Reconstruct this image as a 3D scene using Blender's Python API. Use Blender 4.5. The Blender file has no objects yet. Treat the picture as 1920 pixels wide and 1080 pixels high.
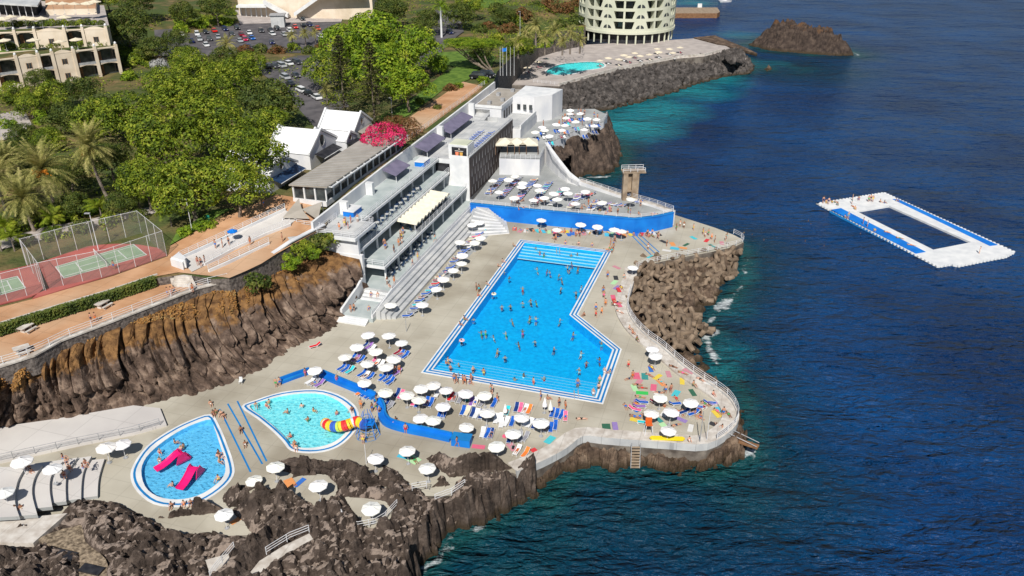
import bpy, bmesh, math, random
import numpy as np
from mathutils import Vector, Matrix, noise
from mathutils.geometry import delaunay_2d_cdt
R = math.radians
rnd = random.Random(7)
scene = bpy.context.scene
COL = scene.collection

# ------------------------------------------------------------------ camera
FPX, TH, ZC = 1550.0, R(27), 74.5
WZ = 1.7            # sea level
cam_d = bpy.data.cameras.new("camera")
cam = bpy.data.objects.new("camera", cam_d); COL.objects.link(cam)
cam.location = (0, 0, ZC); cam.rotation_euler = (R(90) - TH, 0, 0)
cam_d.sensor_width = 36; cam_d.lens = FPX / 1920 * 36
cam_d.clip_start = 1; cam_d.clip_end = 6000
scene.camera = cam
scene.render.resolution_x = 1024; scene.render.resolution_y = 576

def P(x, y, z=4.5):
    """point of the place seen at photo pixel (x, y) at height z"""
    a = x - 960; b = y - 540
    t = (ZC - z) / (FPX * math.sin(TH) + b * math.cos(TH))
    return Vector((a * t, (FPX * math.cos(TH) - b * math.sin(TH)) * t, z))
AX = Vector((math.sin(R(17.09)), math.cos(R(17.09)), 0))
PX = Vector((AX.y, -AX.x, 0))
O0 = P(680, 560, 4.5); O0.z = 0
def F(u, v, z):
    """frame of the long terrace building"""
    return O0 + AX * u + PX * v + Vector((0, 0, z))
FROT = -R(17.09)          # rotation so that local +y is the building axis, local +x faces the pool

# ------------------------------------------------------------------ world, sun
w = bpy.data.worlds.new("World"); scene.world = w; w.use_nodes = True
nt = w.node_tree; bg = nt.nodes["Background"]
sky = nt.nodes.new("ShaderNodeTexSky"); sky.sky_type = 'NISHITA'; sky.sun_disc = False
SUN_EL, SUN_AZ = R(47), R(187.5)      # azimuth of the sun measured clockwise from +Y
sky.sun_elevation = SUN_EL; sky.sun_rotation = SUN_AZ
sky.air_density = 1.0; sky.dust_density = 0.15
nt.links.new(sky.outputs[0], bg.inputs[0]); bg.inputs[1].default_value = 0.06
sd = bpy.data.lights.new("sun", 'SUN'); sd.energy = 5.0; sd.angle = R(0.5); sd.color = (1, 0.955, 0.88)
so = bpy.data.objects.new("sun", sd); COL.objects.link(so)
sv = Vector((math.sin(SUN_AZ) * math.cos(SUN_EL), math.cos(SUN_AZ) * math.cos(SUN_EL), math.sin(SUN_EL)))
so.rotation_euler = sv.to_track_quat('Z', 'Y').to_euler()
vs = scene.view_settings; vs.view_transform = 'Standard'; vs.look = 'None'; vs.gamma = 1; vs.exposure = 0.1

# ------------------------------------------------------------------ materials
def newmat(name):
    m = bpy.data.materials.new(name); m.use_nodes = True
    n = m.node_tree.nodes; l = m.node_tree.links
    return m, n, l, n["Principled BSDF"]
def noisy(name, c1, c2, scale=1.0, rough=0.8, detail=6, bump=0.0, bscale=None, stretch=(1, 1, 1), lo=0.35, hi=0.65, spec=0.3, dist=0.05, c3=None, s3=0.1, f3=(0.5, 0.6)):
    m, n, l, b = newmat(name)
    g = n.new("ShaderNodeNewGeometry"); mp = n.new("ShaderNodeMapping"); mp.inputs['Scale'].default_value = stretch
    l.new(g.outputs['Position'], mp.inputs[0])
    t = n.new("ShaderNodeTexNoise"); t.inputs['Scale'].default_value = scale; t.inputs['Detail'].default_value = detail
    l.new(mp.outputs[0], t.inputs[0])
    r = n.new("ShaderNodeValToRGB"); r.color_ramp.elements[0].position = lo; r.color_ramp.elements[1].position = hi
    r.color_ramp.elements[0].color = (*c1, 1); r.color_ramp.elements[1].color = (*c2, 1)
    l.new(t.outputs[0], r.inputs[0]); out = r.outputs[0]
    if c3:
        t3 = n.new("ShaderNodeTexNoise"); t3.inputs['Scale'].default_value = s3; t3.inputs['Detail'].default_value = 4
        l.new(mp.outputs[0], t3.inputs[0])
        r3 = n.new("ShaderNodeValToRGB"); r3.color_ramp.elements[0].position = f3[0]; r3.color_ramp.elements[1].position = f3[1]
        l.new(t3.outputs[0], r3.inputs[0])
        mx = n.new("ShaderNodeMix"); mx.data_type = 'RGBA'; l.new(r3.outputs[0], mx.inputs[0])
        l.new(out, mx.inputs[6]); mx.inputs[7].default_value = (*c3, 1); out = mx.outputs[2]
    l.new(out, b.inputs['Base Color'])
    b.inputs['Roughness'].default_value = rough; b.inputs['Specular IOR Level'].default_value = spec
    if bump:
        t2 = n.new("ShaderNodeTexNoise"); t2.inputs['Scale'].default_value = bscale or scale * 3; t2.inputs['Detail'].default_value = 8
        l.new(mp.outputs[0], t2.inputs[0])
        bp = n.new("ShaderNodeBump"); bp.inputs['Strength'].default_value = bump; bp.inputs['Distance'].default_value = dist
        l.new(t2.outputs[0], bp.inputs['Height']); l.new(bp.outputs[0], b.inputs['Normal'])
    return m
def joints(m, amount=0.16, w_=3.2, h_=2.4):
    n = m.node_tree.nodes; l = m.node_tree.links; b = n["Principled BSDF"]; src = b.inputs['Base Color'].links[0].from_socket
    g = n.new("ShaderNodeNewGeometry"); mp = n.new("ShaderNodeMapping"); mp.inputs['Rotation'].default_value = (0, 0, R(17)); l.new(g.outputs['Position'], mp.inputs[0])
    br = n.new("ShaderNodeTexBrick"); br.inputs['Scale'].default_value = 1.0; br.inputs['Brick Width'].default_value = w_; br.inputs['Row Height'].default_value = h_; br.inputs['Mortar Size'].default_value = 0.05
    br.inputs['Color1'].default_value = (1, 1, 1, 1); br.inputs['Color2'].default_value = (0.97, 0.97, 0.965, 1); br.inputs['Mortar'].default_value = (1 - amount * 2.5,) * 3 + (1,); br.offset = 0.0; l.new(mp.outputs[0], br.inputs[0])
    mx = n.new("ShaderNodeMix"); mx.data_type = 'RGBA'; mx.blend_type = 'MULTIPLY'; mx.inputs[0].default_value = 1; l.new(src, mx.inputs[6]); l.new(br.outputs[0], mx.inputs[7]); l.new(mx.outputs[2], b.inputs['Base Color'])
def objcol(name, rough=0.7, spec=0.3, var=0.15, scale=3.0):
    """paint or cloth whose own colour is set per object"""
    m, n, l, b = newmat(name)
    oi = n.new("ShaderNodeObjectInfo"); g = n.new("ShaderNodeNewGeometry")
    t = n.new("ShaderNodeTexNoise"); t.inputs['Scale'].default_value = scale; l.new(g.outputs['Position'], t.inputs[0])
    mr = n.new("ShaderNodeMapRange"); mr.inputs[3].default_value = 1 - var; mr.inputs[4].default_value = 1 + var
    l.new(t.outputs[0], mr.inputs[0])
    h = n.new("ShaderNodeVectorMath"); h.operation = 'SCALE'; l.new(oi.outputs['Color'], h.inputs[0]); l.new(mr.outputs[0], h.inputs['Scale'])
    l.new(h.outputs[0], b.inputs['Base Color']); b.inputs['Roughness'].default_value = rough; b.inputs['Specular IOR Level'].default_value = spec
    return m
M = {}
M['white'] = noisy('white_paint', (0.60, 0.61, 0.62), (0.74, 0.74, 0.73), 0.5, 0.6)
M['whitewall'] = noisy('white_rendered_wall', (0.55, 0.56, 0.59), (0.74, 0.73, 0.72), 0.25, 0.8, stretch=(1, 1, 0.5), bump=0.2, bscale=4)
M['greywhite'] = noisy('pale_grey_concrete', (0.40, 0.41, 0.42), (0.56, 0.56, 0.55), 0.4, 0.8, bump=0.2, bscale=5)
M['terr'] = noisy('pale_green_grey_terrace_floor', (0.33, 0.38, 0.38), (0.46, 0.50, 0.49), 0.35, 0.7)
M['cream'] = noisy('cream_canopy_cloth', (0.62, 0.57, 0.45), (0.72, 0.67, 0.55), 1, 0.85)
M['deck'] = noisy('sun_deck_concrete', (0.385, 0.35, 0.28), (0.49, 0.455, 0.375), 0.18, 0.85, bump=0.15, bscale=3, lo=0.3, hi=0.7, c3=(0.30, 0.265, 0.205), s3=0.07, f3=(0.5, 0.66))
M['deckgrey'] = noisy('grey_deck_and_riser_shade', (0.27, 0.28, 0.28), (0.38, 0.39, 0.385), 0.2, 0.8, bump=0.1, bscale=3)
M['ramp'] = noisy('pale_ramp_concrete', (0.50, 0.47, 0.45), (0.60, 0.57, 0.54), 0.12, 0.85, bump=0.1)
M['edge'] = noisy('sea_wall_top', (0.44, 0.39, 0.34), (0.62, 0.58, 0.53), 0.9, 0.8, bump=0.3, bscale=4, c3=(0.36, 0.31, 0.26), s3=0.4, f3=(0.55, 0.72))
M['seawall'] = noisy('stained_sea_wall', (0.08, 0.065, 0.055), (0.22, 0.19, 0.16), 0.6, 0.9, bump=0.6, bscale=1.5, dist=0.2)
M['blue'] = noisy('blue_paint', (0.004, 0.13, 0.52), (0.008, 0.20, 0.66), 0.3, 0.5)
M['stripe'] = noisy('pool_stripe_blue', (0.01, 0.16, 0.42), (0.015, 0.21, 0.50), 0.5, 0.5)
M['poolblue'] = noisy('pool_floor_blue', (0.0, 0.33, 0.66), (0.003, 0.47, 0.82), 1.6, 0.6, lo=0.3, hi=0.7, detail=3)
M['poolstep'] = noisy('pool_step_tile', (0.002, 0.38, 0.74), (0.03, 0.50, 0.80), 2.5, 0.6, detail=3)
M['kidblue'] = noisy('paddling_floor_blue', (0.11, 0.43, 0.68), (0.17, 0.56, 0.82), 2.0, 0.6, detail=3)
M['kidturq'] = noisy('paddling_floor_turquoise', (0.16, 0.60, 0.68), (0.34, 0.80, 0.82), 2.2, 0.6, detail=3)
M['hotelpool'] = noisy('hotel_pool_turquoise', (0.04, 0.78, 0.80), (0.12, 0.88, 0.86), 0.3, 0.5)
M['navy'] = noisy('dark_blue_panel', (0.012, 0.03, 0.075), (0.025, 0.055, 0.12), 0.8, 0.4)
M['dark'] = noisy('dark_opening', (0.012, 0.012, 0.016), (0.04, 0.04, 0.045), 1.0, 0.5)
M['glassdark'] = noisy('dark_window_glass', (0.015, 0.02, 0.025), (0.07, 0.08, 0.08), 0.6, 0.12, spec=0.6)
M['metal'] = noisy('white_metal', (0.62, 0.62, 0.64), (0.75, 0.75, 0.76), 2, 0.45)
M['greymetal'] = noisy('grey_metal', (0.25, 0.26, 0.27), (0.4, 0.4, 0.41), 2, 0.4)
M['cobble'] = noisy('cobbled_paving', (0.10, 0.075, 0.05), (0.34, 0.265, 0.185), 2.6, 0.9, bump=1.0, bscale=3, dist=0.12, detail=2)
M['terra'] = noisy('terracotta_paving', (0.42, 0.215, 0.105), (0.56, 0.325, 0.185), 0.25, 0.85, bump=0.1, bscale=2, c3=(0.50, 0.34, 0.22), s3=0.08, f3=(0.45, 0.7))
M['asphalt'] = noisy('asphalt', (0.075, 0.07, 0.075), (0.125, 0.115, 0.12), 0.3, 0.9)
M['road'] = noisy('pale_paving', (0.34, 0.30, 0.28), (0.45, 0.40, 0.37), 0.3, 0.9)
M['grass'] = noisy('lawn', (0.06, 0.12, 0.014), (0.13, 0.21, 0.03), 0.6, 0.9, bump=0.5, bscale=8)
M['land'] = noisy('planted_ground', (0.07, 0.075, 0.022), (0.22, 0.145, 0.065), 0.25, 0.95, bump=1.0, bscale=1.5, dist=0.4, c3=(0.06, 0.085, 0.02), s3=0.08, f3=(0.4, 0.6))
M['court_red'] = noisy('court_red', (0.33, 0.085, 0.075), (0.42, 0.12, 0.10), 0.4, 0.8)
M['court_green'] = noisy('court_green', (0.20, 0.30, 0.19), (0.27, 0.38, 0.25), 0.4, 0.8)
M['stonewall'] = noisy('dark_stone_wall', (0.06, 0.05, 0.045), (0.20, 0.17, 0.15), 2.2, 0.9, bump=0.9, bscale=2.5, dist=0.15)
M['tetra'] = noisy('weathered_armour_concrete', (0.11, 0.078, 0.054), (0.25, 0.185, 0.13), 0.7, 0.9, bump=0.5, bscale=3)
M['cast'] = noisy('cast_concrete', (0.22, 0.16, 0.11), (0.36, 0.28, 0.20), 0.7, 0.9, bump=0.4, bscale=3)
M['panel'] = noisy('brown_cladding', (0.055, 0.042, 0.04), (0.10, 0.08, 0.075), 0.8, 0.7, stretch=(1, 1, 0.4))
M['slit'] = noisy('pale_slit', (0.40, 0.38, 0.37), (0.5, 0.48, 0.47), 1, 0.7)
M['hotelwall'] = noisy('cream_green_wall', (0.50, 0.52, 0.40), (0.60, 0.60, 0.48), 0.15, 0.8)
M['creamwall'] = noisy('cream_wall', (0.60, 0.50, 0.38), (0.72, 0.62, 0.50), 0.3, 0.8)
M['brownwood'] = noisy('brown_wood', (0.16, 0.08, 0.04), (0.26, 0.14, 0.07), 1.5, 0.8)
M['roofbeige'] = noisy('ribbed_beige_roof', (0.30, 0.27, 0.23), (0.38, 0.345, 0.30), 0.4, 0.8)
M['purple'] = noisy('violet_grey_awning', (0.13, 0.12, 0.18), (0.19, 0.17, 0.25), 0.5, 0.7)
M['hedge'] = None
M['tyre'] = noisy('tyre_rubber', (0.01, 0.01, 0.01), (0.03, 0.03, 0.03), 5, 0.8)
M['bark'] = noisy('bark', (0.10, 0.075, 0.055), (0.22, 0.18, 0.14), 2, 0.9, stretch=(1, 1, 0.3), bump=0.5)
M['palmbark'] = noisy('palm_bark', (0.14, 0.11, 0.09), (0.30, 0.25, 0.21), 3, 0.9, stretch=(1, 1, 2), bump=0.5)
M['fruit'] = noisy('orange_date_clusters', (0.60, 0.20, 0.02), (0.75, 0.32, 0.04), 3, 0.8)
M['orange'] = noisy('orange_paint', (0.55, 0.10, 0.02), (0.7, 0.16, 0.03), 1, 0.5)
M['rope'] = M['greymetal']
joints(M['deck'], .06); joints(M['deckgrey'], .07); joints(M['ramp'], .08, 5, 5); joints(M['edge'], .08, 2.5, 50); joints(M['terra'], .10, 4, 4); joints(M['greywhite'], .10, 2.5, 2.5)
M['cloth'] = objcol('coloured_cloth', 0.85, 0.2, 0.12)
M['canopy'] = objcol('canopy_cloth', 0.85, 0.2, 0.05, 1.5)
M['skin'] = objcol('skin', 0.6, 0.3, 0.05)
M['hair'] = objcol('hair', 0.7, 0.3, 0.1)
M['paint'] = objcol('car_paint', 0.25, 0.5, 0.04)
M['plastic'] = objcol('coloured_plastic', 0.4, 0.5, 0.05)

def leafmat(name, cols, trans=0.3):
    m, n, l, b = newmat(name)
    g = n.new("ShaderNodeNewGeometry")
    r = n.new("ShaderNodeValToRGB"); els = r.color_ramp.elements
    els[0].position = 0; els[0].color = (*cols[0], 1); els[1].position = 1; els[1].color = (*cols[-1], 1)
    for i, c in enumerate(cols[1:-1]):
        e = els.new((i + 1) / (len(cols) - 1)); e.color = (*c, 1)
    t = n.new("ShaderNodeTexNoise"); t.inputs['Scale'].default_value = 0.35; t.inputs['Detail'].default_value = 3
    l.new(g.outputs['Position'], t.inputs[0])
    ad = n.new("ShaderNodeMath"); ad.operation = 'MULTIPLY_ADD'; ad.inputs[1].default_value = 1.7; ad.inputs[2].default_value = -0.65
    l.new(t.outputs[0], ad.inputs[0])
    mx = n.new("ShaderNodeMath"); mx.operation = 'MULTIPLY_ADD'; mx.inputs[1].default_value = 0.55
    l.new(g.outputs['Random Per Island'], mx.inputs[0]); l.new(ad.outputs[0], mx.inputs[2]); l.new(mx.outputs[0], r.inputs[0])
    l.new(r.outputs[0], b.inputs['Base Color']); b.inputs['Roughness'].default_value = 0.6; b.inputs['Specular IOR Level'].default_value = 0.25
    tr = n.new("ShaderNodeBsdfTranslucent"); l.new(r.outputs[0], tr.inputs[0])
    ms = n.new("ShaderNodeMixShader"); ms.inputs[0].default_value = trans
    l.new(b.outputs[0], ms.inputs[1]); l.new(tr.outputs[0], ms.inputs[2]); l.new(ms.outputs[0], n["Material Output"].inputs[0])
    return m
M['leafA'] = leafmat('broad_leaves', [(0.03, 0.055, 0.006), (0.10, 0.155, 0.012), (0.24, 0.30, 0.02), (0.44, 0.43, 0.06)])
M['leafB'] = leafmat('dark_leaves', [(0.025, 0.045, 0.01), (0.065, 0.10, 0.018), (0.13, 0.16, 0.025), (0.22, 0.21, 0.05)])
M['leafC'] = leafmat('bright_leaves', [(0.045, 0.09, 0.008), (0.13, 0.22, 0.012), (0.26, 0.36, 0.02), (0.46, 0.48, 0.05)])
M['leafD'] = leafmat('conifer_needles', [(0.03, 0.04, 0.016), (0.08, 0.085, 0.03), (0.15, 0.14, 0.055), (0.24, 0.20, 0.10)])
M['pink'] = leafmat('bougainvillea_bracts', [(0.35, 0.01, 0.06), (0.62, 0.015, 0.12), (0.75, 0.05, 0.16), (0.6, 0.12, 0.08)], 0.2)
M['rust'] = leafmat('rusty_leaves', [(0.06, 0.06, 0.015), (0.14, 0.10, 0.03), (0.24, 0.09, 0.04), (0.13, 0.15, 0.03)])
M['palm'] = leafmat('palm_fronds', [(0.08, 0.09, 0.025), (0.22, 0.22, 0.055), (0.46, 0.42, 0.14), (0.66, 0.55, 0.24)])
M['palmY'] = leafmat('yellow_palm_fronds', [(0.08, 0.13, 0.015), (0.20, 0.28, 0.02), (0.33, 0.40, 0.03), (0.45, 0.42, 0.05)])
M['silver'] = leafmat('silver_leaves', [(0.2, 0.2, 0.2), (0.35, 0.35, 0.34), (0.45, 0.44, 0.42), (0.5, 0.5, 0.48)])
M['drygrass'] = leafmat('dry_ochre_scrub', [(0.10, 0.05, 0.02), (0.24, 0.11, 0.03), (0.36, 0.18, 0.05), (0.30, 0.22, 0.09)], 0.1)
M['hedge'] = M['leafB']

def rockmat(name, dark, mid, light, flat=None, ochre=None, zlo=None, zhi=None, wet=True):
    m, n, l, b = newmat(name)
    g = n.new("ShaderNodeNewGeometry"); sx = n.new("ShaderNodeSeparateXYZ"); l.new(g.outputs['Position'], sx.inputs[0])
    t = n.new("ShaderNodeTexNoise"); t.inputs['Scale'].default_value = 0.5; t.inputs['Detail'].default_value = 8; t.inputs['Roughness'].default_value = 0.65
    l.new(g.outputs['Position'], t.inputs[0])
    r = n.new("ShaderNodeValToRGB"); r.color_ramp.elements[0].position = 0.32; r.color_ramp.elements[0].color = (*dark, 1)
    r.color_ramp.elements[1].position = 0.68; r.color_ramp.elements[1].color = (*light, 1)
    e = r.color_ramp.elements.new(0.5); e.color = (*mid, 1); l.new(t.outputs[0], r.inputs[0]); out = r.outputs[0]
    def mix(fac, col, out):
        mx = n.new("ShaderNodeMix"); mx.data_type = 'RGBA'; l.new(fac, mx.inputs[0]); l.new(out, mx.inputs[6]); mx.inputs[7].default_value = (*col, 1)
        return mx.outputs[2]
    if ochre:
        mr = n.new("ShaderNodeMapRange"); mr.inputs[1].default_value = zlo; mr.inputs[2].default_value = zhi; l.new(sx.outputs[2], mr.inputs[0])
        t2 = n.new("ShaderNodeTexNoise"); t2.inputs['Scale'].default_value = 0.28; t2.inputs['Detail'].default_value = 7; t2.inputs['Roughness'].default_value = 0.7
        l.new(g.outputs['Position'], t2.inputs[0])
        a = n.new("ShaderNodeMath"); a.operation = 'ADD'; l.new(mr.outputs[0], a.inputs[0]); l.new(t2.outputs[0], a.inputs[1])
        r2 = n.new("ShaderNodeValToRGB"); r2.color_ramp.elements[0].position = 0.90; r2.color_ramp.elements[1].position = 1.08
        l.new(a.outputs[0], r2.inputs[0])
        t5 = n.new("ShaderNodeTexNoise"); t5.inputs['Scale'].default_value = 0.9; t5.inputs['Detail'].default_value = 6; l.new(g.outputs['Position'], t5.inputs[0])
        r5 = n.new("ShaderNodeValToRGB"); r5.color_ramp.elements[0].position = 0.35; r5.color_ramp.elements[0].color = (0.09, 0.045, 0.02, 1)
        r5.color_ramp.elements[1].position = 0.65; r5.color_ramp.elements[1].color = (*ochre, 1); l.new(t5.outputs[0], r5.inputs[0])
        mx = n.new("ShaderNodeMix"); mx.data_type = 'RGBA'; l.new(r2.outputs[0], mx.inputs[0]); l.new(out, mx.inputs[6]); l.new(r5.outputs[0], mx.inputs[7]); out = mx.outputs[2]
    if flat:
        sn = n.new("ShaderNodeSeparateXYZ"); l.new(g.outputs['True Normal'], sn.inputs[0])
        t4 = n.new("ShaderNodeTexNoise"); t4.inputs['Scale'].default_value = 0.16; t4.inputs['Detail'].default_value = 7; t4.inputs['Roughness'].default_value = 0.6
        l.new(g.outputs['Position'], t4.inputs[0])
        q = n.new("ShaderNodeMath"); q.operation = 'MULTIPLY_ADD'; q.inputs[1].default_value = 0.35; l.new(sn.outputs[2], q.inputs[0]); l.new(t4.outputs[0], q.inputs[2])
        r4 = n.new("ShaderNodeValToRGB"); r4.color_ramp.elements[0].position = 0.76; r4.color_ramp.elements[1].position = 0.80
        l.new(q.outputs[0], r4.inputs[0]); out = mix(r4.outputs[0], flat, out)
    if wet:   # algae and wet band close to the water line
        mr = n.new("ShaderNodeMapRange"); mr.inputs[1].default_value = 3.0; mr.inputs[2].default_value = 1.9; l.new(sx.outputs[2], mr.inputs[0])
        out = mix(mr.outputs[0], (0.05, 0.035, 0.02), out)
    l.new(out, b.inputs['Base Color']); b.inputs['Roughness'].default_value = 0.9; b.inputs['Specular IOR Level'].default_value = 0.2
    t3 = n.new("ShaderNodeTexNoise"); t3.inputs['Scale'].default_value = 2.2; t3.inputs['Detail'].default_value = 9; t3.inputs['Roughness'].default_value = 0.7
    l.new(g.outputs['Position'], t3.inputs[0])
    bp = n.new("ShaderNodeBump"); bp.inputs['Strength'].default_value = 1.0; bp.inputs['Distance'].default_value = 0.38
    l.new(t3.outputs[0], bp.inputs['Height']); l.new(bp.outputs[0], b.inputs['Normal'])
    return m
M['cliff'] = rockmat('basalt_cliff', (0.035, 0.024, 0.018), (0.13, 0.088, 0.066), (0.33, 0.24, 0.18), ochre=(0.29, 0.155, 0.06), zlo=7.2, zhi=14.5)
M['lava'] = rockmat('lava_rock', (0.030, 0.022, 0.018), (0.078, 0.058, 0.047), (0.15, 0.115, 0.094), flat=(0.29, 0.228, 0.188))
M['lava2'] = rockmat('sea_cliff_lava', (0.045, 0.03, 0.022), (0.12, 0.082, 0.058), (0.26, 0.185, 0.13))
M['darkrock'] = rockmat('dark_boulder', (0.03, 0.026, 0.024), (0.075, 0.066, 0.061), (0.17, 0.148, 0.135))
M['islet'] = rockmat('islet_rock', (0.022, 0.016, 0.014), (0.06, 0.043, 0.035), (0.11, 0.08, 0.062), ochre=(0.13, 0.075, 0.045), zlo=6, zhi=18)

def watermat(name, tint, rough=0.05, bscale=1.2, bstr=0.25):
    m, n, l, b = newmat(name); n.remove(b)
    g = n.new("ShaderNodeNewGeometry")
    t = n.new("ShaderNodeTexNoise"); t.inputs['Scale'].default_value = bscale; t.inputs['Detail'].default_value = 3; l.new(g.outputs['Position'], t.inputs[0])
    bp = n.new("ShaderNodeBump"); bp.inputs['Strength'].default_value = bstr; bp.inputs['Distance'].default_value = 0.2; l.new(t.outputs[0], bp.inputs['Height'])
    gl = n.new("ShaderNodeBsdfGlossy"); gl.inputs['Roughness'].default_value = rough; l.new(bp.outputs[0], gl.inputs['Normal'])
    tp = n.new("ShaderNodeBsdfTransparent"); tp.inputs[0].default_value = (*tint, 1)
    fr = n.new("ShaderNodeFresnel"); fr.inputs[0].default_value = 1.33; l.new(bp.outputs[0], fr.inputs['Normal'])
    ms = n.new("ShaderNodeMixShader"); l.new(fr.outputs[0], ms.inputs[0]); l.new(tp.outputs[0], ms.inputs[1]); l.new(gl.outputs[0], ms.inputs[2])
    l.new(ms.outputs[0], n["Material Output"].inputs[0])
    return m
M['poolwater'] = watermat('pool_water', (0.72, 0.95, 0.985))
M['kidwater'] = watermat('paddling_pool_water', (0.88, 0.97, 0.99), bscale=2.0, bstr=0.4)

def seamat():
    m, n, l, b = newmat('sea_water')
    g = n.new("ShaderNodeNewGeometry")
    at = n.new("ShaderNodeAttribute"); at.attribute_name = 'shore'      # 1 at the shore, 0 over deep water
    sp = n.new("ShaderNodeSeparateColor"); l.new(at.outputs['Color'], sp.inputs[0])
    big = n.new("ShaderNodeTexNoise"); big.inputs['Scale'].default_value = 0.03; big.inputs['Detail'].default_value = 5; l.new(g.outputs['Position'], big.inputs[0])
    r0 = n.new("ShaderNodeValToRGB"); r0.color_ramp.elements[0].position = 0.35; r0.color_ramp.elements[1].position = 0.68
    r0.color_ramp.elements[0].color = (0.0010, 0.021, 0.085, 1); r0.color_ramp.elements[1].color = (0.002, 0.048, 0.165, 1)
    l.new(big.outputs[0], r0.inputs[0])
    # mid-depth teal
    n2 = n.new("ShaderNodeTexNoise"); n2.inputs['Scale'].default_value = 0.09; n2.inputs['Detail'].default_value = 6; l.new(g.outputs['Position'], n2.inputs[0])
    def band(ch, lo, hi, amp):
        a = n.new("ShaderNodeMath"); a.operation = 'MULTIPLY_ADD'; a.inputs[1].default_value = amp; l.new(n2.outputs[0], a.inputs[0])
        a2 = n.new("ShaderNodeMath"); a2.operation = 'SUBTRACT'; l.new(ch, a2.inputs[0]); a2.inputs[1].default_value = amp * 0.5
        l.new(a2.outputs[0], a.inputs[2])
        mr = n.new("ShaderNodeMapRange"); mr.inputs[1].default_value = lo; mr.inputs[2].default_value = hi; l.new(a.outputs[0], mr.inputs[0]); return mr.outputs[0]
    def mix(f, out, col):
        mx = n.new("ShaderNodeMix"); mx.data_type = 'RGBA'; l.new(f, mx.inputs[0]); l.new(out, mx.inputs[6]); mx.inputs[7].default_value = (*col, 1); return mx.outputs[2]
    out = mix(band(sp.outputs[0], 0.12, 0.62, 0.3), r0.outputs[0], (0.001, 0.032, 0.068))
    out = mix(band(sp.outputs[0], 0.66, 0.95, 0.35), out, (0.006, 0.06, 0.065))
    out = mix(band(sp.outputs[1], 0.30, 0.95, 0.4), out, (0.008, 0.21, 0.25))
    # foam close to the rocks
    v = n.new("ShaderNodeTexNoise"); v.inputs['Scale'].default_value = 0.8; v.inputs['Detail'].default_value = 8; v.inputs['Roughness'].default_value = 0.7; l.new(g.outputs['Position'], v.inputs[0])
    a = n.new("ShaderNodeMath"); a.operation = 'ADD'; l.new(v.outputs[0], a.inputs[0]); l.new(sp.outputs[2], a.inputs[1])
    mr = n.new("ShaderNodeMapRange"); mr.inputs[1].default_value = 1.38; mr.inputs[2].default_value = 1.55; l.new(a.outputs[0], mr.inputs[0])
    out = mix(mr.outputs[0], out, (0.42, 0.46, 0.47))
    l.new(out, b.inputs['Base Color']); b.inputs['Roughness'].default_value = 0.28; b.inputs['IOR'].default_value = 1.33
    b.inputs['Specular IOR Level'].default_value = 0.26
    prev = None
    for sc, st, ds, rot in ((0.10, 1.0, 6.5, 18), (0.30, 1.0, 2.7, 5), (0.9, 1.0, 1.6, -12)):
        mp = n.new("ShaderNodeMapping"); mp.inputs['Rotation'].default_value = (0, 0, R(rot)); mp.inputs['Scale'].default_value = (0.42, 1, 1); l.new(g.outputs['Position'], mp.inputs[0])
        t = n.new("ShaderNodeTexNoise"); t.inputs['Scale'].default_value = sc; t.inputs['Detail'].default_value = 5; t.inputs['Distortion'].default_value = 0.6; l.new(mp.outputs[0], t.inputs[0])
        bp = n.new("ShaderNodeBump"); bp.inputs['Strength'].default_value = st; bp.inputs['Distance'].default_value = ds; l.new(t.outputs[0], bp.inputs['Height'])
        if prev: l.new(prev.outputs[0], bp.inputs['Normal'])
        prev = bp
    l.new(prev.outputs[0], b.inputs['Normal'])
    return m
M['sea'] = seamat()

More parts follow.
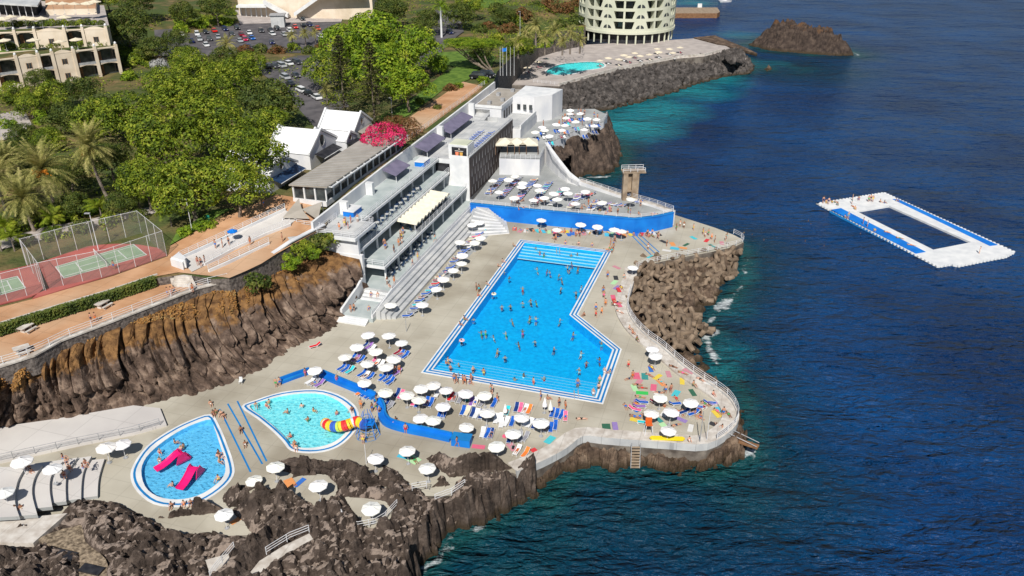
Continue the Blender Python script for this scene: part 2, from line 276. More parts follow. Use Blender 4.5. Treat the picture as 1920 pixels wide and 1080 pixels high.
# ------------------------------------------------------------------ mesh helpers
class MB:
    def __init__(s): s.v = []; s.f = []; s.mi = []; s.mats = []
    def m(s, mat):
        if mat not in s.mats: s.mats.append(mat)
        return s.mats.index(mat)
    def add(s, vs, fs, mat):
        o = len(s.v); k = s.m(mat); s.v.extend([tuple(q) for q in vs])
        for f in fs: s.f.append(tuple(i + o for i in f)); s.mi.append(k)
    def box(s, c, size, mat, rot=0.0, rx=0.0):
        hx, hy, hz = size[0] / 2, size[1] / 2, size[2] / 2
        mt = Matrix.Translation(c) @ Matrix.Rotation(rot, 4, 'Z') @ Matrix.Rotation(rx, 4, 'X')
        vs = [mt @ Vector((sx * hx, sy * hy, sz * hz)) for sz in (-1, 1) for sx, sy in ((-1, -1), (1, -1), (1, 1), (-1, 1))]
        s.add(vs, [(3, 2, 1, 0), (4, 5, 6, 7), (0, 1, 5, 4), (1, 2, 6, 5), (2, 3, 7, 6), (3, 0, 4, 7)], mat)
    def fbox(s, u0, u1, v0, v1, z0, z1, mat):   # box in the building frame
        vs = [F(u, v, z) for z in (z0, z1) for u, v in ((u0, v0), (u0, v1), (u1, v1), (u1, v0))]
        s.add(vs, [(0, 1, 2, 3), (7, 6, 5, 4), (0, 4, 5, 1), (1, 5, 6, 2), (2, 6, 7, 3), (3, 7, 4, 0)], mat)
    def prism(s, pts, z0, z1, mat, mat_side=None, bottom=True):
        n = len(pts); top = [(p[0], p[1], z1) for p in pts]; bot = [(p[0], p[1], z0) for p in pts]
        area = sum(pts[i][0] * pts[(i + 1) % n][1] - pts[(i + 1) % n][0] * pts[i][1] for i in range(n))
        if area < 0: top.reverse(); bot.reverse()
        s.add(top, [tuple(range(n))], mat)
        if bottom: s.add(bot, [tuple(range(n - 1, -1, -1))], mat_side or mat)
        s.add(top + bot, [(i, n + i, n + (i + 1) % n, (i + 1) % n) for i in range(n)], mat_side or mat)
    def tube(s, a, b, r, mat, n=5, r2=None):
        a = Vector(a); b = Vector(b); d = b - a
        if d.length < 1e-6: return
        d.normalize(); x = d.orthogonal().normalized(); y = d.cross(x); r2 = r if r2 is None else r2
        vs = [a + (x * math.cos(i * 2 * math.pi / n) + y * math.sin(i * 2 * math.pi / n)) * r for i in range(n)]
        vs += [b + (x * math.cos(i * 2 * math.pi / n) + y * math.sin(i * 2 * math.pi / n)) * r2 for i in range(n)]
        s.add(vs, [(i, (i + 1) % n, n + (i + 1) % n, n + i) for i in range(n)] + [tuple(range(n - 1, -1, -1)), tuple(range(n, 2 * n))], mat)
    def lathe(s, prof, mat, n=12, c=(0, 0, 0), top=True):
        c = Vector(c); vs = []
        for r, z in prof: vs += [c + Vector((r * math.cos(i * 2 * math.pi / n), r * math.sin(i * 2 * math.pi / n), z)) for i in range(n)]
        fs = []
        for k in range(len(prof) - 1): fs += [(k * n + i, k * n + (i + 1) % n, (k + 1) * n + (i + 1) % n, (k + 1) * n + i) for i in range(n)]
        if top: fs.append(tuple(range((len(prof) - 1) * n, len(prof) * n)))
        s.add(vs, fs, mat)
    def mesh(s, name):
        me = bpy.data.meshes.new(name); me.from_pydata(s.v, [], s.f)
        for m in s.mats: me.materials.append(m)
        me.polygons.foreach_set('material_index', s.mi); me.update(); return me
def link(name, me, parent=None):
    o = bpy.data.objects.new(name, me); COL.objects.link(o)
    if parent is not None: o.parent = parent
    return o
def tag(o, label=None, cat=None, group=None, kind=None):
    if label: o['label'] = label
    if cat: o['category'] = cat
    if group: o['group'] = group
    if kind: o['kind'] = kind
    return o
def struct(name, mb, label=None):
    o = link(name, mb.mesh(name) if isinstance(mb, MB) else mb); o['kind'] = 'structure'
    if label: o['label'] = label
    return o
def thing(name, label, cat, loc=(0, 0, 0), rz=0, group=None):
    o = bpy.data.objects.new(name, None); COL.objects.link(o); o.location = loc; o.rotation_euler = (0, 0, rz)
    o.empty_display_size = 0.2
    return tag(o, label, cat, group)
def part(name, mb, parent, color=None):
    o = link(name, mb.mesh(name) if isinstance(mb, MB) else mb, parent)
    if color: o.color = (*color, 1)
    return o
def dup(root, kids, loc, rz=0, label=None, group=None, scale=None, colors=None):
    r = root.copy(); COL.objects.link(r); r.location = loc; r.rotation_euler = (0, 0, rz)
    if scale: r.scale = (scale,) * 3 if not isinstance(scale, tuple) else scale
    if label: r['label'] = label
    if group: r['group'] = group
    for ch in kids:
        c = ch.copy(); COL.objects.link(c); c.parent = r
        if colors and ch.data.name.split('.')[0] in colors: c.color = (*colors[ch.data.name.split('.')[0]], 1)
    return r
class Kit:
    """a kind of thing: the first use places the original, later uses place copies"""
    def __init__(s, root, kids): s.root = root; s.kids = kids; s.used = False
    def place(s, loc, rz=0, label=None, group=None, scale=None, colors=None):
        if s.used: return dup(s.root, s.kids, loc, rz, label, group, scale, colors)
        s.used = True; r = s.root; r.location = loc; r.rotation_euler = (0, 0, rz)
        if scale: r.scale = (scale,) * 3 if not isinstance(scale, tuple) else scale
        if label: r['label'] = label
        if group: r['group'] = group
        for c in s.kids:
            if colors and c.data.name.split('.')[0] in colors: c.color = (*colors[c.data.name.split('.')[0]], 1)
        return r
ORD = ['first', 'second', 'third', 'fourth', 'fifth', 'sixth', 'seventh', 'eighth', 'ninth', 'tenth', 'eleventh', 'twelfth', 'thirteenth', 'fourteenth',
       'fifteenth', 'sixteenth', 'seventeenth', 'eighteenth', 'nineteenth', 'twentieth']
def ordn(i):
    if i < 20: return ORD[i]
    t = ['twenty', 'thirty', 'forty', 'fifty', 'sixty', 'seventy', 'eighty', 'ninety'][(i + 1) // 10 - 2]; k = (i + 1) % 10
    return (t[:-1] + 'ieth') if k == 0 else t + '-' + ORD[k - 1]

def inpoly(x, y, poly):
    c = False; n = len(poly); j = n - 1
    for i in range(n):
        xi, yi = poly[i][0], poly[i][1]; xj, yj = poly[j][0], poly[j][1]
        if (yi > y) != (yj > y) and x < (xj - xi) * (y - yi) / (yj - yi) + xi: c = not c
        j = i
    return c
def sheet(mb, outer, mat, zf, holes=(), extra=()):
    """flat or gently sloping sheet over a polygon with holes"""
    vs = []; es = []
    for lp in [outer] + list(holes):
        o = len(vs); n = len(lp); vs += [Vector((p[0], p[1])) for p in lp]; es += [(o + i, o + (i + 1) % n) for i in range(n)]
    vs += [Vector((p[0], p[1])) for p in extra]
    rv, re, rf, *_ = delaunay_2d_cdt(vs, es, [], 0, 1e-4)
    fs = []
    for f in rf:
        cx = sum(rv[i].x for i in f) / len(f); cy = sum(rv[i].y for i in f) / len(f)
        if inpoly(cx, cy, outer) and not any(inpoly(cx, cy, h) for h in holes):
            a = sum(rv[f[i]].x * rv[f[(i + 1) % len(f)]].y - rv[f[(i + 1) % len(f)]].x * rv[f[i]].y for i in range(len(f)))
            fs.append(tuple(f) if a > 0 else tuple(reversed(f)))
    mb.add([(p.x, p.y, zf(p.x, p.y) if callable(zf) else zf) for p in rv], fs, mat)
def slab(mb, outer, z, depth, mat, mat_side=None, holes=()):
    sheet(mb, outer, mat, z, holes)
    for lp in [outer] + list(holes):
        n = len(lp)
        mb.add([(p[0], p[1], z) for p in lp] + [(p[0], p[1], z - depth) for p in lp], [(i, (i + 1) % n, n + (i + 1) % n, n + i) for i in range(n)], mat_side or mat)
def offset(poly, d):
    """offset a closed polygon inwards by d"""
    n = len(poly); a = sum(poly[i][0] * poly[(i + 1) % n][1] - poly[(i + 1) % n][0] * poly[i][1] for i in range(n)); sgn = 1 if a > 0 else -1
    out = []
    for i in range(n):
        p0, p1, p2 = (Vector(poly[k][:2]) for k in (i - 1, i, (i + 1) % n))
        d1 = (p1 - p0).normalized(); d2 = (p2 - p1).normalized()
        n1 = Vector((-d1.y, d1.x)) * sgn; n2 = Vector((-d2.y, d2.x)) * sgn
        m = (n1 + n2); k = m.length
        m = m / k if k > 1e-6 else n1
        out.append(p1 + m * (d / max(0.35, m.dot(n1))))
    return out
def px(pts, z): return [P(a, b, z) for a, b in pts]
def smooth(pts, n=4, closed=False):
    """Catmull-Rom through points"""
    out = []; N = len(pts); pts = [Vector(p) for p in pts]
    for i in range(N if closed else N - 1):
        if closed: a, b, c, d = pts[i - 1], pts[i], pts[(i + 1) % N], pts[(i + 2) % N]
        else: a, b, c, d = pts[max(i - 1, 0)], pts[i], pts[i + 1], pts[min(i + 2, N - 1)]
        for k in range(n):
            t = k / n
            out.append(0.5 * ((2 * b) + (c - a) * t + (2 * a - 5 * b + 4 * c - d) * t * t + (3 * b - a - 3 * c + d) * t ** 3))
    if not closed: out.append(pts[-1])
    return out
def strip(mb, line, w0, w1, z, mat, dz=0.0):
    """flat ribbon beside a line, from offset w0 to w1 on its right"""
    n = len(line); A = []; B = []
    for i in range(n):
        a = Vector(line[max(i - 1, 0)][:2]); b = Vector(line[min(i + 1, n - 1)][:2]); d = (b - a).normalized(); r = Vector((d.y, -d.x))
        c = Vector(line[i][:2]); zz = line[i][2] if z is None else z
        A.append((*(c + r * w0), zz + dz)); B.append((*(c + r * w1), zz + dz))
    mb.add(A + B, [(i, n + i, n + i + 1, i + 1) for i in range(n - 1)], mat)
def wall(mb, line, t, z0, z1, mat, capmat=None):
    n = len(line); L = []; Rr = []
    for i in range(n):
        a = Vector(line[max(i - 1, 0)][:2]); b = Vector(line[min(i + 1, n - 1)][:2]); d = (b - a).normalized(); r = Vector((d.y, -d.x)) * (t / 2)
        c = Vector(line[i][:2]); L.append(c - r); Rr.append(c + r)
    g = lambda z, i: z[i] if isinstance(z, (list, tuple)) else z
    for i in range(n - 1):
        vs = [(*L[i], g(z0, i)), (*Rr[i], g(z0, i)), (*Rr[i + 1], g(z0, i + 1)), (*L[i + 1], g(z0, i + 1)),
              (*L[i], g(z1, i)), (*Rr[i], g(z1, i)), (*Rr[i + 1], g(z1, i + 1)), (*L[i + 1], g(z1, i + 1))]
        mb.add(vs, [(0, 1, 5, 4), (2, 3, 7, 6), (1, 2, 6, 5), (3, 0, 4, 7)], mat)
        mb.add(vs, [(4, 5, 6, 7)], capmat or mat)
POST = {}
def railing(label, line, h=1.1, step=2.2, mat='metal', rails=(1.1, 0.75, 0.4), r=0.035, group=None, name='railing'):
    line = [Vector(p) for p in line]
    t = thing(name, label, 'railing', line[0], 0, group)
    o = line[0]; mb = MB()
    for a, b in zip(line, line[1:]):
        for q in rails: mb.tube(a - o + Vector((0, 0, q * h / 1.1)), b - o + Vector((0, 0, q * h / 1.1)), r, M[mat], 4)
    part('rails', mb, t)
    key = (mat, h, r)
    if key not in POST:
        pm = MB(); pm.tube((0, 0, 0), (0, 0, h), r * 1.35, M[mat], 5); POST[key] = pm.mesh('post')
    L = [0]
    for a, b in zip(line, line[1:]): L.append(L[-1] + (b - a).length)
    n = max(1, min(60, int(L[-1] / step)))
    for k in range(n + 1):
        s = L[-1] * k / n; i = 0
        while i < len(L) - 2 and L[i + 1] < s: i += 1
        p = line[i].lerp(line[i + 1], (s - L[i]) / max(1e-6, L[i + 1] - L[i])) - o
        pt = part('post', POST[key], t); pt.location = p
    return t
M['darkbrown'] = rockmat('dark_brown_rock', (0.03, 0.022, 0.018), (0.08, 0.058, 0.046), (0.16, 0.115, 0.088))
# ================================================================== SETTING
SHORE = []          # water-line polylines, used to colour the sea by depth
Z0 = 4.5            # height of the lower sun deck above the sea

def segdist(X, Y, line):
    d = np.full(X.shape, 1e9)
    for a, b in zip(line, line[1:]):
        ax, ay, bx, by = a[0], a[1], b[0], b[1]; dx, dy = bx - ax, by - ay; L = dx * dx + dy * dy + 1e-9
        t = np.clip(((X - ax) * dx + (Y - ay) * dy) / L, 0, 1)
        d = np.minimum(d, np.hypot(X - ax - t * dx, Y - ay - t * dy))
    return d
def inside(X, Y, poly):
    c = np.zeros(X.shape, bool); n = len(poly); j = n - 1
    for i in range(n):
        xi, yi, xj, yj = poly[i][0], poly[i][1], poly[j][0], poly[j][1]
        if yi != yj: c ^= ((yi > Y) != (yj > Y)) & (X < (xj - xi) * (Y - yi) / (yj - yi) + xi)
        j = i
    return c
def crack(p, s, k=1.0):
    d, pts = noise.voronoi(Vector(p) * s)
    return min(1.0, (d[1] - d[0]) * k), pts[0]

def rock(name, shore, inner, H, mat, step=0.35, wshore=3.0, amp=0.8, base=4.2, cs=0.55, rise=0.9, pads=(), seed=0, flatten=0.0, outz=None, label=None, innerH=None):
    """rough rock: climbs steeply from the water line `shore`, gently from the land side line `inner`"""
    foot = list(shore) + list(inner)
    x0 = min(p[0] for p in foot) - 1; x1 = max(p[0] for p in foot) + 1; y0 = min(p[1] for p in foot) - 1; y1 = max(p[1] for p in foot) + 1
    nx = int((x1 - x0) / step) + 1; ny = int((y1 - y0) / step) + 1
    gx = x0 + np.arange(nx) * step; gy = y0 + np.arange(ny) * step
    X, Y = np.meshgrid(gx, gy)
    # jitter the grid so no regular rows show
    rs = np.random.RandomState(seed + 3); X = X + rs.uniform(-.3, .3, X.shape) * step; Y = Y + rs.uniform(-.3, .3, X.shape) * step
    ins = inside(X, Y, foot); ds = segdist(X, Y, shore); di = segdist(X, Y, inner) if len(inner) > 1 else np.full(X.shape, 1e9)
    Z = np.zeros(X.shape)
    for j in range(ny):
        for i in range(nx):
            if not ins[j, i]:
                Z[j, i] = WZ - 1.5 if ds[j, i] < di[j, i] else (base - 1.2 if outz is None else outz)
                continue
            x, y = X[j, i], Y[j, i]; q = (x, y, seed * 7.3)
            c, cp = crack(q, cs, 2.2)
            cell = noise.noise(cp * 5.1); c9, cp9 = crack(q, cs * 2.3, 2.6); cell = cell * .75 + .5 * noise.noise(cp9 * 6.3) - .18 * (1 - c9)
            n1 = noise.fractal(Vector(q) * 0.16, 0.8, 2.0, 4) + .9 * (.5 - abs(noise.noise(Vector(q) * .33))) + .45 * (.35 - abs(noise.noise(Vector(q) * .8))); n2 = noise.noise(Vector(q) * 0.9) + 0.6 * noise.noise(Vector(q) * 2.1)
            d = ds[j, i] + (cell * 1.1 + c * 0.7 - 0.5)
            t = max(0.0, min(1.0, d / wshore)); t = t * t * (3 - 2 * t) * 0.35 + t * 0.65
            top = H + amp * (1.5 * n1 + 0.5 * n2 + 0.8 * cell) - (0.75 * (1 - c)) * amp
            if flatten: top = top * (1 - flatten) + flatten * (round(top / 0.9) * 0.9)
            h = WZ - 1.2 + (top - WZ + 1.2) * t
            if di[j, i] < 1e8: h = min(h, base + di[j, i] * rise + 0.5 * cell + 0.3 * n2)
            if di[j, i] < step * 1.2 and ds[j, i] > 2: h = min(h, base)
            Z[j, i] = h
    for pp, pz in pads:
        inp = inside(X, Y, pp); dp = segdist(X, Y, list(pp) + [pp[0]])
        Z = np.where(inp, np.minimum(Z, pz - 0.25), np.where(dp < 0.9, np.minimum(Z, pz + dp * 1.2), Z))
    vs = np.stack([X, Y, Z], -1).reshape(-1, 3); fs = []
    keep = ins | (segdist(X, Y, foot + [foot[0]]) < step * 1.5)
    for j in range(ny - 1):
        for i in range(nx - 1):
            if keep[j, i] and keep[j, i + 1] and keep[j + 1, i + 1] and keep[j + 1, i]:
                a = j * nx + i; fs.append((a, a + 1, a + nx + 1)); fs.append((a, a + nx + 1, a + nx))
    used = sorted({i for f in fs for i in f}); mp = {k: n for n, k in enumerate(used)}
    mb = MB(); mb.add([tuple(vs[k]) for k in used], [tuple(mp[k] for k in f) for f in fs], mat)
    o = struct(name, mb, label); SHORE.append([Vector((p[0], p[1], WZ)) for p in shore]); return o

# ---------------------------------------------------------------- lower sun deck with its pools
mainpool = px([(975, 449), (789, 699), (1131, 758), (1166, 655), (1084, 590), (1148, 470)], Z0)
kid1_out = smooth(px([(395, 777), (355, 789), (315, 809), (275, 837), (250, 872), (245, 897), (257, 922), (287, 945), (332, 951), (375, 943), (415, 919), (438, 893), (438, 868), (425, 830), (412, 800)], Z0), 3, True)
kid1_in = smooth(px([(395, 787), (365, 795), (332, 811), (300, 833), (275, 857), (265, 882), (272, 912), (295, 931), (332, 937), (370, 930), (400, 913), (420, 892), (422, 868), (411, 830), (402, 803)], Z0), 3, True)
kid2_out = smooth(px([(453, 763), (480, 750), (530, 735), (592, 730), (635, 740), (665, 760), (674, 782), (668, 806), (645, 831), (617, 845), (580, 850), (545, 845), (530, 828), (510, 808), (482, 785)], Z0), 3, True)
kid2_in = smooth(px([(468, 763), (490, 753), (540, 741), (592, 738), (625, 747), (650, 765), (658, 783), (652, 806), (630, 827), (600, 838), (567, 840), (546, 834), (536, 822), (516, 802), (492, 782)], Z0), 3, True)
seaedge = [(1262, 402), (1375, 440), (1379, 462), (1210, 497), (1192, 520), (1178, 562), (1177, 584), (1192, 612), (1217, 637), (1242, 655), (1282, 690), (1317, 715), (1352, 738), (1372, 757), (1383, 784), (1371, 810), (1325, 837), (1255, 835), (1185, 830), (1135, 826), (1092, 823), (1060, 846), (1017, 869), (968, 889)]
sea_px = smooth(px(seaedge, Z0), 3)
deck_out = px([(-260, 1060), (-200, 780), (120, 760), (330, 720), (560, 640), (640, 560), (700, 470), (860, 345), (1010, 330)], Z0) + sea_px + px([(960, 886), (900, 892), (850, 930), (800, 930), (700, 915), (600, 920), (480, 1003), (330, 1008), (120, 1000), (60, 1020)], Z0)
mb = MB(); slab(mb, deck_out, Z0, 5.5, M['deck'], M['seawall'], holes=[mainpool, kid1_out, kid2_out]); struct('sun_deck', mb)

# pale sea-wall walk round the peninsula, a low step above the deck
mb = MB()
rimline = sea_px[10:]
strip(mb, rimline, -0.15, 2.1, None, M['edge'], 0.35)
n = len(rimline)
wall(mb, [Vector(p) for p in rimline], 0.35, Z0 - 0.55, Z0 + 0.62, M['greywhite'], M['edge'])
inner = []
for i in range(n):
    a = rimline[max(i - 1, 0)]; b = rimline[min(i + 1, n - 1)]; d = (b - a).normalized(); inner.append(rimline[i] + Vector((d.y, -d.x, 0)) * 2.12)
wall(mb, inner, 0.12, Z0 - 0.1, Z0 + 0.36, M['edge'])
struct('sea_wall_walk', mb)
# darker stained base course of the sea wall
mb = MB(); wall(mb, [Vector(p) + Vector((0, 0, 0)) for p in sea_px], 0.22, -1.2, Z0 - 0.25, M['seawall']); struct('sea_wall', mb)
# grey painted strip in front of the stands
mb = MB(); slab(mb, [F(-5, 9.0, 0), F(44, 10.5, 0), F(44, 13.2, 0), F(20, 12.2, 0), F(-3, 11.5, 0)], Z0 + 0.012, 0.01, M['deckgrey']); struct('grey_deck_strip', mb)

def pool(name, outer, inner_poly, depth, floor, water, rimdefs, level=-0.10):
    mb = MB(); sheet(mb, outer, M['white'], Z0 + 0.05, holes=[inner_poly])
    n = len(outer); mb.add([(p[0], p[1], Z0 + 0.05) for p in outer] + [(p[0], p[1], Z0 - 0.2) for p in outer], [(i, (i + 1) % n, n + (i + 1) % n, n + i) for i in range(n)], M['white'])
    for d0, d1 in rimdefs:
        a = offset(outer, d0) if d0 >= 0 else offset(inner_poly, d0); b = offset(outer, d1) if d0 >= 0 else offset(inner_poly, d1)
        mb.add([(p[0], p[1], Z0 + 0.054) for p in a] + [(p[0], p[1], Z0 + 0.054) for p in b], [(i, (i + 1) % n, n + (i + 1) % n, n + i) for i in range(n)], M['stripe'])
    struct(name + '_rim', mb)
    mb = MB(); slabp = inner_poly; m = len(slabp)
    sheet(mb, slabp, M[floor], Z0 - depth)
    mb.add([(p[0], p[1], Z0 + 0.05) for p in slabp] + [(p[0], p[1], Z0 - depth) for p in slabp], [(i, (i + 1) % m, m + (i + 1) % m, m + i) for i in range(m)], M[floor])
    struct(name + '_basin', mb)
    mb = MB(); sheet(mb, slabp, M[water], Z0 + level); struct(name + '_water', mb)
mp_in = [Vector((p.x, p.y, 0)) for p in offset(mainpool, 1.45)]
pool('swimming_pool', mainpool, mp_in, 1.75, 'poolblue', 'poolwater', [(0.25, 0.55), (0.85, 1.18)])
pool('blue_paddling_pool', kid1_out, kid1_in, 0.6, 'kidblue', 'kidwater', [(0.32, 0.62)])
pool('turquoise_paddling_pool', kid2_out, kid2_in, 0.5, 'kidturq', 'kidwater', [(0.32, 0.62)])
# entry steps at both ends of the big pool
mb = MB(); A_, B_, C_, F_, E_, D_ = mp_in
def steps(p, q, dp, dq, n, tread, mb):
    for k in range(n):
        z = Z0 - 0.28 - 0.2 * k; a0 = p + dp * tread * k; b0 = q + dq * tread * k; a1 = p + dp * tread * (k + 1); b1 = q + dq * tread * (k + 1)
        w0 = 0.055 / tread
        a2 = a0.lerp(a1, 1 - w0); b2 = b0.lerp(b1, 1 - w0)
        mb.add([(*a0[:2], z), (*b0[:2], z), (*b2[:2], z), (*a2[:2], z)], [(0, 1, 2, 3)], M['poolstep'])
        mb.add([(*a2[:2], z), (*b2[:2], z), (*b1[:2], z), (*a1[:2], z), (*b1[:2], z - 0.2), (*a1[:2], z - 0.2)], [(0, 1, 2, 3), (3, 2, 4, 5)], M['white'])
steps(B_, C_, (A_ - B_).normalized(), (F_ - C_).normalized(), 5, 1.05, mb)
steps(D_, A_, (E_ - D_).normalized(), (B_ - A_).normalized(), 5, 1.05, mb)
struct('pool_steps', mb)

# blue drainage lines painted on the deck
mb = MB()
for a, b in [((427, 757), (492, 870)), ((412, 767), (470, 885)), ((445, 752), (500, 865)), ((1180, 437), (1221, 478)), ((1186, 435), (1228, 475)), ((1192, 433), (1236, 473))]:
    pa, pb = P(*a), P(*b); strip(mb, [pa, pb], -0.12, 0.12, Z0 + 0.006, M['stripe'])
struct('deck_lines', mb)

# ---------------------------------------------------------------- pale ramp and terraces at the left
mb = MB()
rp = px([(-260, 850), (-200, 790), (0, 800), (100, 786), (250, 760), (300, 765), (312, 795), (250, 812), (150, 832), (0, 865), (-150, 905)], 4.9)
slab(mb, rp, 4.9, 0.45, M['ramp']); struct('pale_ramp', mb)
mb = MB()
curves = [(193, 176), (160, 185), (125, 190), (95, 195), (62, 190), (30, 186)]
terr = [[(196, 860), (188, 885), (184, 905), (183, 930)], [(172, 855), (158, 880), (153, 905), (152, 935)], [(145, 858), (127, 885), (123, 910), (124, 940)],
        [(118, 865), (97, 890), (93, 918), (98, 950)], [(80, 872), (65, 895), (60, 925), (70, 965)], [(45, 880), (32, 905), (28, 940), (36, 968)]]
for k, cvx in enumerate(terr):
    z = Z0 + 0.42 * (k + 1)
    c = smooth(px(cvx, z), 4)
    poly = c + px([(-260, 985)], z) + px([(-260, 915)], z) + px([(0, 880 - k)], z)
    slab(mb, poly, z, 0.5, M['ramp'], M['deckgrey'])  # risers get a darker grey than the treads: their shade put into the colour
struct('curved_terrace_steps', mb)
mb = MB(); slab(mb, px([(-100, 968), (35, 970), (70, 968), (126, 962), (62, 1018), (-100, 1016)], 5.9), 5.9, 1.6, M['edge']); struct('white_landing', mb)

# ---------------------------------------------------------------- near lava rock with its sunbathing pads
pad1 = px([(524, 908), (558, 893), (612, 890), (632, 910), (626, 938), (596, 948), (552, 930)], 5.6)
pad2 = px([(646, 932), (680, 934), (722, 940), (738, 962), (722, 986), (690, 988), (662, 958)], 5.6)
pad3 = px([(494, 893), (530, 884), (550, 890), (540, 908), (512, 920), (494, 908)], 5.6)
pad5 = px([(72, 1012), (100, 998), (152, 984), (160, 1016), (198, 1048), (200, 1090), (150, 1090), (148, 1038), (100, 1024)], 5.9)
pad6 = px([(486, 1052), (530, 1024), (580, 1000), (588, 1012), (530, 1042), (478, 1082), (462, 1082)], 5.5)
pad7 = px([(385, 1050), (428, 1038), (432, 1052), (395, 1080)], 5.6)
rockpar = [(P(a, b, z + 2.35), z) for a, b, z in [(802, 876, 4.5), (702, 857, 4.5), (478, 897, 4.5), (420, 962, 4.5), (515, 875, 5.6), (598, 910, 5.6), (697, 951, 5.6)]]
pad4 = px([(-60, 1000), (70, 1010), (60, 1060), (-60, 1080)], 6.0)
inner_px = [(-200, 1030), (-60, 1022), (0, 1014), (60, 1018), (108, 960), (135, 936), (160, 928), (197, 927), (240, 942), (277, 960), (305, 975), (345, 990), (400, 986), (440, 1000), (470, 1000), (452, 975), (425, 950), (411, 930), (412, 915), (455, 900), (490, 893), (512, 864), (555, 853), (607, 856), (650, 857), (692, 867), (722, 860), (757, 883), (795, 912), (806, 927), (838, 926), (850, 905), (838, 888), (808, 865), (793, 852), (825, 840), (855, 852), (905, 847), (942, 851), (962, 868), (972, 888)]
shore_px = [(1018, 922), (1010, 952), (972, 977), (920, 1008), (876, 1020), (850, 1025), (835, 1050), (800, 1085), (780, 1200), (500, 1400), (-150, 1300), (-300, 1100)]
near_inner = px(inner_px, 5.2); near_shore = px(shore_px, 0)
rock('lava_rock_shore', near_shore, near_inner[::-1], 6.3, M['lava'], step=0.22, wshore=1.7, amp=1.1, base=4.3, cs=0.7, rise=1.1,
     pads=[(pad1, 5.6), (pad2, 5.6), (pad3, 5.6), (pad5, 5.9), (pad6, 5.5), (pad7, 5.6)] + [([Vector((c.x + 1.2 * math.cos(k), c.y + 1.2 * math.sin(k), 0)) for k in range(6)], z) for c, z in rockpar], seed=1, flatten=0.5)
mb = MB()
for pd, z in ((pad1, 5.6), (pad2, 5.6), (pad3, 5.61)): slab(mb, smooth(pd, 3, True), z, 0.5, M['deck'])
struct('sunbathing_pads', mb)
mb = MB(); slab(mb, smooth(pad5, 3, True), 5.9, 0.5, M['cobble']); struct('cobbled_floor', mb)
mb = MB(); slab(mb, pad6, 5.5, 0.5, M['edge']); slab(mb, pad7, 5.6, .5, M['edge']); struct('rock_path', mb)
mb = MB()
for a_, b_ in ((122, 1040), (172, 1068)):
    c = P(a_, b_, 6.0); mb.box((c.x, c.y, 5.99), (2.6, 1.1, .3), M['dark'], R(-15))
struct('dark_shafts', mb)
rock('peninsula_foot_rock', px([(985, 945), (1038, 918), (1066, 900), (1100, 884), (1150, 890), (1200, 884), (1260, 894), (1330, 890), (1404, 866), (1416, 828), (1400, 780)], WZ),
     px([(1378, 770), (1362, 812), (1322, 838), (1255, 838), (1185, 834), (1096, 826), (1060, 850), (1017, 873), (965, 893)], 3.4), 3.6, M['lava2'], step=0.24, wshore=1.5, amp=0.9, base=3.6, rise=0.5, cs=0.8, seed=2)
rock('armour_bed_rock', px([(1384, 462), (1400, 490), (1394, 530), (1370, 560), (1330, 600), (1320, 640), (1345, 680), (1380, 720), (1396, 760)], WZ),
     px([(1382, 775), (1355, 740), (1282, 690), (1217, 637), (1177, 584), (1192, 520), (1210, 497), (1379, 464)], 3.0), 3.0, M['lava2'], step=0.4, wshore=4.5, amp=0.8, base=3.4, rise=0.3, cs=0.45, seed=3)
rock('cove_outcrop', px([(1085, 335), (1110, 331), (1140, 332), (1160, 322), (1172, 300), (1170, 275), (1160, 250), (1152, 228), (1142, 212)], WZ),
     px([(1128, 214), (1132, 231), (1075, 251), (1028, 275), (1036, 290)], 11.0) + px([(1052, 310)], 9), 10.0, M['darkbrown'], step=0.45, wshore=6.0, amp=0.9, base=10.6, rise=0.25, cs=0.35, seed=4, outz=10.1)
# islet and skerries
def islet(name, pts, H, seed, step=0.7, wsh=9, amp=2.0, label=None):
    sh = px(pts, WZ); return rock(name, sh + [sh[0]], [], H, M['islet'], step=step, wshore=wsh, amp=amp, cs=0.16, seed=seed, label=label)
islet('islet', [(1393, 84), (1440, 96), (1500, 101), (1560, 106), (1612, 106), (1606, 99), (1575, 92), (1540, 80), (1480, 70), (1430, 74)], 10.2, 5)
for i, (a, b, r_) in enumerate([(1440, 130, 9), (1428, 127, 5), (1358, 795, 7), (1330, 622, 10), (1352, 575, 8), (1032, 945, 10), (1100, 345, 6)]):
    pts = [(a + r_ * 1.5 * math.cos(t) * rnd.uniform(.7, 1.1), b + r_ * 0.6 * math.sin(t) * rnd.uniform(.7, 1.1)) for t in [k * math.pi / 4 for k in range(8)]]
    sh = px(pts, WZ); rock('skerry', sh + [sh[0]], [], 2.6, M['lava2'], step=0.35, wshore=1.6, amp=0.4, cs=0.7, seed=20 + i)

_pr = px([(1330, 150), (1372, 143), (1408, 136), (1416, 122), (1400, 108), (1360, 104), (1335, 112)], WZ); rock('pier_rock', _pr + [_pr[0]], [], 5.6, M['darkrock'], step=0.6, wshore=4, amp=1.4, cs=0.4, seed=41)
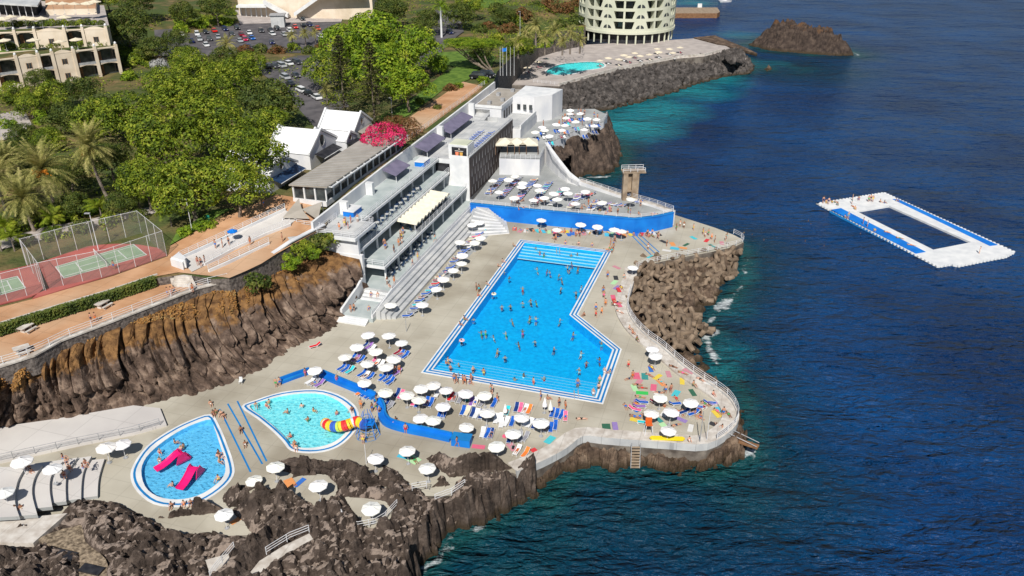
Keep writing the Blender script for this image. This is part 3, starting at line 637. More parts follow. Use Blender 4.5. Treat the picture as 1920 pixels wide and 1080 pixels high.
# ---------------------------------------------------------------- basalt cliff below the promenade
def resample(line, n):
    L = [0]
    for a, b in zip(line, line[1:]): L.append(L[-1] + (b - a).length)
    out = []; i = 0
    for k in range(n):
        s = L[-1] * k / (n - 1)
        while i < len(L) - 2 and L[i + 1] < s: i += 1
        out.append(line[i].lerp(line[i + 1], (s - L[i]) / max(1e-6, L[i + 1] - L[i])))
    return out
topl = px([(-330, 800), (-200, 737), (0, 690), (62, 670), (112, 642)], 13.2) + px([(200, 609), (290, 574), (370, 543), (428, 529)], 13.2) + px([(490, 500), (545, 468), (608, 436), (668, 440)], 12.8)
midl = px([(-330, 850), (-200, 800), (0, 742), (85, 705), (150, 680), (240, 655), (330, 622), (420, 590), (500, 560), (580, 520), (640, 497), (676, 498)], 10.6)
botl = px([(-330, 905), (-200, 850), (0, 806), (85, 793), (170, 780), (262, 766), (312, 751), (375, 738), (425, 725), (480, 701), (505, 686), (542, 658), (575, 643), (605, 633), (640, 608), (664, 588), (672, 570), (684, 540)], 4.4)
NC, NR = 470, 70
T_, Mi_, B_2 = resample(topl, NC), resample(midl, NC), resample(botl, NC)
cv = []
for i in range(NC):
    a = B_2[max(i - 2, 0)]; b = B_2[min(i + 2, NC - 1)]; d = (b - a).normalized(); out = Vector((d.y, -d.x, 0)); s = i * 0.23
    for j in range(NR):
        t = j / (NR - 1); p = (1 - t) ** 2 * T_[i] + 2 * t * (1 - t) * (2 * Mi_[i] - 0.5 * T_[i] - 0.5 * B_2[i]) * 1.0 + t * t * B_2[i]
        # cooling columns (tall cells) above, blocky boulders below
        c, cp = crack((s, p.z * 0.26, 0), 0.42, 4.5); cell = noise.noise(cp * 3.7)
        c2, cp2 = crack((s, p.z * 0.9, 5), 0.62, 3.0); cell2 = noise.noise(cp2 * 3.7)
        low = max(0.0, min(1.0, (t - 0.72) / 0.15)); up = max(0.0, min(1.0, (0.30 - t) / 0.25))
        amt = (c * 2.3 + cell * 2.3) * (1 - low) * (1 - 0.6 * up) + (c2 * 1.15 + cell2 * 1.5) * (0.35 + 0.65 * low) - 0.9
        amt += 0.9 * noise.fractal(Vector((s * 0.12, p.z * 0.15, 2)), 0.7, 2, 4) + 0.15 * noise.noise(Vector((s * 2, p.z * 2, 0)))
        edge = min(1.0, t * 7, (1 - t) * 10 + 0.35) * min(1.0, (NC - 1 - i) / 12 + 0.1)
        cv.append(p + out * amt * edge)
mb = MB(); mb.add(cv, [(i * NR + j, i * NR + j + 1, (i + 1) * NR + j + 1, (i + 1) * NR + j) for i in range(NC - 1) for j in range(NR - 1)], M['cliff'])
struct('basalt_cliff', mb)

# ---------------------------------------------------------------- upper ground
CTRL = [(0, 560, 15.3), (200, 500, 15.3), (330, 500, 15.4), (428, 520, 15.0), (545, 462, 15.6), (608, 430, 15.8), (450, 400, 17), (540, 380, 17.8), (120, 420, 15.6), (0, 400, 15.8),
        (250, 380, 16.5), (640, 330, 18), (760, 270, 18), (850, 200, 18.2), (920, 150, 18.6), (600, 200, 18), (560, 120, 18.5), (450, 70, 19), (700, 60, 19), (820, 60, 19),
        (320, 90, 19), (200, 180, 18), (0, 180, 18), (100, 260, 17), (880, 100, 18.6), (940, 60, 17), (1000, 60, 13), (1060, 40, 13), (930, 20, 22), (1000, 10, 21), (840, 10, 20),
        (500, 0, 21), (300, 0, 23), (150, 20, 24), (0, -60, 40), (500, -150, 40), (900, -150, 36), (-300, 300, 17), (-300, 100, 22)]
CT = [(P(a, b, z), z) for a, b, z in CTRL]
def landz(x, y):
    s = 0; w_ = 0
    for p, z in CT:
        d2 = (p.x - x) ** 2 + (p.y - y) ** 2 + 30; k = 1 / (d2 ** 1.6); s += k * z; w_ += k
    return s / w_
lb = px([(-330, 640)], 15.3) + px([(-200, 665), (0, 614), (100, 583), (200, 553), (290, 523), (345, 515)], 15.3) + [P(400, 531, 14.4), P(430, 527, 14.6), P(490, 498, 15), P(545, 464, 15.5), P(608, 431, 15.6), F(9, -9.6, 0), F(50, -9.6, 0), F(104, -9.6, 0)]
lb += [P(932, 138, 18), P(975, 116, 14), P(1010, 99, 11), P(1060, 88, 10), P(1097, 80, 9.5), P(1097, 50, 10), P(1110, 0, 11), P(1130, -60, 12), Vector((40, 1000, 0)), Vector((-500, 1000, 0)), Vector((-420, 100, 0))]
ext = []
for _ in range(1500):
    x = rnd.uniform(-260, 45); y = 90 + 420 * rnd.random() ** 1.2
    if inpoly(x, y, lb): ext.append((x, y))
for _ in range(2500):
    x = rnd.uniform(-110, 5); y = rnd.uniform(95, 215)
    if inpoly(x, y, lb): ext.append((x, y))
mb = MB(); sheet(mb, lb, M['land'], lambda x, y: landz(x, y), extra=ext)
nlb = len(lb); mb.add([(p[0], p[1], landz(p[0], p[1])) for p in lb] + [(p[0], p[1], 2) for p in lb], [(i, (i + 1) % nlb, nlb + (i + 1) % nlb, nlb + i) for i in range(nlb)], M['stonewall'])
struct('upper_ground', mb)
def lsheet(name, pts, mat, dz, z=17, extra=160, kind=True):
    """paving, lawn or road laid on the upper ground"""
    o = pts if isinstance(pts[0], Vector) else None
    if o is None:
        o = []
        for a, b in pts:
            p = P(a, b, z)
            for _ in range(4): p = P(a, b, landz(p.x, p.y))
            o.append(p)
    # densify the border
    b2 = []
    for i in range(len(o)):
        a, b = o[i], o[(i + 1) % len(o)]; k = max(1, int((b - a).length / 3)); b2 += [a.lerp(b, t / k) for t in range(k)]
    x0 = min(p.x for p in o); x1 = max(p.x for p in o); y0 = min(p.y for p in o); y1 = max(p.y for p in o)
    e = [(rnd.uniform(x0, x1), rnd.uniform(y0, y1)) for _ in range(extra)]; e = [q for q in e if inpoly(q[0], q[1], o)]
    mb = MB(); sheet(mb, b2, M[mat], lambda x, y: landz(x, y) + dz, extra=e); return struct(name, mb)
def G(a, b, dz=0.0):
    p = P(a, b, 17)
    for _ in range(5): p = P(a, b, landz(p.x, p.y))
    p.z = landz(p.x, p.y) + dz; return p
# lower promenade with its coping and stone wall
prom_edge = px([(-330, 770), (-200, 735), (0, 688), (62, 668), (112, 640), (200, 607), (290, 572), (370, 541), (428, 527)], 14)
mb = MB(); slab(mb, prom_edge + px([(430, 515), (345, 515), (290, 523), (200, 553), (100, 583), (0, 614), (-200, 665), (-330, 700)], 14.0), 14.0, 0.6, M['terra']); struct('lower_promenade', mb)
mb = MB(); wall(mb, prom_edge, 0.7, 11.2, 14.05, M['stonewall']); wall(mb, prom_edge, 0.95, 14.055, 14.28, M['edge']); struct('promenade_wall', mb)
up_edge = [P(428, 527, 14.1), P(490, 497, 14.6), P(545, 462, 15.4), P(608, 429, 15.6)]
mb = MB(); wall(mb, up_edge, 0.7, 11.0, [14.6, 15.2, 16.2, 16.4], M['stonewall']); wall(mb, up_edge, 0.9, [14.61, 15.21, 16.21, 16.41], [14.8, 15.4, 16.4, 16.6], M['whitewall']); struct('ramp_retaining_wall', mb)
lsheet('upper_promenade', [(-150, 645), (0, 606), (100, 578), (200, 548), (290, 520), (335, 512), (430, 522), (490, 494), (545, 460), (600, 428), (600, 385), (640, 340), (560, 372), (520, 366), (440, 400), (380, 428), (320, 462), (315, 482), (215, 518), (70, 560), (-150, 615)], 'terra', 0.14, 16, 300)
pr = [F(u, -12.2, 0) for u in range(44, 110, 6)] + [F(u, -20, 0) for u in range(108, 62, -6)] + [F(52, -19, 0), F(46, -18.5, 0)]
lsheet('ramp_apron', [(365, 512), (384, 500), (440, 470), (500, 442), (545, 425), (600, 424), (604, 430), (548, 461), (490, 496), (430, 523)], 'terra', 0.17, 15.5, 80)
lsheet('building_promenade', pr, 'terra', 0.16, 18, 200)
lsheet('planted_strip', [F(u, -9.8, 0) for u in range(44, 106, 6)] + [F(u, -12, 0) for u in range(104, 42, -6)], 'land', 0.25, 18, 60)
lsheet('car_park', [(290, 60), (450, 44), (640, 40), (640, 95), (560, 100), (470, 98), (350, 110), (290, 105)], 'asphalt', 0.18, 19, 400)
lsheet('lower_car_park', [(470, 125), (560, 105), (640, 105), (640, 165), (660, 215), (590, 240), (560, 205), (520, 160)], 'asphalt', 0.18, 18, 200)
lsheet('pale_forecourt', [(440, 20), (650, 20), (640, 42), (450, 46)], 'road', 0.3, 20, 60)
lsheet('park_road', [(815, 20), (860, 20), (870, 60), (850, 75), (830, 95), (800, 130), (770, 140), (790, 100), (805, 70)], 'asphalt', 0.18, 19, 100)
lsheet('park_lawn', [(875, 0), (960, 0), (930, 14), (880, 18)], 'grass', 0.3, 21, 40)
lsheet('garden_lawn', [(700, 225), (760, 195), (800, 165), (830, 140), (870, 120), (900, 128), (880, 150), (830, 170), (770, 215), (720, 240)], 'grass', 0.22, 18, 120)
lsheet('lamp_lawn', [(820, 100), (900, 95), (930, 108), (920, 130), (860, 128), (815, 118)], 'grass', 0.26, 18, 60)
lsheet('garden_path', [(0, 215), (45, 205), (60, 235), (25, 260), (0, 265)], 'road', 0.2, 17, 40)
lsheet('court_lawn', [(330, 440), (400, 395), (440, 392), (370, 430), (318, 462)], 'grass', 0.2, 16.5, 40)
lsheet('court_back_path', [(0, 452), (90, 426), (250, 395), (330, 382), (330, 394), (200, 420), (60, 456), (0, 470)], 'road', 0.2, 16, 60)

# ---------------------------------------------------------------- tennis courts
def court(corn, red, z, name):
    mb = MB(); slab(mb, red, z, 0.2, M['court_red']); slab(mb, corn, z + 0.012, 0.01, M['court_green'])
    a, b, c, d = corn; L = lambda s, t: a.lerp(b, s).lerp(d.lerp(c, s), t)
    def ln(p, q, w_=0.07):
        dd = (q - p).normalized() * w_; nn = Vector((-dd.y, dd.x, 0)); mb.add([(*(p + nn)[:2], z + 0.02), (*(p - nn)[:2], z + 0.02), (*(q - nn)[:2], z + 0.02), (*(q + nn)[:2], z + 0.02)], [(0, 1, 2, 3)], M['white'])
    for s, t, s2, t2 in ((0, 0, 1, 0), (1, 0, 1, 1), (1, 1, 0, 1), (0, 1, 0, 0), (0, .13, 1, .13), (0, .87, 1, .87), (.23, .13, .23, .87), (.77, .13, .77, .87), (.23, .5, .77, .5)): ln(L(s, t), L(s2, t2))
    o = struct(name, mb)
    t_ = thing('tennis_net', 'low white net across the %s' % ('green tennis court below the palms' if 'near' in name else 'cut-off court at the left edge'), 'tennis net', L(.5, -.06), 0)
    nb = MB(); p0 = Vector((0, 0, 0)); p1 = L(.5, 1.06) - L(.5, -.06)
    nb.tube(p0 + Vector((0, 0, .95)), p1 + Vector((0, 0, .95)), 0.05, M['white'], 4)
    for k in range(7): nb.tube(p0 + Vector((0, 0, .15 + k * .12)), p1 + Vector((0, 0, .15 + k * .12)), 0.012, M['greymetal'], 3)
    part('net', nb, t_)
    for q in (p0, p1):
        pb = MB(); pb.tube((0, 0, 0), (0, 0, 1.05), 0.06, M['white'], 6); e = part('post', pb, t_); e.location = q
ZT = 15.6
court(px([(104, 500), (250, 458), (275, 478), (120, 522)], ZT), px([(72, 492), (230, 440), (268, 442), (315, 478), (212, 514), (60, 560), (82, 540)], ZT), ZT, 'near_tennis_court')
court(px([(-60, 540), (32, 518), (48, 540), (-60, 570)], ZT), px([(-120, 535), (50, 498), (70, 492), (92, 540), (60, 555), (-120, 600)], ZT), ZT, 'far_tennis_court')
meshm, n_, l_, b_ = newmat('chain_link_mesh')
tp = n_.new("ShaderNodeBsdfTransparent"); ms = n_.new("ShaderNodeMixShader"); ms.inputs[0].default_value = 0.22
b_.inputs['Base Color'].default_value = (0.35, 0.33, 0.30, 1); l_.new(tp.outputs[0], ms.inputs[1]); l_.new(b_.outputs[0], ms.inputs[2]); l_.new(ms.outputs[0], n_["Material Output"].inputs[0])
M['link'] = meshm
def linkfence(label, line, h, k):
    t = thing('chain_link_fence', label, 'fence', line[0], 0, 'tall fences round the tennis courts'); o = Vector(line[0])
    mb = MB()
    for a, b in zip(line, line[1:]):
        a = a - o; b = b - o; up = Vector((0, 0, h)); mb.add([a, b, b + up, a + up], [(0, 1, 2, 3)], M['link'])
    part('wire_mesh', mb, t)
    pm = MB(); pm.tube((0, 0, 0), (0, 0, h + 0.1), 0.04, M['metal'], 5); pme = pm.mesh('post')
    for q in resample([Vector(p) for p in line], k): e = part('post', pme, t); e.location = q - o
    rb = MB()
    for a, b in zip(line, line[1:]): rb.tube(a - o + Vector((0, 0, h)), b - o + Vector((0, 0, h)), 0.035, M['metal'], 4)
    part('top_rail', rb, t)
linkfence('tall wire fence along the promenade side of the near tennis court', px([(82, 543), (210, 516), (313, 480)], ZT), 4.6, 8)
linkfence('tall wire fence at the far end of the near tennis court', px([(313, 480), (266, 440)], ZT), 4.6, 4)
linkfence('tall wire fence behind the near tennis court below the palms', px([(266, 440), (150, 468), (50, 496)], ZT), 4.6, 8)
linkfence('tall wire fence between the two tennis courts', px([(86, 545), (68, 520), (52, 498)], ZT), 4.6, 4)
linkfence('tall wire fence along the court at the left edge', px([(-60, 585), (30, 560), (86, 545)], ZT), 4.6, 5)
# sea
xs = np.concatenate([np.arange(-1500, -160, 80), np.arange(-160, 190, 2.2), np.arange(190, 400, 8), np.arange(400, 3000, 100)])
ys = np.concatenate([np.arange(-400, 40, 40), np.arange(40, 330, 2.2), np.arange(330, 560, 6), np.arange(560, 5000, 150)])
X, Y = np.meshgrid(xs, ys); D = np.full(X.shape, 1e9)
bank_shore = px([(1050, 222), (1100, 212), (1150, 203), (1200, 190), (1250, 176), (1310, 155), (1360, 142), (1405, 138), (1412, 122), (1385, 108), (1340, 95)], WZ)
SHORE.append(bank_shore)
for ln_ in SHORE: D = np.minimum(D, segdist(X, Y, ln_))
s1 = np.exp(-D / 9.0)
# bright shallows in the coves only
cove = np.zeros(X.shape)
for (a, b, rr, k) in [(1175, 235, 20, 1.0), (1230, 205, 20, .9), (1300, 170, 20, .85), (1350, 150, 15, .8), (1150, 340, 8, .35), (1380, 590, 8, .45), (1350, 690, 6, .55), (1375, 660, 6, .5), (1385, 65, 16, .6), (1440, 120, 16, .5), (1300, 5, 20, .7), (990, 945, 6, .3), (1400, 520, 7, .4)]:
    p = P(a, b, WZ); cove = np.maximum(cove, k * np.exp(-((X - p.x) ** 2 + (Y - p.y) ** 2) / (2 * (rr * .72) ** 2)))
fo = np.exp(-D / 1.5)
boost = np.zeros(X.shape)
for (a, b, rr) in [(1350, 560, 9), (1345, 620, 8), (1340, 660, 7), (1390, 845, 5), (1270, 875, 5), (860, 1030, 6), (1610, 103, 7), (1410, 500, 5), (830, 1045, 5), (1120, 335, 5)]:
    p = P(a, b, WZ); boost = np.maximum(boost, np.exp(-((X - p.x) ** 2 + (Y - p.y) ** 2) / (2 * rr * rr)))
fo = fo * 0.52 + boost * 0.40 * np.exp(-D / 9) + fo * boost * 0.3
darkp = np.zeros(X.shape)
for (a, b, rr) in [(1000, 1000, 18), (1200, 930, 16), (1500, 130, 22), (1350, 900, 14), (930, 1060, 15)]:
    p = P(a, b, WZ); darkp = np.maximum(darkp, 0.75 * np.exp(-((X - p.x) ** 2 + (Y - p.y) ** 2) / (2 * rr * rr)))
s1 = np.maximum(s1, darkp)
nyy, nxx = X.shape; mb = MB()
mb.add([(float(a), float(b), WZ) for a, b in zip(X.ravel(), Y.ravel())], [(j * nxx + i, j * nxx + i + 1, (j + 1) * nxx + i + 1, (j + 1) * nxx + i) for j in range(nyy - 1) for i in range(nxx - 1)], M['sea'])
so_ = struct('sea', mb); ca = so_.data.color_attributes.new('shore', 'FLOAT_COLOR', 'POINT')
buf = np.stack([s1, cove, fo, np.ones(X.shape)], -1).reshape(-1).astype(np.float32); ca.data.foreach_set('color', buf)
# ================================================================== BUILDINGS
# ---- long white terrace building with three galleries
tb = thing('terrace_building', 'long white building of three stepped galleries above the pool', 'building', F(2, 0, 4.5))
OB = Vector(tb.location)
def bpart(name, parent=None, org=None):
    class C_:
        pass
    return MB()
def put(name, mb, t, color=None):
    """link a mesh built in world coordinates under a thing standing at t.location"""
    o = Vector(t.location); c = math.cos(-t.rotation_euler.z); s = math.sin(-t.rotation_euler.z)
    mb.v = [((v[0] - o.x) * c - (v[1] - o.y) * s, (v[0] - o.x) * s + (v[1] - o.y) * c, v[2] - o.z) for v in mb.v]
    return part(name, mb, t, color)
for (u0, u1, v0, v1, z0, z1, mt) in [(1.0, 48.0, -7.5, 5.4, 4.0, 6.2, 'greywhite'), (3.8, 48.0, -7.6, 3.0, 9.0, 9.5, 'white'), (2.2, 48.0, -8.2, -1.2, 12.2, 12.7, 'white'),
                                     (1.4, 48.0, -9.2, -3.7, 15.15, 15.65, 'white')]:
    mb = MB(); mb.fbox(u0, u1, v0, v1, z0, z1, M[mt]); mb.fbox(u0 + .25, u1, v0 + .1, v1 - .25, z1 + 0.004, z1 + 0.02, M['terr']); put('gallery_floor', mb, tb)
mb = MB(); mb.fbox(1.1, 9.35, -9.15, -1.0, 15.12, 15.70, M['white']); mb.fbox(1.5, 9.3, -9.05, -1.3, 15.701, 15.72, M['greywhite']); put('end_platform', mb, tb)
mb = MB(); mb.fbox(1.9, 2.6, -7.9, -0.4, 4.3, 12.19, M['whitewall']); mb.fbox(2.0, 2.6, -7.9, -1.0, 12.19, 15.14, M['whitewall']); put('end_wall', mb, tb)
for z0, z1, v in ((6.2, 8.99, -4.6), (9.5, 12.19, -5.6), (12.7, 15.14, -6.8)):
    mb = MB(); mb.fbox(2.6, 48, v - .2, v, z0, z1, M['navy']); put('recessed_wall', mb, tb)
    u = 4.5
    while u < 46:
        wm = MB(); wm.fbox(u, u + 1.6, v + .002, v + .03, z0 + .1, z1 - .5, M['glassdark']); wm.fbox(u - .08, u, v, v + .08, z0 + .05, z1 - .4, M['greymetal']); u += 3.1
        put('door', wm, tb)
for z0, z1, v in ((6.2, 8.99, 2.4), (9.5, 12.19, -1.8), (12.7, 15.14, -4.3)):
    for k in range(8): cm = MB(); cm.fbox(5 + k * 5.8, 5.3 + k * 5.8, v - .15, v + .15, z0, z1, M['white']); put('column', cm, tb)
mb = MB(); L1 = [F(1.2, -9.4, 0), F(30, -9.4, 0), F(60, -9.4, 0), F(84, -9.4, 0), F(106, -9.4, 0)]
wall(mb, L1, 0.45, 14.5, [17.9, 18.6, 18.9, 19.3, 19.8], M['whitewall'], M['white']); put('back_wall', mb, tb)
for u in (11, 22, 60.5, 83):
    mb = MB(); mb.fbox(u, u + 1.0, -9.1, -7.6, 15.66, 19.2 if u > 50 else 18.2, M['white']); put('pier', mb, tb)
mb = MB(); mb.fbox(0.5, 48.0, 5.41, 5.72, 4.0, 6.95, M['whitewall']); put('front_parapet', mb, tb)
# violet awnings against the back wall
for u0, u1 in ((30, 37.5), (47, 58.5), (62, 78)):
    mb = MB(); k = [F(u0, -9.1, 18.3), F(u1, -9.1, 18.3), F(u1, -6.0, 17.3), F(u0, -6.0, 17.3)]
    mb.add(k + [p - Vector((0, 0, .12)) for p in k], [(3, 2, 1, 0), (4, 5, 6, 7), (2, 3, 7, 6), (1, 2, 6, 5), (3, 0, 4, 7)], M['purple'])
    for uu in (u0 + .2, u1 - .2): mb.tube(F(uu, -6.1, 15.66), F(uu, -6.1, 17.2), .06, M['metal'])
    put('awning', mb, tb)
# cream scalloped marquee on the second gallery
mt = thing('marquee', 'long cream marquee of scalloped canopies on the lower gallery', 'marquee', F(20, 2, 9.5))
for k in range(5):
    u0 = 19 + k * 3.7; mb = MB()
    for j in range(2):
        a0 = u0 + j * 1.85; pts = [F(a0, -1.2, 12.0), F(a0 + .92, -1.2, 12.45), F(a0 + 1.85, -1.2, 12.0), F(a0 + 1.85, 2.9, 11.7), F(a0 + .92, 2.9, 12.15), F(a0, 2.9, 11.7)]
        mb.add(pts, [(0, 5, 4, 1), (1, 4, 3, 2)], M['cream']); q = [p - Vector((0, 0, .3)) for p in pts]
        mb.add([pts[5], pts[4], pts[3], q[3], q[4], q[5]], [(0, 5, 4, 1), (1, 4, 3, 2)], M['cream'])
    put('canopy', mb, mt)
for k in range(6): mb = MB(); mb.tube(F(19 + k * 3.7, 2.6, 9.5), F(19 + k * 3.7, 2.6, 11.9), .07, M['metal']); put('post', mb, mt)
# stands: long concrete steps beside the pool
mb = MB()
for k in range(4): mb.fbox(-6.3 + k * .3, 41 - k * .4, 5.73 + k * .82, 5.73 + (k + 1) * .82, 4.3, 6.25 - k * .42, M['greywhite'])
struct('stands', mb)
# entrance platform and the two short flights of stairs
mb = MB(); mb.fbox(-7.6, -1.6, 0.0, 5.72, 4.2, 5.25, M['terr']); 
for k in range(6): mb.fbox(-1.6 + k * .43, 1.0, 0.4, 5.4, 5.2, 5.25 + .16 * (k + 1), M['white'] if k % 2 == 0 else M['greywhite'])
for k in range(4): mb.fbox(-9.2 + k * .4, -7.6, -0.4, 5.0, 4.3, 4.5 + .17 * (k + 1), M['white'])
struct('entrance_stairs', mb)
mb = MB(); wall(mb, [F(-7.6, -0.25, 0), F(-1.0, -0.25, 0), F(2.0, -0.4, 0)], .4, 4.3, [6.2, 7.6, 8.6], M['whitewall'], M['white']); struct('stair_wall', mb)
mb = MB(); wall(mb, [F(-7.5, 5.55, 0), F(0.5, 5.56, 0)], .3, 4.3, [5.9, 6.95], M['whitewall'], M['white']); struct('stand_parapet', mb)

# tables on the galleries
k_ = 0
tt = thing('table_set', '', 'table', (0, 0, 0)); mb = MB(); mb.lathe([(.05, 0), (.05, .7), (.45, .72), (.45, .76)], M['greywhite'], 10); a_ = part('table', mb, tt); kids_ = [a_]
for t_ in range(4):
    mb = MB(); x_, y_ = .75 * math.cos(t_ * 1.571), .75 * math.sin(t_ * 1.571); mb.box((x_, y_, .43), (.42, .42, .06), M['navy']); mb.box((x_ * 1.25, y_ * 1.25, .65), (.1 + .3 * abs(math.sin(t_ * 1.571)), .1 + .3 * abs(math.cos(t_ * 1.571)), .45), M['navy'])
    for sx in (-.18, .18): mb.tube((x_ + sx, y_ + sx, 0), (x_ + sx, y_ + sx, .43), .025, M['greymetal'], 4); mb.tube((x_ + sx, y_ - sx, 0), (x_ + sx, y_ - sx, .43), .025, M['greymetal'], 4)
    kids_.append(part('chair', mb, tt))
TK = Kit(tt, kids_)
for row, (v, z, u0, n_) in enumerate(((1.4, 9.52, 21, 9), (-1.0, 9.52, 22, 9), (2.5, 6.22, 7, 10), (-3.2, 12.72, 10, 12))):
    for i in range(n_): TK.place(F(u0 + i * 2.2, v, z), rnd.uniform(0, 1.5), 'round table with dark chairs, %s from the near end %s' % (ORD[i], ['under the marquee front', 'under the marquee back', 'on the ground gallery', 'on the middle gallery'][row]), 'tables on the galleries')
# ---- lift tower with brown clad side, roof sun terrace and advertising screen
lt = thing('lift_tower', 'white lift tower block with brown slit cladding and roof terrace', 'tower', F(48, 0, 4.5))
mb = MB(); mb.fbox(48.2, 81, -9.1, -3.0, 4.0, 15.6, M['white']); mb.fbox(48.2, 81, -3.0, 3.55, 4.0, 15.6, M['white']); mb.fbox(48.3, 81, -9.0, 3.4, 15.602, 15.63, M['greywhite']); put('body', mb, lt)
mb = MB(); mb.fbox(48.0, 81.0, 3.56, 3.72, 7.0, 16.5, M['panel']); put('cladding', mb, lt)
mb = MB()
for r_ in range(4):
    for k in range(15):
        u = 49.3 + k * 2.1 + (r_ % 2) * 1.05; z = 8.2 + r_ * 2.15
        if u < 80.4: mb.add([F(u, 3.73, z - .95), F(u + .28, 3.73, z - .7), F(u + .2, 3.73, z + .95), F(u + .08, 3.73, z + .95), F(u - .1, 3.73, z - .7)], [(0, 1, 2, 3, 4)], M['slit'])
put('slits', mb, lt)
mb = MB(); mb.fbox(48.0, 81, 3.3, 3.74, 16.5, 16.75, M['greywhite']); mb.fbox(80.6, 81, -3, 3.3, 15.63, 16.7, M['greywhite']); mb.fbox(48.0, 48.2, -1.0, 3.56, 4.0, 16.74, M['white']); put('parapet', mb, lt)
mb = MB(); mb.fbox(48.9, 53.2, -1.6, 3.0, 15.64, 18.9, M['white']); mb.fbox(49.1, 53.0, -1.4, 2.8, 18.9, 19.1, M['hotelwall']); put('lift_head', mb, lt)
mb = MB(); mb.fbox(48.14, 48.19, -4.6, -1.2, 11.8, 14.6, M['dark']); put('opening', mb, lt)
mb = MB(); mb.fbox(47.9, 48.19, -6.0, -5.4, 9.5, 15.15, M['white']); put('pillar', mb, lt)
sc = thing('advertising_screen', 'black advertising screen showing two orange drinks on lift tower', 'screen', F(48.7, 0.8, 15.6))
mb = MB(); mb.fbox(48.7, 48.88, -0.75, 2.75, 15.9, 18.4, M['dark']); put('panel', mb, sc)
m_, n_, l_, b_ = newmat('screen_glow'); oi = n_.new("ShaderNodeObjectInfo"); l_.new(oi.outputs['Color'], b_.inputs['Base Color']); l_.new(oi.outputs['Color'], b_.inputs['Emission Color']); b_.inputs['Emission Strength'].default_value = 0.35; M['glow'] = m_
for v, colr in ((0.5, (.8, .2, .1)), (1.5, (.5, .28, .06))):
    mb = MB(); mb.add([F(48.68, v - .38, 17.35), F(48.68, v + .38, 17.35), F(48.68, v + .3, 16.45), F(48.68, v - .3, 16.45)], [(3, 2, 1, 0)], M['glow']); put('drink', mb, sc, colr)
mb = MB(); mb.fbox(48.67, 48.69, 0.0, 2.0, 17.55, 17.68, M['glow']); mb.fbox(48.67, 48.69, 0.2, 2.1, 16.15, 16.25, M['glow']); mb.fbox(48.67, 48.69, 0.85, 1.2, 18.0, 18.2, M['glow']); put('caption_bars', mb, sc, (.55, .5, .45))

# ---- white blocks beyond the tower
wb = thing('white_bastion', 'high white walled block with sandy flat top beside the road', 'building', F(95, 0, 4))
mb = MB(); mb.fbox(86, 108, -9.1, -1.0, 4, 17.6, M['whitewall']); mb.fbox(86.3, 107.7, -8.8, -1.2, 17.6, 17.64, M['roofbeige']); put('wing', mb, wb)
mb = MB(); slab(mb, [F(96, -1, 0), F(97, 5, 0), F(101, 9, 0), F(108, 10.2, 0), F(109, -1, 0)], 18.6, 14, M['white'], M['whitewall']); put('curved_wing', mb, wb)
mb = MB(); mb.fbox(81, 96, -4.0, 5.8, 4, 14.0, M['whitewall']); mb.fbox(81.2, 95.8, -3.8, 5.6, 14.0, 14.03, M['greywhite']); put('low_wing', mb, wb)
mb = MB(); wall(mb, [F(81.2, 5.7, 0), F(96, 5.7, 0)], .3, 14, 15.1, M['white']); wall(mb, [F(86, -1, 0), F(96, -1, 0)], .3, 17.6, 18.5, M['white']); wall(mb, [F(86, -9, 0), F(86, -1, 0)], .3, 17.6, 18.3, M['white']); put('parapet', mb, wb)
for k in range(4): mb = MB(); mb.fbox(88 + k * 2.2, 89.4 + k * 2.2, -.985, -.94, 14.3, 16.6, M['dark']); put('door', mb, wb)
for k in range(3): mb = MB(); mb.fbox(95.94, 95.985, .4 + k * 1.7, 1.3 + k * 1.7, 15.2, 16.6, M['glassdark']); put('window', mb, wb)
for a_, b_ in ((89, -6), (93, -3.5), (98.5, -6.5), (104, -4)): mb = MB(); mb.fbox(a_, a_ + 1.2, b_, b_ + 1.0, 17.65, 18.5, M['greymetal']); put('roof_unit', mb, wb)
sta = MB()
for k in range(14): sta.fbox(81.3 + k * .9, 86, -8.8, -4.2, 14, 15.6 - 0 + .12 * k, M['greywhite'])
put('ramp_steps', sta, wb)

# ---- terraces over the cove and beside the blue wall
ct = px([(936, 297), (1012, 299), (1018, 286), (1024, 272), (1075, 248), (1132, 229), (1139, 215), (1115, 204), (1055, 205), (990, 212), (945, 230)], 11.6)
mb = MB(); slab(mb, ct, 11.6, 6, M['deckgrey'], M['whitewall']); struct('cove_terrace', mb)
ut = px([(884, 380), (1000, 393), (1100, 403), (1190, 411), (1230, 406), (1260, 399), (1250, 391), (1228, 386), (1160, 367), (1086, 343), (1060, 325), (1015, 300), (945, 300), (930, 320)], 7.5)
mb = MB(); slab(mb, ut, 7.5, 5, M['deckgrey'], M['whitewall']); struct('upper_sun_terrace', mb)
bw = thing('blue_wall', 'long bright blue wall below the upper sun terrace', 'wall', P(1050, 425))
bl = px([(882, 384), (940, 390), (1000, 396), (1100, 405), (1190, 413), (1232, 408), (1262, 401)], 7.5)
mb = MB(); wall(mb, bl, .5, Z0, 7.75, M['blue'], M['blue']); put('face', mb, bw)
mb = MB(); wall(mb, bl, .7, 7.76, 8.0, M['blue'], M['stripe']); put('coping', mb, bw)
mb = MB(); wall(mb, [P(1024, 274, 11.6), P(1034, 292, 10.8), P(1050, 312, 10), P(1066, 330, 9), P(1086, 344, 8)], .9, 2.5, [12.6, 12.2, 11.2, 9.9, 8.7], M['whitewall'], M['white']); struct('curved_white_wall', mb)
mb = MB(); wall(mb, px([(1086, 344), (1160, 368), (1228, 387), (1262, 399)], 7.5), 1.5, -1, [8.5, 8.1, 8.0, 7.9], M['whitewall'], M['edge']); struct('terrace_sea_parapet', mb)
mb = MB()
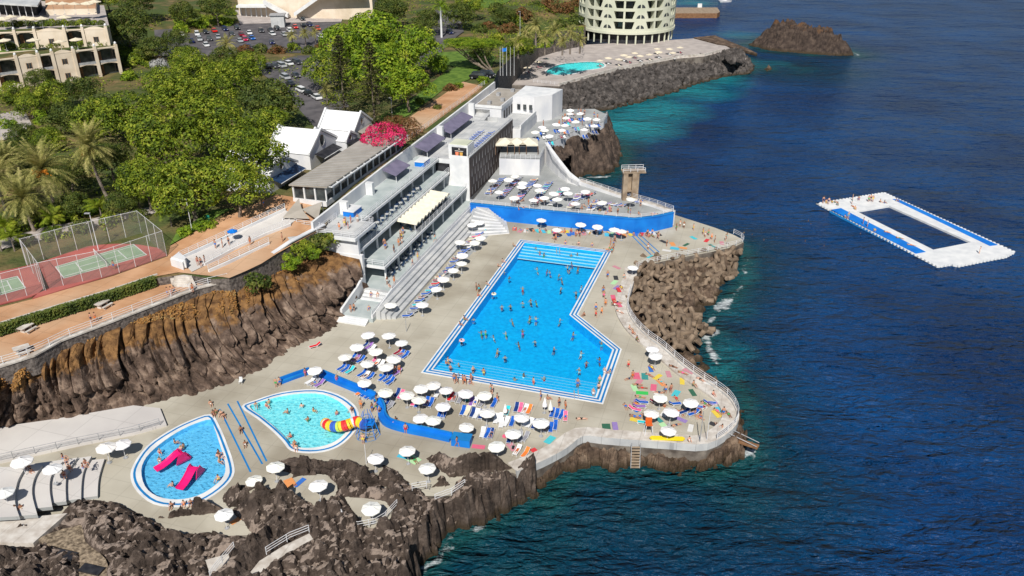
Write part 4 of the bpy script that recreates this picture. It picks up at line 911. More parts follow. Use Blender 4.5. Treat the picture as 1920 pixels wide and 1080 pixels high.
for k in range(8): mb.prism([p for p in px([(884 - 0 + k * 0, 385), (905 + k * 6, 388 + k * 1.2), (935 + k * 4 - 8, 412 + k * 2), (893 - k * 3, 398 + k * 5)], 6)], 4.2, 7.3 - k * .37, M['greywhite'], M['whitewall'])
struct('fan_steps', mb)
# diving tower
P0 = P(1180, 374, 7.5)
dt = thing('diving_tower', 'concrete diving tower with top platform over the sea parapet', 'diving tower', P0, R(4))
mb = MB(); mb.box((-1.25, 0, 3.2), (1.0, 1.5, 6.4), M['cast'], 0); mb.box((1.0, 0, 3.2), (1.5, 1.5, 6.4), M['cast'], 0); put_ = part('pillar', mb, dt)
mb = MB(); mb.box((-.25, .45, 3.9), (1.0, .5, 5.0), M['cast']); mb.box((-.25, -.2, 2.2), (1.0, 1.0, .25), M['cast']); part('stair', mb, dt)
mb = MB(); mb.box((0.6, 0.4, 6.55), (5.2, 2.4, .3), M['cast']); part('platform', mb, dt)
mb = MB()
for y in (-.7, 1.5):
    for z in (7.2, 7.65): mb.tube((-1.9, y, z), (3.0, y, z), .05, M['metal'])
    for x in (-1.9, -.3, 1.3, 3.0): mb.tube((x, y, 6.7), (x, y, 7.65), .05, M['metal'])
part('guard_rail', mb, dt)
# square marquee on the cove terrace
sm = thing('marquee', 'square cream marquee with dark tables on the cove terrace edge', 'marquee', P(968, 292, 11.6))
for k in range(3):
    mb = MB(); c = P(947 + k * 22, 290 - k * 0, 11.6) + Vector((0, 2.0, 0)); hw = 2.3
    base = [c + Vector((sx * hw, sy * hw, 2.6)) for sx, sy in ((-1, -1), (1, -1), (1, 1), (-1, 1))]; top = c + Vector((0, 0, 3.7))
    mb.add(base + [top], [(0, 1, 4), (1, 2, 4), (2, 3, 4), (3, 0, 4)], M['cream']); low = [p - Vector((0, 0, .35)) for p in base]
    mb.add(base + low, [(i, (i + 1) % 4, 4 + (i + 1) % 4, 4 + i) for i in range(4)], M['cream']); put('canopy', mb, sm)
    for q in low: mb = MB(); mb.tube(q, q - Vector((0, 0, 2.2)), .07, M['brownwood']); put('post', mb, sm)

# ---- railings
def FR(pts, z): return [F(u, v, z) for u, v in pts]
railing('white railing along the front of the top gallery', FR([(9.3, -3.9), (48, -3.9)], 15.66))
railing('white railing round the end platform of the top gallery', FR([(9.2, -8.9), (1.4, -8.9), (1.4, -1.2), (9.1, -1.2), (9.2, -3.7)], 15.66), step=1.6)
railing('white railing along the front of the middle gallery', FR([(2.5, -7), (2.5, -1.4), (48, -1.4)], 12.71))
railing('white railing along the front of the marquee gallery', FR([(4.1, -4), (4.1, 2.8), (48, 2.8)], 9.51))
railing('white railing on the parapet above the concrete stands', FR([(0.8, 5.56), (47, 5.56)], 6.95), h=.6)
railing('white railing on top of the brown clad tower roof', FR([(49, 3.5), (80.5, 3.5)], 16.75), h=.5)
railing('white railing between planted strip and terracotta walk', [F(u, -12.4, landz(*F(u, -12.4, 0)[:2]) + .2) for u in range(46, 108, 4)], step=2.5)
railing('white railing down the pool side of the entrance platform', FR([(-7.4, 5.5), (0.4, 5.5)], 6.0), h=.7)
railing('pale railing along the edge of the lower promenade', [p + Vector((0, 0, .3)) for p in resample(prom_edge[1:], 14)], step=3)
railing('white railing around the curved sea wall walk', [p + Vector((0, 0, .6)) for p in rimline[4:-22]], step=2.4)
railing('white railing along the wall beside the tetrapods', [p + Vector((0, 0, .2)) for p in sea_px[3:12]], step=2.4)
railing('railing on the blue wall of the upper terrace', [p + Vector((0, 0, .5)) for p in bl], h=.8, step=2.6)
railing('white railing along the sea parapet beside the diving tower', [p + Vector((0, 0, .6)) for p in px([(1086, 344), (1160, 368), (1228, 387), (1262, 399)], 7.6)], h=1.0)
railing('railing along the top of the curved white wall', [P(1024, 274, 12.6), P(1034, 292, 12.2), P(1050, 312, 11.2), P(1066, 330, 9.9), P(1086, 344, 8.7)], h=.9)
railing('dark grid railing in front of the square marquee', px([(938, 297), (1012, 299), (1019, 284)], 11.6), step=1.2)
railing('white railing on the outer edge of the cove terrace', px([(1026, 271), (1075, 248), (1131, 229), (1138, 216)], 11.6))
railing('thin railing on the edge of the pale ramp', px([(300, 797), (250, 812), (150, 832), (0, 865), (-60, 880)], 4.92), step=2.5, mat='greymetal')
railing('blue shaded railing around the pad above the sea cliff', [P(641, 968, 5.9), P(648, 985, 5.9), P(672, 992, 5.9), (P(705, 985, 5.9)), P(722, 975, 5.9), P(745, 950, 5.9)], step=2)
railing('railing beside the right hand sunbathing pad', [P(773, 920, 5.9), P(800, 915, 5.9)], step=1.6)
railing('railing on the small cliff edge below the last pad', [P(816, 940, 5.9), P(848, 928, 5.9), P(872, 912, 5.9)], step=1.6)
railing('railing along the stepped path through the lava rock', [P(500, 1040, 6.2), P(545, 1012, 6.2), P(580, 998, 6.2)], step=2)
railing('railing down the lava rock at the bottom edge', [P(395, 1085, 6.2), P(415, 1060, 6.2), P(440, 1030, 6.2)], step=2)
railing('railing along the back rim of the hotel pool terrace', [P(1000, 155, 9.1), P(1048, 160, 9.1)], step=1.5)

# ---- ramps with parapets beside the courts
mb = MB()
r1 = [G(a, b) for a, b in [(338, 488), (420, 450), (492, 416), (535, 396)]]; r2 = [G(a, b) for a, b in [(384, 500), (440, 470), (500, 442), (545, 425)]]; r3 = [G(a, b) for a, b in [(392, 512), (450, 486), (505, 460)]]
lsheet('upper_ramp', [(338, 488), (420, 450), (492, 416), (535, 396), (560, 410), (540, 428), (500, 442), (440, 470), (384, 500), (360, 512)], 'ramp', 0.22, 16, 60)
for i, r_ in enumerate((r1, r2, r3)):
    mb = MB(); wall(mb, r_, .35, [p.z - .3 for p in r_], [p.z + .65 for p in r_], M['whitewall'], M['white']); struct('ramp_parapet', mb)
    railing(['railing on the ramp parapet nearest the palms', 'railing on the middle parapet of the ramps', 'railing on the ramp parapet nearest the cliff'][i], [p + Vector((0, 0, .65)) for p in r_], h=.9, step=1.8)
mb = MB(); mb.prism([G(322, 500), G(338, 487), G(352, 498), G(345, 508)], 15, 16.9, M['whitewall']); struct('stair_head_wall', mb)
sg = thing('lettered_wall_sign', 'white wall sign with violet handwritten lettering above the steps', 'sign', G(338, 503, .4)); mb = MB(); mb.box((0, 0, .7), (3.0, .12, 1.4), M['white'], R(-25)); part('board', mb, sg)
tc = bpy.data.curves.new('lettering', 'FONT'); tc.body = 'Lido'; tc.size = 1.3; tc.extrude = .01; tc.align_x = 'CENTER'
to = bpy.data.objects.new('tmp', tc); COL.objects.link(to); dg = bpy.context.evaluated_depsgraph_get(); tm = bpy.data.meshes.new_from_object(to.evaluated_get(dg)); bpy.data.objects.remove(to)
vm = noisy('violet_lettering', (.18, .12, .4), (.22, .15, .45), 1); tm.materials.clear(); tm.materials.append(vm)
lo_ = part('lettering', tm, sg); lo_.location = (-.03, -.075, .25); lo_.rotation_euler = (R(90), 0, R(-25))
mb = MB()
for k in range(6):
    a, b = P(310, 503 + 0, 15.6), P(365, 512, 15.6)
    mb.prism([P(315 + k * 1.5, 512 + k * 4, 14 + .25 * (5 - k)), P(358 + k * 2, 514 + k * 4, 14 + .25 * (5 - k)), P(360 + k * 2, 519 + k * 4, 14 + .25 * (5 - k)), P(317 + k * 1.5, 518 + k * 4, 14 + .25 * (5 - k))], 13.8, 14.05 + .25 * (5 - k), M['edge'])
struct('promenade_stairs', mb)

# ---- sail shelter at the end of the glass restaurant
ss = thing('sail_shelter', 'two grey shade sails on poles beside the glass restaurant', 'shade sail', G(560, 420))
c0 = [P(530, 408, 17.4), P(560, 372, 19), P(604, 378, 19), P(596, 412, 17.6), P(566, 392, 18.2), P(580, 410, 17.0)]
for tri in ((0, 1, 4), (4, 2, 3), (0, 4, 5)):
    mb = MB(); a, b, c = (c0[i] for i in tri); mb.add([a, b, c, a - Vector((0, 0, .06)), b - Vector((0, 0, .06)), c - Vector((0, 0, .06))], [(0, 1, 2), (5, 4, 3), (0, 3, 4, 1), (1, 4, 5, 2), (2, 5, 3, 0)], M['roofbeige']); put('sail', mb, ss)
for q in c0[:4]: mb = MB(); mb.tube(q, (q.x, q.y, 15.6), .09, M['metal']); put('pole', mb, ss)
mb = MB(); mb.prism([P(520, 412, 15.8), P(560, 385, 16), P(606, 395, 16), P(606, 426, 16), P(560, 447, 16), P(545, 455, 16)], 15.2, 16.0, M['greywhite'], M['whitewall']); struct('shelter_platform', mb)
railing('white railing round the platform below the shade sails', [P(520, 412, 16), P(560, 422, 16), P(600, 428, 16)], step=1.6)

# ---- glass restaurant
gr = thing('glass_restaurant', 'low restaurant with ribbed beige roof and glass front', 'restaurant', F(12, -14, 17.9))
mb = MB(); k = [F(9.6, -18.6, 21.1), F(45.5, -18.6, 21.1), F(45.5, -10.5, 21.5), F(9.6, -10.5, 21.5)]
mb.add(k + [p - Vector((0, 0, .25)) for p in k], [(3, 2, 1, 0), (4, 5, 6, 7), (0, 1, 5, 4), (1, 2, 6, 5), (2, 3, 7, 6), (3, 0, 4, 7)], M['roofbeige']); put('roof', mb, gr)
mb = MB()
for i in range(36): mb.add([F(9.9 + i, -18.5, 21.12), F(10.05 + i, -18.5, 21.12), F(10.05 + i, -10.6, 21.55), F(9.9 + i, -10.6, 21.55)], [(3, 2, 1, 0)], M['greywhite'])
put('roof_ribs', mb, gr)
mb = MB(); mb.fbox(10, 45, -18.3, -11.2, 17.3, 18.3, M['whitewall']); put('base', mb, gr)
mb = MB(); mb.fbox(10.3, 44.7, -11.5, -11.4, 18.3, 21.1, M['glassdark']); mb.fbox(10.3, 10.4, -18.2, -11.5, 18.3, 21.0, M['glassdark']); put('glazing', mb, gr)
for i in range(13): mb = MB(); u = 10.2 + i * 2.88; mb.fbox(u, u + .22, -11.38, -11.15, 18.3, 21.2, M['white']); mb.fbox(u + .02, u + .2, -11.2, -9.7, 21.22, 21.36, M['white']); put('mullion', mb, gr)
for v in (-18.2, -15.9, -13.6): mb = MB(); mb.fbox(10.0, 10.28, v, v + .3, 18.3, 21.0, M['white']); put('mullion', mb, gr)
mb = MB(); mb.fbox(10, 45, -9.9, -9.62, 21.3, 21.5, M['white']); mb.fbox(10, 45, -11.39, -11.1, 20.9, 21.1, M['white']); put('front_beam', mb, gr)

# ---- white gabled houses
def house(label, u0, u1, v0, v1, zg, ze, zr, win, awn):
    h = thing('gabled_house', label, 'house', F((u0 + u1) / 2, v1, zg)); um = (u0 + u1) / 2 - .6
    mb = MB(); base = [(u0, v0), (u1, v0), (u1, v1), (u0, v1)]
    mb.add([F(u0, v1, zg - 2), F(u1, v1, zg - 2), F(u1, v1, ze), F(um, v1, zr), F(u0, v1, ze)], [(0, 4, 3, 2, 1)], M['whitewall'])
    mb.add([F(u0, v0, zg - 2), F(u1, v0, zg - 2), F(u1, v0, ze), F(um, v0, zr), F(u0, v0, ze)], [(0, 1, 2, 3, 4)], M['whitewall'])
    mb.add([F(u0, v0, zg - 2), F(u0, v1, zg - 2), F(u0, v1, ze), F(u0, v0, ze)], [(0, 3, 2, 1)], M['whitewall'])
    mb.add([F(u1, v0, zg - 2), F(u1, v1, zg - 2), F(u1, v1, ze), F(u1, v0, ze)], [(0, 1, 2, 3)], M['whitewall']); put('wall', mb, h)
    mb = MB(); d = Vector((0, 0, .06)); a = [F(u0 - .2, v0, ze), F(um, v0, zr + .1), F(um, v1, zr + .1), F(u0 - .2, v1, ze)]; b = [F(u1 + .2, v0, ze), F(um, v0, zr + .1), F(um, v1, zr + .1), F(u1 + .2, v1, ze)]
    mb.add([p + d for p in a], [(0, 3, 2, 1)], M['white']); mb.add([p + d for p in b], [(0, 1, 2, 3)], M['white']); put('roof', mb, h)
    for v in (v0, v1):
        mb = MB()
        for uu, zz in ((u0 - .3, ze), (u1 + .3, ze)): 
            q = [F(uu, v - .22, zz), F(um, v - .22, zr + .1), F(um, v + .22, zr + .1), F(uu, v + .22, zz)]; up = Vector((0, 0, .5))
            mb.add(q + [p + up for p in q], [(0, 1, 2, 3), (4, 5, 6, 7), (0, 1, 5, 4), (1, 2, 6, 5), (2, 3, 7, 6), (3, 0, 4, 7)], M['white'])
        put('gable_coping', mb, h)
    mb = MB(); cz = (ze + zr) / 2 - .2; ring = [F(um + 1.0 * math.cos(t) * win, v1 + .06, cz + 1.25 * win * math.sin(t)) for t in [k * math.pi / 8 for k in range(16)]]
    mb.add(ring, [tuple(range(16))], M['glassdark']); w1 = put('window', mb, h)
    mb = MB()
    for i in range(16): mb.tube(ring[i], ring[(i + 1) % 16], .09, M['greymetal'], 4)
    put('window_frame', mb, h)
    for (ua, ub, z, mt_) in awn:
        mb = MB(); k = [F(ua, v1 + .1, z + .7), F(ub, v1 + .1, z + .7), F(ub, v1 + 2.3, z), F(ua, v1 + 2.3, z)]
        mb.add(k + [p - Vector((0, 0, .15)) for p in k], [(3, 2, 1, 0), (4, 5, 6, 7), (2, 3, 7, 6), (3, 0, 4, 7), (1, 2, 6, 5)], M[mt_]); mb.tube(k[2] - Vector((0, 0, .1)), k[3] - Vector((0, 0, .1)), .1, M['white']); put('awning', mb, h)
house('white gabled house with oval window and black awning beside restaurant', 27, 39.2, -34, -24.0, 17.8, 21.0, 24.7, 1.0, [(29, 37, 19.9, 'dark')])
house('white gabled house farthest along, with pale lean-to roof', 45.5, 54.5, -32, -23.0, 17.8, 20.9, 24.2, .6, [(47, 53.5, 19.9, 'roofbeige')])
house('shaded white house with big navy awning at the left end', 13, 23.5, -36, -25.0, 17.5, 20.3, 23.3, .6, [(13.5, 23, 19.6, 'navy')])
house('small white porch between the two larger gabled houses', 38.6, 43.8, -30, -21.5, 17.8, 20.6, 22.2, .5, [(39, 43.5, 19.6, 'dark')])

# ---- blue benches and play equipment on the deck
def bench(label, pts, t, h, name='blue_bench', n=3):
    l_ = smooth(px(pts, Z0), n); o = thing(name, label, 'bench', l_[len(l_) // 2]); mb = MB(); wall(mb, l_, t, Z0 - .1, Z0 + h, M['blue'], M['stripe'] if t < .7 else M['blue']); put('seat', mb, o)
    mb = MB(); side = []
    for i in range(len(l_)):
        a = l_[max(i - 1, 0)]; b = l_[min(i + 1, len(l_) - 1)]; d = (b - a).normalized(); side.append(l_[i] + Vector((-d.y, d.x, 0)) * (t / 2 + .14))
    wall(mb, side, .25, Z0 - .1, Z0 + h + .45, M['blue'], M['stripe']); put('back', mb, o); return o
bench('straight blue bench west of the turquoise paddling pool', [(528, 719), (555, 709), (582, 700)], .5, .45)
bench('long blue bench above the turquoise paddling pool', [(602, 706), (640, 722), (672, 735), (700, 748)], .8, .5)
bench('curved blue bench winding past the slide to the umbrellas', [(706, 752), (714, 770), (716, 785), (728, 798), (760, 808), (800, 816), (845, 826)], .9, .5)
mb = MB(); bb = thing('blue_block', 'big solid blue block at the end of the curved bench', 'block', P(866, 832)); mb.box((0, 0, .6), (2.6, 1.5, 1.2), M['blue'], R(-12)); mb.box((0, 0, 1.24), (2.7, 1.6, .06), M['stripe'], R(-12)); part('body', mb, bb)
# striped tube slide
sl = thing('tube_slide', 'striped red, yellow and blue tube slide over turquoise pool', 'slide', P(660, 800))
path = smooth([P(684, 796, 6.4), P(668, 790, 6.2), P(652, 796, 5.9), P(634, 800, 5.5), P(618, 798, 5.0), P(610, 793, 4.75)], 4)
cols = [(.05, .12, .5), (.8, .55, .02), (.75, .6, .05), (.7, .03, .03), (.7, .03, .03), (.55, .6, .65), (.8, .5, .02), (.8, .5, .02), (.7, .03, .03), (.7, .03, .03), (.8, .6, .05), (.5, .65, .1), (.05, .15, .55)]
for i in range(0, len(path) - 1):
    mb = MB(); a, b = path[i], path[i + 1]; mb.tube(a, b + (b - a) * .04, .72 + .05 * (i % 2), M['plastic'], 12); put('tube_section', mb, sl, cols[i % len(cols)])
cf = thing('climbing_frame', 'blue climbing frame of nets and poles beside the slide', 'climbing frame', P(690, 815))
mb = MB(); tip = Vector((0, .5, 4.2)); bs = [Vector((1.7 * math.cos(t), 1.7 * math.sin(t), 0)) for t in [k * math.pi / 4 for k in range(8)]]
for q in bs: mb.tube(q, tip + Vector((q.x * .3, q.y * .3, -.6)), .05, M['blue'], 4)
part('poles', mb, cf); mb = MB()
for k in range(6):
    f_ = k / 6
    for i in range(8):
        a = bs[i].lerp(tip, f_ * .8); b = bs[(i + 1) % 8].lerp(tip, f_ * .8); mb.tube(a, b, .035, M['stripe'], 4)
part('net', mb, cf); mb = MB(); mb.box((0.2, .3, 1.9), (1.5, 1.5, .12), M['blue']); part('platform', mb, cf)
# pink slides in the blue paddling pool
def pinkslide(label, loc, rz):
    o = thing('pool_slide', label, 'slide', loc, rz, 'pink slides in the blue paddling pool'); mb = MB(); prof = [(-1.9, 0.15), (-1.2, .2), (-.4, .6), (.4, 1.25), (.8, 1.4), (1.2, 1.4)]
    for (a, za), (b, zb) in zip(prof, prof[1:]):
        vs = [(sx * w_, y, z + dz) for y, z in ((a, za), (b, zb)) for sx, w_, dz in ((-1, .55, .35), (-1, .4, 0), (1, .4, 0), (1, .55, .35))]
        mb.add(vs, [(0, 1, 5, 4), (1, 2, 6, 5), (2, 3, 7, 6)], M['plastic']); mb.add([(p[0] * 1.02, p[1], p[2] - .04) for p in vs], [(4, 5, 1, 0), (5, 6, 2, 1), (6, 7, 3, 2)], M['plastic'])
    part('chute', mb, o, (.75, .01, .16)); mb = MB()
    for sx in (-1, 1):
        mb.add([(sx * .58, .2, -.4), (sx * .58, 2.0, -.4), (sx * .58, 1.3, 2.0), (sx * .58, .6, 1.6), (sx * .66, .2, -.4), (sx * .66, 2.0, -.4), (sx * .66, 1.3, 2.0), (sx * .66, .6, 1.6)], [(0, 1, 2, 3), (7, 6, 5, 4), (0, 4, 5, 1), (1, 5, 6, 2), (2, 6, 7, 3), (3, 7, 4, 0)], M['plastic'])
    for k in range(4): mb.box((0, 1.95 - k * .22, -.1 + k * .38), (1.2, .3, .1), M['plastic'])
    part('ladder', mb, o, (.65, .01, .12)); o.scale = (1.15, 1.15, .6)
pinkslide('nearer pink slide standing in the blue paddling pool', P(356, 898, 4.4), R(-14))
pinkslide('farther pink slide at the left of the blue paddling pool', P(322, 868, 4.4), R(-42))

# ---- ladder, ramp and small fittings
ld = thing('sea_ladder', 'dark stepped ladder down the sea wall to the water', 'ladder', P(1191, 842, 4)); mb = MB()
for sx in (-.6, .6): mb.tube((sx, -.3, 1.2), (sx, -1.3, -2.9), .07, M['greymetal'])
part('rails', mb, ld); mb = MB()
for k in range(9): mb.box((0, -.4 - k * .1, .6 - k * .4), (1.2, .3, .08), M['cast'])
part('treads', mb, ld)
gw = thing('gangway', 'rusty brown gangway projecting over the water from the sea wall', 'gangway', P(1365, 812, 4.6)); mb = MB(); mb.box((1.8, -.9, -.8), (4.6, 1.0, .2), M['brownwood'], R(-32)); part('deck', mb, gw); mb = MB(); mb.tube((-.2, -.1, .2), (3.4, -2.4, -.5), .06, M['greymetal']); mb.tube((.4, .8, .2), (4.0, -1.5, -.5), .06, M['greymetal']); part('rails', mb, gw)
for i, (a, b, z) in enumerate([(856, 712, 4.2), (1080, 745, 4.2), (1046, 475, 4.2)]):
    o = thing('pool_ladder', ['pool ladder at the bottom left corner of the big pool', 'pool ladder at the bottom right of the big pool', 'pool ladder at the far end of the big pool'][i], 'ladder', P(a, b, z))
    for sx in (-.3, .3):
        mb = MB(); pts = smooth([Vector((sx, .6, -.4)), Vector((sx, .5, .9)), Vector((sx, 0, 1.2)), Vector((sx, -.7, .9)), Vector((sx, -.9, .3))], 3)
        for p, q in zip(pts, pts[1:]): mb.tube(p, q, .045, M['greymetal'], 5)
        part('handrail', mb, o)

# ---- floating platform on the sea
fpz = WZ + 0.42
fo_ = px([(1533, 381), (1658, 361), (1902, 472), (1885, 481), (1862, 485), (1797, 498), (1783, 495), (1759, 499)], fpz); fi = px([(1606, 396), (1667, 386), (1821, 454), (1750, 468)], fpz)
fp = thing('floating_platform', 'floating white and blue swim platform with a square opening', 'floating platform', px([(1715, 430)], WZ)[0])
mb = MB(); slab(mb, fo_, fpz, .7, M['white'], M['white'], holes=[fi]); put('pontoon', mb, fp)
for pts in ([(1556, 393.5), (1577, 390), (1736, 472), (1717, 475.5)], [(1673, 373), (1685, 373.5), (1871, 459), (1856, 461)]):
    mb = MB(); q = px(pts, fpz + .05); sheet(mb, q, M['blue'], fpz + .05); mb.add([(p.x, p.y, fpz + .05) for p in q] + [(p.x, p.y, fpz - .0) for p in q], [(i, (i + 1) % 4, 4 + (i + 1) % 4, 4 + i) for i in range(4)], M['blue']); put('blue_strip', mb, fp)
mb = MB(); q = px([(1553, 396), (1556, 393.5), (1717, 475.5), (1714, 478)], 0); mb.add([P(1555.5, 394.5, fpz) , P(1717.5, 477, fpz), P(1717.5, 481.5, WZ), P(1555.5, 398.5, WZ)], [(0, 3, 2, 1)], M['stripe']); put('blue_side', mb, fp)
mb = MB(); r_ = [Vector(p) for p in fo_] + [Vector(fo_[0])]
for p in resample(r_, 120): mb.tube((p.x, p.y, fpz - .3), (p.x, p.y, fpz + .05), .34, M['white'], 6)
put('edge_floats', mb, fp)
mb = MB(); a, b, c, d = [Vector(p) for p in (fo_[0], fo_[1], fo_[2], fo_[7])]
for k in range(1, 45):
    for side in ((a, b, d, c),):
        s = k / 45; p, q = side[0].lerp(side[2], s), side[1].lerp(side[3], s)
    
# ---- left hotel: two stepped facades with pillars, arches and recessed balconies
def facade(label, x0, y0, x1, y1, z, storeys, sh, bays, depth=9):
    A = P(x0, y0, z); B = P(x1, y1, z); d = (B - A); L = d.length; d.normalize(); n = Vector((d.y, -d.x, 0)); t = thing('hotel_wing', label, 'hotel', A)
    def q(s, o, zz): return A + d * s + n * o + Vector((0, 0, zz))
    def bx(mb, s0, s1, o0, o1, z0, z1, mt):
        vs = [q(s, o, zz) for zz in (z0, z1) for s, o in ((s0, o0), (s1, o0), (s1, o1), (s0, o1))]; mb.add(vs, [(0, 1, 2, 3), (7, 6, 5, 4), (0, 4, 5, 1), (1, 5, 6, 2), (2, 6, 7, 3), (3, 7, 4, 0)], mt)
    H = storeys * sh; px0 = lambda f_: f_ * L
    mb = MB(); bx(mb, 0, L, -depth, -2.2, -2, H, M['creamwall']); put('body', mb, t)
    mb = MB(); bx(mb, 0, L + .3, -depth, .1, H, H + .15, M['land']); put('roof_garden', mb, t)
    for f0, f1, kind in bays:
        s0, s1 = px0(f0), px0(f1)
        if kind == 'b':
            for st in range(storeys):
                mb = MB(); bx(mb, s0, s1, -2.15, -2.05, st * sh + .1, st * sh + sh - .6, M['glassdark']); bx(mb, s0 + .5, s0 + (s1 - s0) * .3, -2.04, -1.95, st * sh + .1, st * sh + sh - .9, M['brownwood']); put('balcony_doors', mb, t)
                mb = MB(); bx(mb, s0, s1, -2.0, 0, st * sh - .15, st * sh + .05, M['creamwall']); bx(mb, s0, s1, -.12, 0, st * sh + .05, st * sh + .75, M['greymetal']) if st else None; put('balcony', mb, t)
                mb = MB(); m = 8
                for k in range(m):
                    a0, a1 = k / m, (k + 1) / m; h0 = sh - .15 - .55 * (abs(2 * a0 - 1) ** 2.2); h1 = sh - .15 - .55 * (abs(2 * a1 - 1) ** 2.2); w_ = s1 - s0
                    vs = [q(s0 + a0 * w_, o, st * sh + hh) for o in (-.3, 0) for hh in (h0, sh)] + [q(s0 + a1 * w_, o, st * sh + hh) for o in (-.3, 0) for hh in (h1, sh)]
                    mb.add(vs, [(2, 6, 7, 3), (0, 4, 6, 2), (0, 1, 5, 4)], M['creamwall'])
                put('arch', mb, t)
        else:
            mb = MB(); m = 8; bx(mb, s0, s1, -2.0, .15, -2, H, M['creamwall'])
            top = [q(s0 + (s1 - s0) * k / m, .15, H + .9 * math.sin(math.pi * k / m)) for k in range(m + 1)]; bk = [p - n * .4 for p in top]
            mb.add(top + bk, [tuple(range(m + 1)), tuple(range(2 * m + 1, m, -1))] + [(k, m + 1 + k, m + 2 + k, k + 1) for k in range(m)], M['creamwall']); put('gable_wall', mb, t)
            for st in range(storeys):
                c = (s0 + s1) / 2; mb = MB(); bx(mb, c - .6, c + .6, .152, .17, st * sh + 1.0, st * sh + 2.5, M['glassdark']); w1 = put('window', mb, t)
                mb = MB(); bx(mb, c - .72, c - .6, .15, .24, st * sh + .9, st * sh + 2.6, M['brownwood']); bx(mb, c + .6, c + .72, .15, .24, st * sh + .9, st * sh + 2.6, M['brownwood']); bx(mb, c - .05, c + .05, .17, .22, st * sh + 1.0, st * sh + 2.5, M['brownwood']); put('window_frame', mb, t)
    for f_ in sorted({b[0] for b in bays} | {b[1] for b in bays}):
        s = px0(f_); mb = MB(); bx(mb, s - .4, s + .4, -.5, .45, -2, H + .9, M['creamwall']); mb.lathe([(.1, 0), (.35, .12), (.38, .4), (.2, .7), (.02, .8)], M['white'], 8, q(s, 0, H + .9)); put('pillar', mb, t)
    mb = MB(); bx(mb, 0, L, -.3, .2, H, H + .35, M['creamwall']); put('cornice', mb, t)
    return t
facade('cream lower hotel wing with arched balconies at left edge', -60, 178, 228, 140, 18, 2, 4.1, [(0, .2, 'b'), (.2, .34, 'b'), (.34, .48, 'w'), (.48, .57, 'b'), (.57, .71, 'w'), (.71, .855, 'b'), (.855, 1, 'b')])
facade('cream upper hotel wing with round-topped gables behind lawn', -60, 96, 205, 84, 26.5, 1, 4.6, [(0, .22, 'b'), (.22, .35, 'b'), (.35, .49, 'b'), (.49, .7, 'w'), (.7, .83, 'b'), (.83, 1, 'w')], 6)
mb = MB(); mb.prism([P(-80, 104, 26.3), P(216, 82.5, 26.3), P(205, 70, 26.3), P(-80, 78, 26.3)], 18, 26.3, M['grass'], M['creamwall']); struct('hotel_lawn_terrace', mb)
mb = MB(); mb.prism([P(-90, 60, 31.2), P(205, 50, 31.2), P(195, 10, 31.2), P(-90, -10, 31.2)], 20, 31.2, M['road'], M['creamwall']); mb.prism([P(85, 18, 33), P(180, 16, 33), P(180, -20, 33), P(85, -20, 33)], 20, 33, M['terra'], M['creamwall']); struct('hotel_top_terrace', mb)
pv = thing('pavilion', 'long pavilion with pale flat roof in the top left corner', 'pavilion', P(30, 30, 31)); mb = MB(); mb.prism([P(-60, 2, 35.5), P(70, 10, 35.5), P(80, -6, 35.5), P(-60, -30, 35.5)], 35, 35.5, M['greywhite']); put('roof', mb, pv)
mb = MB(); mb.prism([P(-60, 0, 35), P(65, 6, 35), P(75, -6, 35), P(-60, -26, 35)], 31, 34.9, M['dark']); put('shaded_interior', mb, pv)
mb = MB()
for k in range(10): q = P(-55 + 12.5 * k, 3 + .8 * k, 35); mb.tube((q.x, q.y, 31), (q.x, q.y, 35), .12, M['metal'])
put('columns', mb, pv)

for i in range(16):
    pass
# ---- building behind the car park
bk = thing('entrance_building', 'pale flat roofed building with zigzag stairs behind car park', 'building', P(540, 45, 20))
def pbox(x0, x1, y, z0, z1, mt, dep=6):
    a, b = P(x0, y, 20), P(x1, y, 20); mb = MB(); mb.add([(a.x, a.y, z0), (b.x, b.y, z0), (b.x, b.y + dep, z0), (a.x, a.y + dep, z0), (a.x, a.y, z1), (b.x, b.y, z1), (b.x, b.y + dep, z1), (a.x, a.y + dep, z1)], [(0, 1, 5, 4), (1, 2, 6, 5), (2, 3, 7, 6), (3, 0, 4, 7), (4, 5, 6, 7)], M[mt]); return mb
put('wall', pbox(450, 700, 33, 19, 30, 'creamwall', 12), bk)
for x0, x1, z0, z1 in ((453, 500, 20.2, 23.6), (535, 558, 21, 25), (590, 640, 20.2, 24), (640, 690, 21, 25), (520, 560, 26, 29), (585, 690, 26.5, 29.5)):
    put('opening', pbox(x0, x1, 32.8, z0, z1, 'dark', .5), bk)
for k in range(6): put('column', pbox(452 + k * 9.5, 454 + k * 9.5, 33.5, 19.5, 24.4, 'white', .6), bk)
put('canopy_slab', pbox(446, 502, 36, 24.4, 25.2, 'white', 6), bk)
for x0, z0, x1, z1 in ((497, 25.5, 540, 20.5), (552, 21, 600, 27.5), (600, 27.5, 690, 28)):
    a, b = P(x0, 36, 20), P(x1, 36, 20); mb = MB(); mb.add([(a.x, a.y, z0), (b.x, b.y, z1), (b.x, b.y + 3, z1), (a.x, a.y + 3, z0), (a.x, a.y, z0 + 1.5), (b.x, b.y, z1 + 1.5), (b.x, b.y + 3, z1 + 1.5), (a.x, a.y + 3, z0 + 1.5)], [(0, 1, 5, 4), (1, 2, 6, 5), (2, 3, 7, 6), (3, 0, 4, 7), (4, 5, 6, 7), (3, 2, 1, 0)], M['white']); put('stair_flight', mb, bk)
ks = thing('kiosk', 'small square blue grey kiosk at the car park entrance', 'kiosk', G(523, 50), R(8)); mb = MB(); mb.box((0, 0, 2.2), (5, 5, 4.4), M['greywhite']); part('body', mb, ks); mb = MB(); mb.box((0, 0, 4.55), (5.8, 5.8, .3), M['greymetal']); part('roof', mb, ks)

